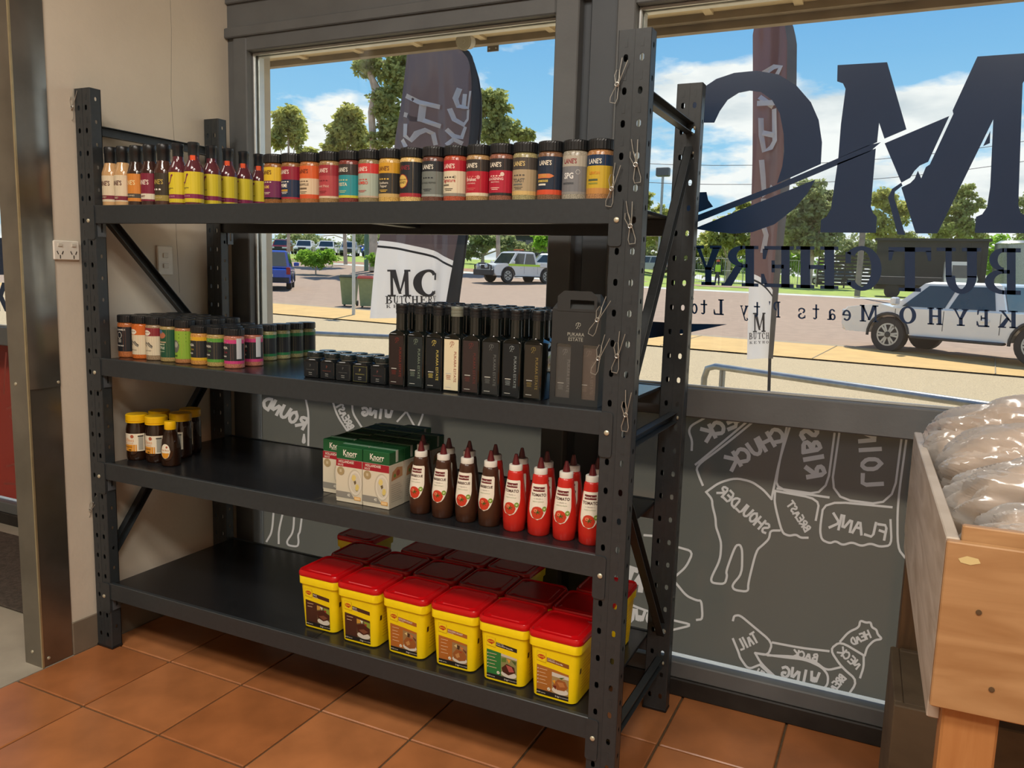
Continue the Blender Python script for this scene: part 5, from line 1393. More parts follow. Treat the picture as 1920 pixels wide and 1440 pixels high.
# plastic bags
m_bag = bpy.data.materials.new('clear_plastic_bag'); m_bag.use_nodes = True
t = m_bag.node_tree; t.nodes.clear()
b0 = t.nodes.new('ShaderNodeBsdfTransparent'); b1 = t.nodes.new('ShaderNodeBsdfGlossy'); b1.inputs['Roughness'].default_value = .22
b2 = t.nodes.new('ShaderNodeBsdfTranslucent'); b2.inputs[0].default_value = (.80, .80, .80, 1)
b3 = t.nodes.new('ShaderNodeBsdfDiffuse'); b3.inputs[0].default_value = (.80, .79, .77, 1)
lw = t.nodes.new('ShaderNodeLayerWeight'); lw.inputs[0].default_value = .35
mA1 = t.nodes.new('ShaderNodeMixShader'); mA2 = t.nodes.new('ShaderNodeMixShader'); mA3 = t.nodes.new('ShaderNodeMixShader'); oo = t.nodes.new('ShaderNodeOutputMaterial')
mA1.inputs[0].default_value = .5
t.links.new(b2.outputs[0], mA1.inputs[1]); t.links.new(b3.outputs[0], mA1.inputs[2])
mr = t.nodes.new('ShaderNodeMapRange'); mr.inputs[3].default_value = .52; mr.inputs[4].default_value = .95
t.links.new(lw.outputs['Facing'], mr.inputs[0]); t.links.new(mr.outputs[0], mA2.inputs[0])
t.links.new(b0.outputs[0], mA2.inputs[1]); t.links.new(mA1.outputs[0], mA2.inputs[2])
mA3.inputs[0].default_value = .15
t.links.new(mA2.outputs[0], mA3.inputs[1]); t.links.new(b1.outputs[0], mA3.inputs[2]); t.links.new(mA3.outputs[0], oo.inputs[0])
m_cont = mat('brown_bag_contents', srgb(216, 186, 156), .7, nscale=9, namt=.22)
def bag(label, loc, rz, rx, ry, rz_, seed):
    t = thing('plastic_bag', label, 'bag', loc, rz, 'filled plastic bags in the crate')
    nu, nv = 120, 64
    def surf(k, wr, sq=1.0):
        vs, fs = [], []
        for j in range(nv + 1):
            th = math.pi * j / nv
            for i in range(nu):
                ph = 2 * math.pi * i / nu
                d = Vector((math.sin(th) * math.cos(ph), math.sin(th) * math.sin(ph), math.cos(th)))
                s = 1 + .12 * NZ.noise(d * 1.6 + Vector((seed, 0, 0)))
                # long creases running along the bag
                ac = d.y * .8 + d.x * .35 + d.z * .5; al = d.x * .9 - d.y * .35
                f1 = abs(NZ.noise(Vector((ac * 4.2 + .5 * NZ.noise(d * 2 + Vector((0, seed, 0))), al * 1.1 + seed, seed * .7))))
                f2 = abs(NZ.noise(Vector((ac * 9.5, al * 2.0 + seed * 2, 3.1 + seed))))
                s *= 1 - wr * (.75 * max(0, 1 - f1 * 2.6) + .30 * max(0, 1 - f2 * 2.6))
                p = Vector((d.x * rx * (1 + .35 * max(0, d.x - .55)), d.y * ry, d.z * rz_)) * s * k
                p.z = max(p.z, -rz_ * .85)
                vs.append(tuple(p + Vector((0, 0, rz_ * .85))))
        for j in range(nv):
            for i in range(nu):
                a = j * nu + i; b_ = j * nu + (i + 1) % nu
                fs.append((a, a + nu, b_ + nu, b_))
        return vs, fs
    b = MB(); vs, fs = surf(1.0, .17); b.add(vs, fs, m_bag, None, True); o = b.build('bag_film', t)
    b = MB(); vs, fs = surf(.86, .05); b.add(vs, fs, m_cont, None, True); b.build('contents', t)
    return t
BZ = .9005
bag('crumpled clear plastic bag at the window end of the crate', (2.865, .395, BZ), R_(4), .27, .115, .140, 1.3)
bag('clear plastic bag in the crate, second from the window', (2.885, .170, BZ), R_(-3), .27, .105, .125, 4.1)
bag('clear plastic bag in the crate, third from the window', (2.905, -.045, BZ), R_(3), .27, .102, .110, 7.7)
bag('clear plastic bag nearest to the front board of the crate', (2.910, -.255, BZ), R_(2), .26, .095, .085, 9.2)
bag('clear plastic bag heaped high at the back right of the crate', (3.20, .30, BZ + .235), R_(-8), .22, .15, .11, 12.4)
# entry mat
q = MB(); rnd = random.Random(3)
q.bbox((0, 0, 0), (1.1, .56, .010), mat('dark_mat_pile', srgb(74, 66, 58), .95, nscale=60, namt=.35, bump=.8, bscale=120), .003)
q.build('door_mat', None, (-1.62, .035, 0), 0, 'dark brown pile door mat on the concrete by the entry', 'mat')
# ================================================================== OUTSIDE
m_asph = mat('asphalt_road', srgb(150, 126, 106), .9, nscale=3, namt=.10, bump=.3, bscale=40)
m_aggr = mat('aggregate_apron', srgb(172, 152, 118), .9, nscale=55, namt=.30, bump=.5, bscale=60)
m_path = mat('concrete_footpath', srgb(196, 160, 100), .9, nscale=2.0, namt=.08)
m_kerb = mat('concrete_kerb', srgb(150, 137, 113), .9, nscale=6, namt=.10)
m_grass = mat('lawn_grass', srgb(140, 158, 62), .95, nscale=1.2, namt=.25, bump=.5, bscale=30)
m_mulch = mat('mulch_bed', srgb(150, 112, 84), .95, nscale=4, namt=.25)
def strip(name, y0, y1, m, lift=0.0, xl=-75, xr=45, yl=0.0, n=24, slope=-.05):
    b = MB(); vs, fs = [], []
    for i in range(n + 1):
        x = xl + (xr - xl) * i / n
        for k in range(9):
            y = y0 + (y1 - y0) * k / 8 + slope * x + (yl if x < -6 else 0)
            vs.append((x, y, gz(x, y) + lift))
    for i in range(n):
        for k in range(8):
            a = i * 9 + k
            fs.append((a, a + 9, a + 10, a + 1))
    b.add(vs, fs, m)
    o = b.build(name); o['kind'] = 'structure'; return o
b = MB()
vs = []
for x in (-75, -20, -6, 2, 10, 45):
    for y in (.86, 6, 15.8 - .05 * x + 1.0):
        vs.append((x, y, gz(x, y)))
fs = []
for i in range(5):
    for k in range(2):
        a = i * 3 + k
        fs.append((a, a + 3, a + 4, a + 1))
b.add(vs, fs, m_aggr); o = b.build('ground_apron'); o['kind'] = 'structure'
fpath = strip('ground_footpath', 15.4, 18.4, m_path, .03)
for k in range(-9, 12):
    q = MB(); x = -2.2 + k * 3.2
    q.tube([(x + .0, 15.42 - .05 * x, gz(x, 15.4) + .031), (x + .25, 18.38 - .05 * x, gz(x, 18.4) + .031)], .012, m_kerb, 4); q.build('joint', fpath)
strip('ground_kerb', 18.4, 18.65, m_kerb, .035)
strip('ground_road', 18.65, 47.0, m_asph, 0.0)
strip('ground_far_kerb', 47.0, 47.5, m_kerb, .10)
strip('ground_lawn', 47.5, 75.0, m_grass, .06)
strip('ground_beyond', 75.0, 200.0, m_grass, .05, -190, 120)
b = MB()
for (u0, u1, w) in ((545, 720, 511), (1020, 1060, 505)):
    a, c = onG(u0, w), onG(u1, w)
b = MB(); vs = []
for x in (-60, -45, -32, -22):
    for y in (47.6, 50.5):
        yy = y - .05 * x; vs.append((x, yy, gz(x, yy) + .09))
b.add(vs, [(0, 2, 3, 1), (2, 4, 5, 3), (4, 6, 7, 5)], m_mulch); o = b.build('ground_mulch'); o['kind'] = 'structure'
b = MB(); vs = []
for x in (-22, -14, -6):
    for y in (53, 56):
        yy = y - .05 * x; vs.append((x, yy, gz(x, yy) + .08))
b.add(vs, [(0, 2, 3, 1), (2, 4, 5, 3)], m_asph); o = b.build('ground_car_park'); o['kind'] = 'structure'
# ---- eave over the window
m_soff = mat('cream_soffit', srgb(214, 198, 166), .7, nscale=4, namt=.05)
m_fasc = mat('weathered_fascia', srgb(150, 140, 126), .7, nscale=8, namt=.15)
EY, EZ = 1.70, 2.535
b = MB(); b.box((-3.3, .82, EZ), (6.2, EY, EZ + .03), m_soff); eave = b.build('ceiling_eave'); eave['kind'] = 'structure'
for k in range(26):
    x = -3.0 + k * .36
    q = MB(); q.box((x, .83, EZ - .012), (x + .035, EY - .02, EZ - .0005), m_soff); q.build('batten', eave)
q = MB(); q.box((-3.3, EY - .02, EZ - .030), (6.2, EY + .02, EZ + .16), m_fasc); q.build('fascia_board', eave)
q = MB(); q.box((1.25, EY + .02, EZ - .062), (6.2, EY + .06, EZ + .01), m_fasc); q.build('fascia_beam', eave)
q = MB(); q.box((-3.3, EY + .02, EZ + .06), (6.2, EY + .09, EZ + .15), m_alu); q.build('gutter', eave)
q = MB(); q.box((-3.3, .82, EZ + .16), (6.2, EY + .03, EZ + .18), m_fasc); q.build('roof_sheet', eave)
for (u, w) in ((924, 82), (1678, 2)):
    p = onY(u, w, EY + .06)
    q = MB(); q.box((p.x - .030, p.y, p.z - .035), (p.x + .030, p.y + .008, EZ + .05), m_fasc)
    for dx in (-.018, .018):
        q.lathe([(.004, 0), (.004, .002), (.001, .003)], m_white, 8, Matrix.Translation((p.x + dx, p.y, p.z - .022)) @ Matrix.Rotation(R_(90), 4, 'X'))
    q.build('bracket_plate', eave)
# outside reveal beside window 1
m_rev = mat('pale_outside_reveal', srgb(190, 186, 176), .6, nscale=3, namt=.05)
q = MB(); q.box((-.30, .80, 0), (.028, .862, EZ), m_rev); q.box((-3.3, .80, -.5), (6.2, .86, .06), m_fasc); struct(q, 'wall_outside')
# security floodlight under the eave
p = onY(873, 78, 1.45)
fl = thing('floodlight', 'small white security floodlight hanging under the eave', 'light', (p.x, p.y, p.z))
b = MB(); b.box((-.028, -.02, EZ - p.z - .022), (.028, .02, EZ - p.z - .0005), m_timd); b.tube([(0, 0, EZ - p.z - .02), (0, 0, .03)], .009, m_timd, 8); b.build('bracket', fl)
M = Matrix.Rotation(R_(100), 4, 'X') @ Matrix.Rotation(R_(0), 4, 'Y')
b = MB(); b.lathe([(.018, -.05), (.030, -.04), (.034, 0), (.040, .012), (.040, .020)], m_rev, 20, M); b.build('lamp_body', fl)
b = MB(); b.lathe([(.036, .020), (.034, .022), (.010, .0225), (.009, .026), (.002, .027)], pm('c8c8bc'), 20, M); b.build('lens', fl)
# ---- handrails
m_galv = mat('galvanised_pipe', srgb(150, 152, 150), .32, .75, nscale=12, namt=.15)
def rail(pts, label):
    t = thing('handrail', label, 'rail', (pts[0][0], pts[0][1], gz(*pts[0][:2])))
    o = Vector(t.location)
    b = MB(); b.tube([Vector(p) - o for p in pts], .028, m_galv, 12); b.build('pipe', t)
    return t, o
A = onZ(1322, 684, .66); B = onZ(1792, 752, .66)
d = (B - A); d.z = 0
E2 = A + d * 1.9
n = Vector((-d.y, d.x, 0)).normalized()
t, o = rail([tuple(A + Vector((0, 0, -1.2))), tuple(A + Vector((0, 0, -.12))), tuple(A + d.normalized() * .03 + Vector((0, 0, -.03))), tuple(A + d.normalized() * .12), tuple(E2)], 'galvanised pipe handrail sloping past the right window')
b = MB(); A2 = A + d.normalized() * .16 + n * .05
b.tube([A2 - o + Vector((0, 0, -1.2)), A2 - o + Vector((0, 0, -.03))], .026, m_galv, 12); b.build('upright', t)
b = MB(); b.tube([E2 - o + Vector((0, 0, -1.2)), E2 - o], .026, m_galv, 12); b.build('upright', t)
A = onZ(430, 618, .66); B = onZ(760, 633, .66)
t, o = rail([tuple(A), tuple(B), tuple(B + (B - A) * .25)], 'galvanised pipe handrail seen below the left window')
for f_ in (0.0, 1.2):
    q = A + (B - A) * f_
    b = MB(); b.tube([q - o + Vector((0, 0, -1.1)), q - o], .026, m_galv, 12); b.build('upright', t)
# ---- feather flags
m_maroon = filmmat('maroon_flag_cloth', srgb(112, 88, 88), srgb(104, 80, 80), .45)
m_dkflag = filmmat('charcoal_flag_cloth', srgb(86, 78, 82), srgb(92, 78, 80), .40)
m_wflag = filmmat('white_flag_cloth', srgb(236, 232, 230), srgb(226, 220, 216), .40)
m_slv = mat('dark_flag_sleeve', srgb(44, 46, 50), .7, nscale=10, namt=.1)
m_gslv = mat('grey_flag_sleeve', srgb(104, 102, 100), .7, nscale=10, namt=.1)
def interp(tab, y):
    for (y0, x0), (y1, x1) in zip(tab, tab[1:]):
        if y0 <= y <= y1:
            return x0 + (x1 - x0) * (y - y0) / (y1 - y0)
    return tab[-1][1] if y > tab[-1][0] else tab[0][1]
def flag(label, Y, left, right, ysplit, mtop, msl, slw, glyphs, gw, logo, pole_u, pole_w, tilt, gm):
    """left/right: edge tables (row, column) measured on the flag's own plane"""
    base = onY(pole_u, pole_w, Y); base.z = gz(base.x, base.y)
    t = thing('feather_flag', label, 'flag', tuple(base))
    def to(u, w, off=0.0):
        p = onY(u, w, Y)
        rip = .05 * math.sin(u * .045 + w * .006) + .03 * math.sin(u * .11 + w * .002)
        return (p.x - base.x, rip - off + tilt * (u - pole_u) * .004, p.z - base.z)
    y0, y1 = left[0][0], left[-1][0]
    ny, nx = 48, 14
    for name, msel, fs_, fe in (('cloth', None, 0.0, 1 - slw), ('pole_sleeve', msl, 1 - slw, 1.0)):
        b = MB(); k = nx if msel is None else 3
        def P(f, w):
            l_, r_ = interp(left, w), interp(right, w)
            return to(l_ + (r_ - l_) * f, w, .012 if msel else 0)
        def cut(f, q):
            # rows of the cloth: the printed top, a dark piping line, then the white foot
            s0 = ysplit + 10 * f + 38 * f ** 2
            return (y0, s0, s0 + 9, s0 + 13, y1)[q]
        for q, (mm, rows) in enumerate(((mtop, 34), (m_wflag, 1), (m_slv, 1), (m_wflag, 14))):
            mm = msel or mm
            vs, fs = [], []
            for j in range(rows + 1):
                for i in range(k + 1):
                    f = fs_ + (fe - fs_) * i / k
                    a_, b_ = cut(f, q), cut(f, q + 1)
                    vs.append(P(f, a_ + (b_ - a_) * j / rows))
            for j in range(rows):
                for i in range(k):
                    a = j * (k + 1) + i
                    fs.append((a, a + k + 1, a + k + 2, a + 1))
            b.add(vs, fs, mm, None, True)
        b.build(name, t)
    b = MB()
    for g in glyphs:
        b.ribbon(g, gw, lambda u, w: to(u, w, .02), gm)
    b.build('white_lettering', t)
    if logo:
        b = MB()
        for (s, u, w, sz, sx, gap, m) in logo:
            tw = len(s) * sz * sx + (len(s) - 1) * gap
            for i, ch in enumerate(s):
                ux = u - tw / 2 + i * (sz * sx + gap)
                for pl in SER[ch]:
                    pts = [to(ux + x * sz * sx, w + sz / 2 - y * sz, .025) for x, y in pl]
                    b.add(pts, [tuple(range(len(pts)))], m)
        b.build('logo_print', t)
    # pole
    b = MB(); top = [to(interp(right, w), w) for w in range(int(y1), int(right[0][0]) + 6, -30)]
    b.tube([(0, .03, 0), (top[0][0] * .5, .03, top[0][2] * .5)] + [(p[0] - .03, .03 + p[1] * .3, p[2]) for p in top], .012, m_slv, 8); b.build('pole', t)
    b = MB(); b.box((-.25, -.02, 0), (.25, .05, .02), m_galv); b.box((-.02, -.25, .0), (.02, .25, .02), m_galv); b.build('cross_base', t)
    return t
sA = lambda pts: [(420 + a * .41667, 40 + b_ * .41667) for a, b_ in pts]
ink = mat('charcoal_logo_ink', srgb(62, 60, 62), .8, nscale=10, namt=.05)
flag('broad charcoal feather flag with white brush lettering behind the left window', 4.35,
     [(80, 790), (90, 776), (140, 767), (250, 748), (400, 734), (480, 718), (596, 706)], [(80, 850), (95, 878), (120, 892), (150, 901), (185, 906), (240, 905), (330, 894), (440, 880), (520, 868), (596, 858)],
     452, m_dkflag, m_slv, .13,
     [sA(g) for g in ([(862, 352), (900, 372), (965, 385)], [(850, 432), (910, 450), (968, 470)], [(912, 372), (904, 450)], [(850, 480), (848, 525), (872, 545), (892, 510), (915, 492), (940, 505), (948, 548)], [(836, 548), (848, 568)],
                      [(1048, 305), (1036, 345), (1045, 378), (1095, 388), (1108, 322)], [(1072, 330), (1068, 382)], [(1018, 400), (1032, 440), (1070, 462), (1095, 440), (1096, 405)], [(1008, 492), (1030, 515), (1062, 520), (1078, 480)], [(1008, 552), (1030, 530), (1060, 545)])],
     8.5, [('MC', 779, 531, 50, .78, 3, ink), ('BUTCHERY', 777, 562, 14.5, .62, 1.6, ink), ('KEYHO', 758, 574, 6, .9, 4, ink)], 858, 600, .1, m_wflag)
sB = lambda pts: [(1160 + a * .41667, b_ * .41667) for a, b_ in pts]
flag('narrow maroon feather flag with white lettering behind the right window', 4.55,
     [(22, 1448), (30, 1430), (45, 1415), (60, 1411), (300, 1411), (520, 1407), (672, 1404)], [(22, 1466), (30, 1478), (45, 1487), (80, 1495), (160, 1494), (300, 1486), (420, 1474), (560, 1460), (672, 1450)],
     512, m_maroon, m_gslv, .20,
     [sB(g) for g in ([(655, 325), (700, 303), (735, 312), (715, 345)], [(632, 466), (712, 470)], [(640, 440), (690, 478)], [(640, 540), (642, 610), (655, 680), (690, 668), (708, 640), (704, 505)], [(655, 600), (695, 612)], [(645, 730), (652, 800), (658, 885), (692, 850)], [(655, 905), (650, 1000), (668, 1060), (655, 1130)])],
     10, [('M', 1426, 604, 36, .6, 0, ink), ('BUTCH', 1426, 629, 12, .5, 1.2, ink), ('KEYHO', 1426, 641, 5, .9, 2.5, ink)], 1447, 690, .05, m_wflag)
# ---- bins
m_bin = mat('olive_bin_plastic', srgb(132, 142, 98), .6, nscale=8, namt=.08)
def wbin(label, loc, rz, lidm):
    t = thing('wheelie_bin', label, 'bin', loc, rz, 'wheelie bins on the footpath')
    b = MB(); b.loft([[(x, y, z) for x, y in rrect(a, c, .05, 3)] for a, c, z in ((.21, .22, .06), (.27, .30, .92), (.29, .32, .93), (.29, .32, .97))], m_bin, None, False); b.build('bin_body', t)
    b = MB(); b.loft([[(x, y, z) for x, y in rrect(a, c, .05, 3)] for a, c, z in ((.30, .34, .97), (.30, .34, 1.0), (.26, .29, 1.06))], lidm); b.build('lid', t)
    for s in (-1, 1):
        b = MB(); b.lathe([(.10, 0), (.10, .05)], m_plinth, 16, Matrix.Translation((s * .22 - .025, .26, .10)) @ Matrix.Rotation(R_(90), 4, 'Y')); b.build('wheel', t)
    b = MB(); b.tube([(-.2, .36, .96), (-.2, .40, .98), (.2, .40, .98), (.2, .36, .96)], .015, m_bin, 6); b.build('handle', t)
    return t
def scaled(t, s):
    t.scale = (s, s, s); return t
p1, p2 = onG(655, 574), onG(689, 577)
k1 = (p1 - CAM).dot(FW) * 58 / FPX / 1.06
scaled(wbin('olive wheelie bin with dark lid behind the sign post', tuple(p1), R_(25), mat('dark_green_lid', srgb(52, 62, 46), .5, nscale=8, namt=.1)), k1)
scaled(wbin('olive wheelie bin with a red lid beside the broad flag', tuple(p2), R_(25), mat('red_bin_lid', srgb(176, 58, 46), .5, nscale=8, namt=.08)), k1)
# ---- poles
def pole(name, label, u, w0, w1, dep, r, m, extra=None):
    p = atD(u, w0, dep); p.z = gz(p.x, p.y); top = atD(u + (w0 - w1) * 0.0, w1, dep)
    h = top.z - p.z
    t = thing(name, label, 'pole', tuple(p))
    b = MB(); b.tube([(0, 0, 0), (0, 0, h)], r, m, 10); b.build('pole', t)
    if extra:
        extra(t, h)
    return t
m_sign = mat('pale_painted_post', srgb(202, 204, 196), .5, nscale=10, namt=.05)
ps = onG(663, 592); dps = (ps - CAM).dot(FW)
def signcap(t, h):
    b = MB(); b.bbox((-.25, -.01, h - .45), (.25, .015, h - .05), m_sign, .005); b.build('sign_face', t)
pole('sign_post', 'slim pale sign post on the footpath beside the bins', 663, 592, 398, dps, .05, m_sign, signcap)
m_conp = mat('weathered_timber_pole', srgb(140, 132, 116), .8, nscale=4, namt=.15)
pr_ = onG(1605, 556)
pole('power_pole', 'thick weathered power pole on the lawn behind the right window', 1607, 556, 210, 46, .16, m_conp)
def lampc(t, h):
    b = MB(); b.bbox((-.5, -.3, h), (.5, .3, h + .65), m_timd, .05); b.build('lamp_head', t)
pole('light_mast', 'tall slim light mast seen between the rack posts', 1235, 478, 333, 62, .10, m_galv, lampc)
pole('green_post', 'green painted post in the car park behind the left window', 687, 500, 380, 56, .16, mat('green_post_paint', srgb(96, 128, 108), .6, nscale=5, namt=.1))
# power lines
for k, (w0, w1) in enumerate(((335, 300), (300, 262))):
    a, c = atD(1100, w0, 47), atD(2050, w1 - 20, 47)
    b = MB(); b.tube([(a + (c - a) * (i / 12)) - Vector((0, 0, 1.0 * (1 - (2 * i / 12 - 1) ** 2))) for i in range(13)], .018, m_slv, 5)
    b.build('power_line', None, None, None, 'thin %s power line crossing the sky in the right window' % ('lower', 'upper')[k], 'wire', 'power lines')
# ---- trees
def leafmat(name, c):
    m = bpy.data.materials.new(name); m.use_nodes = True
    t = m.node_tree; t.nodes.clear()
    d = t.nodes.new('ShaderNodeBsdfDiffuse'); s = t.nodes.new('ShaderNodeBsdfTranslucent'); mx = t.nodes.new('ShaderNodeMixShader'); o = t.nodes.new('ShaderNodeOutputMaterial')
    co = t.nodes.new('ShaderNodeTexCoord'); n = t.nodes.new('ShaderNodeTexNoise'); n.inputs['Scale'].default_value = .9
    r = t.nodes.new('ShaderNodeValToRGB'); r.color_ramp.elements[0].color = tuple(x * .6 for x in c) + (1,); r.color_ramp.elements[1].color = tuple(x * 1.3 for x in c) + (1,)
    t.links.new(co.outputs['Object'], n.inputs['Vector']); t.links.new(n.outputs[0], r.inputs[0]); t.links.new(r.outputs[0], d.inputs[0]); t.links.new(r.outputs[0], s.inputs[0])
    mx.inputs[0].default_value = .5
    t.links.new(d.outputs[0], mx.inputs[1]); t.links.new(s.outputs[0], mx.inputs[2]); t.links.new(mx.outputs[0], o.inputs[0])
    return m
m_lf = [leafmat('gum_leaves', srgb(190, 190, 112)), leafmat('olive_leaves', srgb(172, 178, 112)), leafmat('bright_leaves', srgb(150, 190, 72)), leafmat('dull_leaves', srgb(160, 168, 118))]
m_bark = mat('pale_gum_bark', srgb(196, 172, 148), .8, nscale=2, namt=.22)
def tree(name, label, u, wb_, dep, blobs, lm, nleaf, lsize, trunk_r, group, seed, bends=None):
    """blobs: (u, w, ru, rw) ellipses; all at distance dep along the view axis"""
    rnd = random.Random(seed)
    px = dep / FPX
    base = atD(u, wb_, dep); base.z = gz(base.x, base.y) + .04
    t = thing(name, label, 'tree' if name != 'shrub' else 'shrub', tuple(base), 0.0, group)
    b = MB(); vs, fs = [], []
    tot = sum(x[2] * x[3] for x in blobs)
    cen = []
    for (bu, bw, ru, rw) in blobs:
        c = atD(bu, bw, dep) - base
        rx, rz = ru * px, rw * px; ry = (rx + rz) / 2
        cen.append((c, rx, rz))
        n = int(nleaf * .72 * ru * rw / tot)
        # leaves gathered in sprays
        sprays = max(6, n // 26)
        for s in range(sprays):
            dv = Vector((rnd.gauss(0, 1), rnd.gauss(0, 1), rnd.gauss(0, 1))); dv.normalize()
            rr = rnd.random() ** .45
            sc = c + Vector((dv.x * rx * rr, dv.y * ry * rr, dv.z * rz * rr))
            sr = .13 * (rx + rz) / 2 + .05
            for q in range(n // sprays):
                p = sc + Vector((rnd.gauss(0, sr * .6), rnd.gauss(0, sr * .6), rnd.gauss(0, sr * .45)))
                a = Vector((rnd.uniform(-1, 1), rnd.uniform(-1, 1), rnd.uniform(-1.2, .4))).normalized() * lsize * rnd.uniform(.6, 1.3)
                w_ = a.orthogonal().normalized(); w_.rotate(Matrix.Rotation(rnd.uniform(0, 6.28), 3, a.normalized())); w_ = w_ * lsize * .30
                k = len(vs)
                vs += [tuple(p), tuple(p + a * .5 + w_), tuple(p + a), tuple(p + a * .5 - w_)]
                fs.append((k, k + 1, k + 2, k + 3))
    b.add(vs, fs, lm); o = b.build('foliage', t); o['kind'] = 'stuff'
    main = max(cen, key=lambda z: z[1] * z[2])[0]
    pts = [Vector((0, 0, 0))]
    if bends:
        pts += [atD(bu, bw, dep) - base for bu, bw in bends]
    pts.append(main)
    b = MB(); b.tube(pts, [trunk_r * (1 - .6 * i / (len(pts) - 1)) for i in range(len(pts))], m_bark, 9); b.build('trunk', t)
    for c, rx, rz in cen:
        if (c - main).length > .3:
            b = MB(); st = pts[-2].lerp(pts[-1], .35) if not bends else pts[max(1, len(pts) - 2)]
            b.tube([st, st.lerp(c, .55) + Vector((0, 0, .1 * (c - st).length)), c], [trunk_r * .4, trunk_r * .28, trunk_r * .12], m_bark, 6); b.build('branch', t)
    return t
GTR = 'trees beyond the road'
tree('gum_tree', 'small round gum tree at the left edge of the left window', 541, 500, 68, [(541, 222, 28, 24), (522, 258, 14, 22), (556, 248, 18, 22), (572, 285, 24, 12)], m_lf[0], 5200, .45, .16, GTR, 1)
tree('gum_tree', 'leafy gum tree left of the tall pale trunk', 648, 500, 62, [(655, 215, 26, 24), (640, 250, 30, 26), (625, 275, 22, 18), (672, 262, 18, 32)], m_lf[0], 7000, .40, .16, GTR, 2)
tree('gum_tree', 'tall gum tree with a pale bare trunk beside the broad flag', 700, 500, 55, [(690, 120, 26, 24), (735, 130, 26, 34), (758, 150, 22, 46), (725, 200, 30, 40), (745, 245, 26, 30), (765, 110, 16, 20), (715, 262, 24, 18)], m_lf[1], 11000, .36, .30, GTR, 3, [(700, 270), (696, 210), (703, 165), (690, 130)])
tree('gum_tree', 'gum tree just right of the broad flag', 935, 500, 60, [(930, 205, 30, 36), (925, 255, 30, 28), (960, 245, 22, 18), (985, 252, 16, 12), (905, 190, 20, 26)], m_lf[1], 7600, .40, .18, GTR, 4)
tree('street_tree', 'dark leafy tree behind the white utility truck', 905, 490, 70, [(905, 450, 34, 22), (940, 455, 26, 18), (980, 466, 34, 12), (880, 470, 30, 12)], m_lf[3], 4600, .4, .18, GTR, 5)
tree('street_tree', 'bright green tree at the right edge of the left window', 1020, 486, 66, [(1018, 448, 22, 20), (1050, 440, 26, 24)], m_lf[2], 2600, .4, .14, GTR, 6)
tree('street_tree', 'shady tree behind the parked cars in the left window', 720, 490, 98, [(690, 445, 60, 16), (560, 445, 60, 16), (620, 462, 70, 12)], m_lf[3], 5200, .45, .2, GTR, 16)
tree('gum_tree', 'broad gum tree behind the letters M and C', 1516, 522, 58, [(1520, 372, 34, 40), (1490, 410, 34, 36), (1548, 410, 36, 36), (1515, 452, 50, 24), (1565, 372, 16, 26)], m_lf[3], 11000, .40, .26, GTR, 7, [(1523, 470)])
tree('gum_tree', 'low gum tree between the rack post and the maroon flag', 1365, 510, 66, [(1372, 425, 34, 20), (1345, 445, 30, 20), (1395, 398, 16, 22), (1330, 470, 20, 16), (1400, 455, 24, 20)], m_lf[0], 6800, .42, .2, GTR, 8)
tree('gum_tree', 'tall thin gum tree in the gap of the letter M', 1665, 520, 80, [(1655, 372, 24, 26), (1690, 395, 22, 28), (1650, 425, 34, 30), (1680, 450, 30, 20)], m_lf[0], 6800, .42, .2, GTR, 9)
tree('gum_tree', 'gum tree seen through the right leg of the letter M', 1800, 520, 82, [(1808, 362, 20, 18), (1795, 395, 28, 26), (1825, 385, 20, 14), (1780, 425, 40, 26), (1822, 430, 30, 22)], m_lf[1], 7600, .42, .2, GTR, 10)
tree('gum_tree', 'gum tree cut off by the right edge of the photo', 1925, 520, 80, [(1922, 390, 24, 34), (1940, 430, 40, 40)], m_lf[3], 4200, .42, .2, GTR, 11)
tree('gum_tree', 'small gum tree seen between the two right rack posts', 1225, 505, 72, [(1216, 378, 13, 16), (1236, 398, 20, 16), (1222, 430, 26, 26), (1260, 440, 26, 30)], m_lf[0], 4600, .42, .15, GTR, 12)
for k in range(8):
    u = (1300, 1440, 1600, 1720, 1860, 1180, 1380, 1950)[k]
    tree('street_tree', 'distant green tree low on the skyline of the right window, %s of eight' % ORD[k], u, 515, 90 + 5 * k, [(u, 462, 50, 26), (u + 40, 470, 40, 20), (u - 20, 495, 46, 20), (u + 50, 497, 46, 18)], m_lf[(1, 2, 3)[k % 3]], 5200, .55, .2, GTR, 30 + k)
tree('shrub', 'round green shrub on the mulch bed in the left window', 592, 507, 51, [(592, 484, 30, 16), (612, 480, 22, 13), (572, 482, 20, 13)], m_lf[2], 5200, .20, .05, 'shrubs by the car park', 13)
tree('shrub', 'smaller round shrub beside the broad flag', 704, 503, 53, [(704, 487, 15, 12)], m_lf[2], 1800, .20, .05, 'shrubs by the car park', 14)
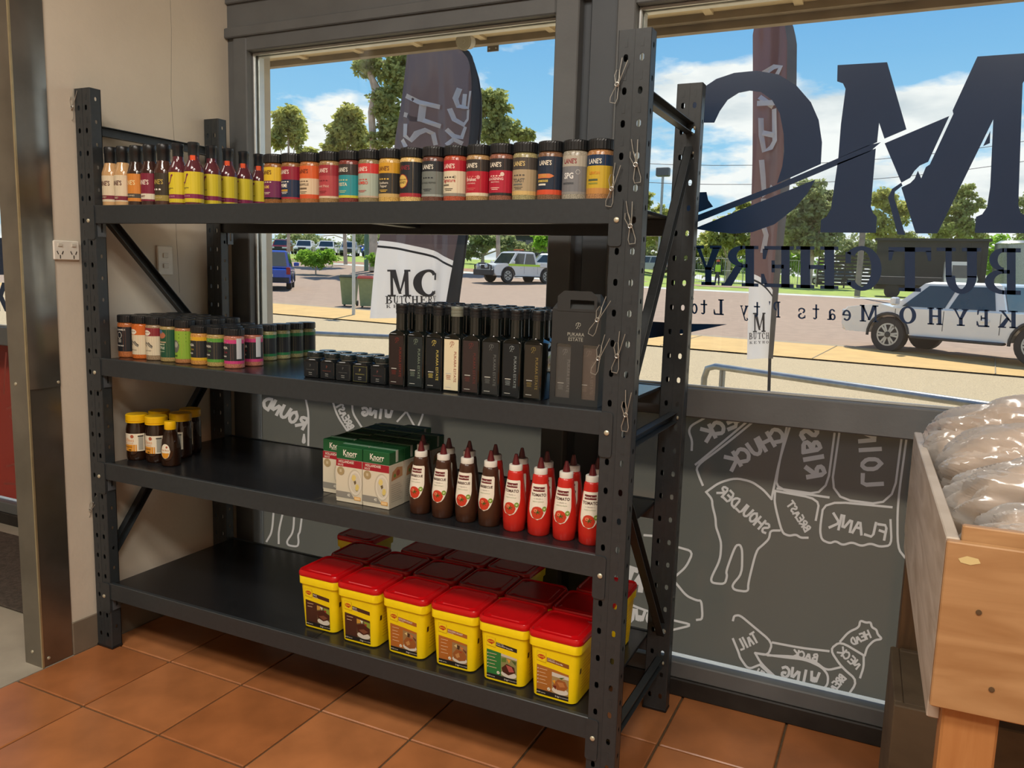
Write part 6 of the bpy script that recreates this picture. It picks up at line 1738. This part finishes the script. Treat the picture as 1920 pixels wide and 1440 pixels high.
# ---- vehicles
m_tyre = mat('tyre_rubber', srgb(44, 43, 42), .8, nscale=20, namt=.1)
m_rim = mat('alloy_rim', srgb(170, 172, 172), .3, .7, nscale=20, namt=.05)
m_glz = mat('tinted_car_glass', srgb(38, 50, 52), .06, spec=.9, nscale=3, namt=.1)
m_dkpl = mat('dark_car_trim', srgb(38, 39, 41), .5, nscale=20, namt=.1)
m_hl = mat('headlamp_glass', srgb(196, 202, 204), .08, spec=.9, nscale=20, namt=.05)
m_tl = mat('red_tail_lamp', srgb(150, 24, 22), .2, nscale=20, namt=.05)
def paint(name, c):
    return mat(name, c, .18, spec=.6, nscale=2, namt=.03, coat=.5)
def car(label, loc, rz, kind, pmat, L=4.6, Wd=1.8, H=1.6, wb=2.7, wr=.34, detail=True, group='vehicles outside', cat='car', name='parked_car', zsill=None):
    t = thing(name, label, cat, loc, rz, group)
    hw = Wd / 2; fo = L * .5; xf, xr = wb / 2, -wb / 2
    zb, zs = .30 if kind != 'ute' else .42, zsill or H * .56
    # lower body side outline with wheel arches (x forward)
    def archpts(cx):
        ra = wr * 1.18
        return [(cx + ra * math.cos(a), max(zb, wr + ra * math.sin(a))) for a in [R_(q) for q in (-10, 20, 50, 90, 130, 160, 190)]]
    hood = zs * 1.07 if kind == 'ute' else H * .54
    low = [(-fo, zb + .1), (-fo + .05, zb)] + archpts(xr)[::-1] + archpts(xf)[::-1] + [(fo - .12, zb), (fo, zb + .15)]
    if kind == 'ute':
        up_ = [(fo, hood - .22), (fo - .12, hood - .08), (fo - .9, hood + .03), (fo - 1.25, zs + .02), (-fo + 1.7, zs + .02), (-fo, zs + .02)]
    else:
        up_ = [(fo, hood - .2), (fo - .15, hood - .06), (fo - 1.0, hood + .04), (fo - 1.25, zs + .02), (-fo + .25, zs + .04), (-fo, zs - .1)]
    poly = low + up_
    b = MB()
    rings = []
    for y, k in ((-hw + .06, .985), (-hw, 1.0), (hw, 1.0), (hw - .06, .985)):
        pass
    pin = [(x * .985, z) for x, z in poly]
    b.loft([[(x, -hw + .0, z) for x, z in pin], [(x, -hw + .03, z) for x, z in poly], [(x, hw - .03, z) for x, z in poly], [(x, hw, z) for x, z in pin]], pmat)
    b.build('body', t)
    # cabin
    if kind == 'ute':
        bot = [(fo - 1.15, zs), (-fo + 1.75, zs)]; top = [(fo - 1.85, H), (-fo + 1.95, H)]
    elif kind == 'van':
        bot = [(fo - .9, zs), (-fo + .1, zs)]; top = [(fo - 1.4, H), (-fo + .2, H)]
    else:
        bot = [(fo - 1.1, zs), (-fo + .12, zs)]; top = [(fo - 1.75, H), (-fo + .55, H - .02)]
    tw = hw - .20
    def cabpt(fx, fz, side, o=0.0):
        """fx 0 rear..1 front, fz 0 sill..1 roof"""
        xb = bot[1][0] + (bot[0][0] - bot[1][0]) * fx; xt = top[1][0] + (top[0][0] - top[1][0]) * fx
        y = (hw - .05) + (tw - hw + .05) * fz
        return (xb + (xt - xb) * fz, side * (y + o), zs + (H - zs) * fz)
    b = MB()
    b.loft([[cabpt(1, 0, 1), cabpt(0, 0, 1), cabpt(0, 0, -1), cabpt(1, 0, -1)], [cabpt(1, .93, 1), cabpt(0, .93, 1), cabpt(0, .93, -1), cabpt(1, .93, -1)], [cabpt(.94, 1, .9), cabpt(.06, 1, .9), cabpt(.06, 1, -.9), cabpt(.94, 1, -.9)]], pmat)
    b.build('cabin', t)
    for s in (1, -1):
        for fa, fb_ in (((.50, .93), (.06, .47)) if kind != 'van' else ((.62, .93), (.05, .58))):
            pass
        for fa, fb_ in ((.52, .92), (.08, .48)):
            b = MB(); q = [cabpt(fa, .10, s, .012), cabpt(fb_, .10, s, .012), cabpt(fb_ - .02, .86, s, .012), cabpt(fa + .01, .86, s, .012)]
            q2 = [cabpt(fa, .10, s, -.01), cabpt(fb_, .10, s, -.01), cabpt(fb_ - .02, .86, s, -.01), cabpt(fa + .01, .86, s, -.01)]
            b.loft([q2, q], m_glz); b.build('side_window', t)
    for f0, nm in ((1, 'windscreen'), (0, 'rear_window')):
        o_ = .012 if f0 else -.012
        def wp(fz, sy):
            p = cabpt(f0, fz, sy); return (p[0] + o_, p[1] * .88, p[2])
        b = MB(); q = [wp(.08, 1), wp(.08, -1), wp(.88, -1), wp(.88, 1)]
        b.loft([[(p[0] - o_ * 2, p[1], p[2]) for p in q], q], m_glz); b.build(nm, t)
    for cx in (xf, xr):
        for s in (1, -1):
            M = Matrix.Translation((cx, s * (hw - .22), wr)) @ Matrix.Rotation(R_(-90 * s), 4, 'X')
            b = MB(); b.lathe([(wr * .62, .0), (wr * .94, .0), (wr, .03), (wr, .19), (wr * .94, .22), (wr * .66, .22), (wr * .63, .19)], m_tyre, 26, M); w_ = b.build('wheel', t)
            b = MB()
            if detail:
                b.lathe([(wr * .64, .17), (wr * .64, .205), (wr * .56, .205), (wr * .55, .175)], m_rim, 26, M)
                for k in range(6):
                    a = k * math.pi / 3
                    for da in (-.16, .16):
                        M2 = M @ Matrix.Rotation(a + da, 4, 'Z')
                        b.box((wr * .12, -.022, .178), (wr * .60, .022, .204), m_rim, M2)
                b.lathe([(wr * .17, .17), (wr * .17, .208), (wr * .10, .214)], m_dkpl, 14, M)
            else:
                b.lathe([(wr * .60, .19), (wr * .55, .205), (wr * .2, .20), (wr * .1, .21)], m_rim, 16, M)
            b.build('rim', w_)
    for s in (1, -1):
        b = MB(); b.bbox((fo - .32, s * (hw - .42) - .18 if s > 0 else s * (hw - .42) - .22, hood - .30), (fo + .012, s * (hw - .42) + (.40 if s > 0 else .18), hood - .14), m_hl, .02); b.build('headlamp', t)
        b = MB(); b.bbox((-fo - .012, s * (hw - .1) - .09, zs - .30), (-fo + .12, s * (hw - .1) + .09, zs + .02), m_tl, .02); b.build('tail_lamp', t)
        b = MB(); xm = bot[0][0] - .18; b.bbox((xm - .06, s * (hw + .02) - .02 if s > 0 else s * hw - .24, zs + .08), (xm + .06, s * (hw + .02) + .22 if s > 0 else s * hw + .0, zs + .26), pmat, .03); b.build('mirror', t)
    b = MB(); b.bbox((fo - .05, -hw + .1, zb + .02), (fo + .03, hw - .1, zb + .22), m_dkpl if kind != 'ute' else pmat, .02); b.build('front_bumper', t)
    b = MB(); b.bbox((fo - .08, -hw * .45, hood - .34), (fo + .014, hw * .45, hood - .10), m_dkpl, .01); b.build('grille', t)
    b = MB(); b.bbox((-fo - .05, -hw + .06, zb + .02), (-fo + .06, hw - .06, zb + .24), m_dkpl, .02); b.build('rear_bumper', t)
    b = MB(); b.bbox((-fo - .058, -.18, zb + .26), (-fo - .008, .18, zb + .38), m_white, .004); b.build('number_plate', t)
    if detail:
        for s in (1, -1):
            for xd in (cabpt(.50, 0, s)[0], cabpt(.03, 0, s)[0], cabpt(.94, 0, s)[0]):
                b = MB(); b.box((xd - .006, s * (hw - .002) - .006, zb + .14), (xd + .006, s * (hw - .002) + .006, zs), m_dkpl); b.build('door_seam', t)
            for fx in (.56, .12):
                xd = cabpt(fx, 0, s)[0]
                b = MB(); b.bbox((xd - .02, s * (hw + .01) - .014, zs - .18), (xd + .16, s * (hw + .01) + .014, zs - .13), m_dkpl if kind != 'ute' else pmat, .006); b.build('door_handle', t)
            if kind == 'ute':
                b = MB(); b.bbox((xr + .55, s * (hw + .0) - .10, zb - .06), (xf - .55, s * (hw + .0) + .10, zb + .0), m_dkpl, .02); b.build('side_step', t)
            for cx in (xf, xr):
                b = MB(); ra = wr * 1.18
                b.tube([(cx + ra * math.cos(a), s * (hw + .005), wr + ra * math.sin(a)) for a in [R_(q) for q in range(-5, 186, 15)]], .035, m_dkpl, 6); b.build('wheel_arch', t)
    return t
white_p = paint('white_car_paint', srgb(226, 222, 214)); blue_p = paint('blue_car_paint', srgb(28, 72, 168)); silver_p = paint('silver_car_paint', srgb(168, 170, 172)); red_p = paint('red_car_paint', srgb(140, 44, 36))
# white ute parked at the right
wF = onG(1663, 660); wR = onG(1903, 689)
hd = Vector((wR.x - wF.x, wR.y - wF.y, 0)).normalized() * -1
ang = math.atan2(hd.y, hd.x)
left = Vector((-hd.y, hd.x, 0))
wbU = 3.0
org = wF - hd * wbU / 2 - left * .86; org.z = gz(wF.x, wF.y)
car('white dual-cab utility vehicle parked at the kerb on the right', tuple(org), ang, 'ute', white_p, 5.3, 1.86, 1.60, wbU, .40, True, zsill=.985, cat='car', name='parked_ute')
# white work ute in the left window
wf2 = onG(951, 535); wr2 = onG(1007, 532)
hd = (wf2 - wr2); hd.z = 0; hd.normalize(); hd = Vector((-.42, -.91, 0)).normalized()
left = Vector((-hd.y, hd.x, 0)); org = wf2 - hd * 1.55 - left * .86; org.z = gz(org.x, org.y)
ut = car('white work truck with a black bull bar and lime stripe on the road', tuple(org), math.atan2(hd.y, hd.x), 'ute', white_p, 5.2, 1.86, 1.90, 3.1, .44, True, cat='truck', name='work_truck')
lime = mat('lime_reflective_stripe', srgb(190, 230, 60), .5, nscale=10, namt=.05)
b = MB(); b.box((-2.5, .935, 1.02), (1.55, .950, 1.14), lime); b.box((-2.5, -.950, 1.02), (1.55, -.935, 1.14), lime); b.build('lime_stripe', ut)
b = MB(); b.tube([(2.72, -.8, .5), (2.78, -.8, 1.0), (2.80, -.35, 1.12), (2.80, .35, 1.12), (2.78, .8, 1.0), (2.72, .8, .5)], .05, m_dkpl, 8); b.bbox((2.60, -.9, .42), (2.84, .9, .78), m_dkpl, .04); b.build('bull_bar', ut)
for s in (-1, 1):
    b = MB(); b.lathe([(.13, 0), (.13, .08), (.10, .10)], m_hl, 16, Matrix.Translation((2.80, s * .42, .98)) @ Matrix.Rotation(R_(90), 4, 'Y')); b.build('driving_lamp', ut)
b = MB(); b.bbox((-2.65, -.98, .98), (-.95, .98, 1.26), white_p, .02); b.build('tray', ut)
b = MB(); b.bbox((-.5, -.55, 1.90), (.5, .55, 1.96), m_dkpl, .02); b.bbox((-.1, -.4, 1.96), (.1, .4, 2.06), mat('amber_beacon', srgb(224, 110, 40), .3, nscale=10, namt=.05), .02); b.build('roof_beacon', ut)
# blue SUV
wb2 = onG(545, 546); hd = Vector((-.62, .78, 0)).normalized(); left = Vector((-hd.y, hd.x, 0))
org = wb2 + hd * 2.3 + left * .92; org.z = gz(org.x, org.y)
car('bright blue SUV half hidden by the left window jamb', tuple(org), math.atan2(hd.y, hd.x), 'suv', blue_p, 4.6, 1.85, 1.72, 2.7, .36, True, name='blue_suv')
# rows of parked cars
far = [(530, 474, 86, red_p, 'red', -60), (572, 478, 85, white_p, 'white', -58), (614, 480, 85, white_p, 'white', -60), (656, 483, 85, silver_p, 'silver', -58), (698, 484, 84, blue_p, 'blue', -60), (740, 487, 84, silver_p, 'dark silver', -60), (1024, 492, 57, white_p, 'white', -150), (1215, 500, 74, silver_p, 'silver', 170), (1560, 506, 76, silver_p, 'silver', 175)]
for k, (u, w, dp, pmx, nm, an) in enumerate(far):
    p = atD(u, w + 10, dp); p.z = gz(p.x, p.y) + .07
    car('%s distant parked car, %s of the far cars from the left' % (nm, ORD[k]), tuple(p), R_(an), 'car', pmx, 4.4, 1.8, 1.5, 2.6, .33, False, 'distant parked cars', 'car')
# small truck
p = atD(1760, 538, 46); p.z = gz(p.x, p.y) + .01
tk = thing('tipper_truck', 'small white-cab truck with a dark tray parked on the lawn', 'truck', tuple(p), R_(0))
b = MB(); b.loft([[(x, -.95, z) for x, z in ((.2, .5), (1.7, .5), (1.85, 1.2), (1.55, 2.15), (.2, 2.15))], [(x, .95, z) for x, z in ((.2, .5), (1.7, .5), (1.85, 1.2), (1.55, 2.15), (.2, 2.15))]], white_p); b.build('cab', tk)
b = MB(); b.box((.55, -.965, 1.25), (1.35, -.951, 1.95), m_glz); b.build('side_window', tk)
b = MB(); b.add([(1.86, -.85, 1.25), (1.86, .85, 1.25), (1.60, .85, 2.05), (1.60, -.85, 2.05)], [(0, 1, 2, 3)], m_glz); b.build('windscreen', tk)
b = MB(); b.bbox((-3.4, -1.0, .75), (.1, 1.0, 1.25), m_dkpl, .03); b.build('tray', tk)
b = MB(); b.box((-3.4, -.3, .5), (.3, .3, .75), m_dkpl); b.build('chassis', tk)
for cx in (-2.4, 1.0):
    for s in (-1, 1):
        b = MB(); b.lathe([(.42, 0), (.42, .25), (.25, .27), (.1, .26)], m_tyre, 20, Matrix.Translation((cx, s * .72, .42)) @ Matrix.Rotation(R_(-90 * s), 4, 'X')); b.build('wheel', tk)
# dark shed and rainwater tank
m_shed = mat('dark_shed_cladding', srgb(62, 60, 62), .8, nscale=3, namt=.08)
p = atD(1735, 540, 66); p.z = gz(p.x, p.y)
sh = thing('dark_shed', 'long dark clad shed behind the truck', 'shed', tuple(p), R_(0))
b = MB(); b.box((-3.9, 0, 0), (4.2, 5, 3.9), m_shed); b.build('wall', sh)
b = MB(); b.box((-4.1, -.2, 3.9), (4.4, 5.2, 4.1), m_dkpl); b.build('roof', sh)
for k in range(20):
    b = MB(); b.box((-3.8 + k * .4, -.05, .1), (-3.72 + k * .4, -.001, 3.85), m_shed); b.build('cladding_rib', sh)
p = atD(1900, 545, 60); p.z = gz(p.x, p.y)
tkw = thing('rainwater_tank', 'grey corrugated tank at the right edge behind the ute', 'tank', tuple(p))
b = MB(); b.lathe([(1.5 + (.03 if k % 2 else 0), .2 + k * .12) for k in range(30)] + [(1.2, 3.9)], m_galv, 28); b.build('tank_shell', tkw)
b = MB(); b.box((-1.7, -1.7, -.2), (1.7, 1.7, .2), m_shed); b.build('base', tkw)
# timber screen behind the letters
p = atD(1600, 530, 60); p.z = gz(p.x, p.y)
fn_ = thing('slat_fence', 'dark horizontal slat fence behind the word BUTCHERY', 'fence', tuple(p))
for k in range(9):
    b = MB(); b.box((-2.6, 0, .25 + k * .26), (3.2, .04, .44 + k * .26), m_shed); b.build('slat', fn_)
for x in (-2.6, -.7, 1.2, 3.1):
    b = MB(); b.box((x, .041, 0), (x + .1, .14, 2.6), m_shed); b.build('post', fn_)
# mesh fence
p0 = atD(1290, 512, 62); p1 = atD(1530, 522, 62); p0.z = gz(p0.x, p0.y); p1.z = gz(p1.x, p1.y)
mf = thing('mesh_fence', 'temporary galvanised mesh fence along the far lawn', 'fence', tuple(p0))
dv = p1 - p0
for k in range(8):
    b = MB(); q = dv * (k / 7); b.tube([q, q + Vector((0, 0, 2.0))], .035, m_galv, 6); b.build('post', mf)
for z in (.15, 1.05, 1.98):
    b = MB(); b.tube([Vector((0, 0, z)), dv + Vector((0, 0, z))], .022, m_galv, 5); b.build('rail', mf)
b = MB()
for k in range(56):
    q = dv * (k / 55); b.tube([q + Vector((0, 0, .15)), q + Vector((0, 0, 1.98))], .008, m_galv, 3)
b.build('mesh_wires', mf)
# worker in hi-vis
p = atD(1345, 519, 58); p.z = gz(p.x, p.y) + .06
wk = thing('person', 'person in a yellow high-visibility vest and orange hard hat behind the mesh fence', 'person', tuple(p), R_(20))
me = bpy.data.meshes.new('body')
J = {'pel': (0, 0, .95), 'che': (0, .02, 1.3), 'nec': (0, .02, 1.48), 'hea': (0, 0, 1.62), 'top': (0, 0, 1.74), 'ls': (.19, .02, 1.42), 'le': (.27, -.04, 1.14), 'lh': (.22, -.22, .96), 'rs': (-.19, .02, 1.42), 're': (-.28, -.02, 1.14), 'rh': (-.24, -.20, .98),
     'lk': (.11, -.03, .5), 'lf': (.12, .02, .08), 'lt': (.13, -.14, .04), 'rk': (-.11, .02, .5), 'rf': (-.12, .06, .08), 'rt': (-.13, -.10, .04)}
names = list(J)
E_ = [('pel', 'che'), ('che', 'nec'), ('nec', 'hea'), ('hea', 'top'), ('che', 'ls'), ('ls', 'le'), ('le', 'lh'), ('che', 'rs'), ('rs', 're'), ('re', 'rh'), ('pel', 'lk'), ('lk', 'lf'), ('lf', 'lt'), ('pel', 'rk'), ('rk', 'rf'), ('rf', 'rt')]
me.from_pydata([J[k] for k in names], [(names.index(a), names.index(c)) for a, c in E_], [])
bo = bpy.data.objects.new('body', me); COL.objects.link(bo); bo.parent = wk
sk = bo.modifiers.new('skin', 'SKIN')
rad = {'pel': .15, 'che': .16, 'nec': .06, 'hea': .10, 'top': .08, 'ls': .07, 'le': .05, 'lh': .045, 'rs': .07, 're': .05, 'rh': .045, 'lk': .075, 'lf': .05, 'lt': .045, 'rk': .075, 'rf': .05, 'rt': .045}
for i, k in enumerate(names):
    me.skin_vertices[0].data[i].radius = (rad[k], rad[k])
me.skin_vertices[0].data[0].use_root = True
bo.modifiers.new('sub', 'SUBSURF').levels = 1
me.materials.append(mat('navy_work_clothes', srgb(60, 62, 76), .9, nscale=10, namt=.1))
b = MB(); b.lathe([(.20, .96), (.21, 1.1), (.215, 1.3), (.19, 1.42), (.12, 1.47)], lime, 16, None, True, 1.0, .85); b.build('high_vis_vest', wk)
b = MB(); b.lathe([(.15, 1.68), (.125, 1.69), (.12, 1.76), (.08, 1.82), (.02, 1.83)], mat('orange_hard_hat', srgb(226, 96, 40), .4, nscale=10, namt=.05), 16); b.build('hard_hat', wk)
# distant school-like building behind the work truck
p = atD(1000, 486, 90); p.z = gz(p.x, p.y)
bd = thing('distant_building', 'distant grey building with a row of windows behind the work truck', 'building', tuple(p))
b = MB(); b.box((-4, 0, 0), (6, 6, 3.0), m_shed); b.build('wall', bd)
b = MB(); b.prism([(-4.5, 3.0), (6.5, 3.0), (5.5, 4.2), (-3.5, 4.2)], m_fasc, 'y', -.4, 6.4); b.build('roof', bd)
for k in range(7):
    b = MB(); b.box((-3.6 + k * 1.3, -.03, 1.0), (-2.7 + k * 1.3, -.001, 2.4), m_glz); b.build('window', bd)
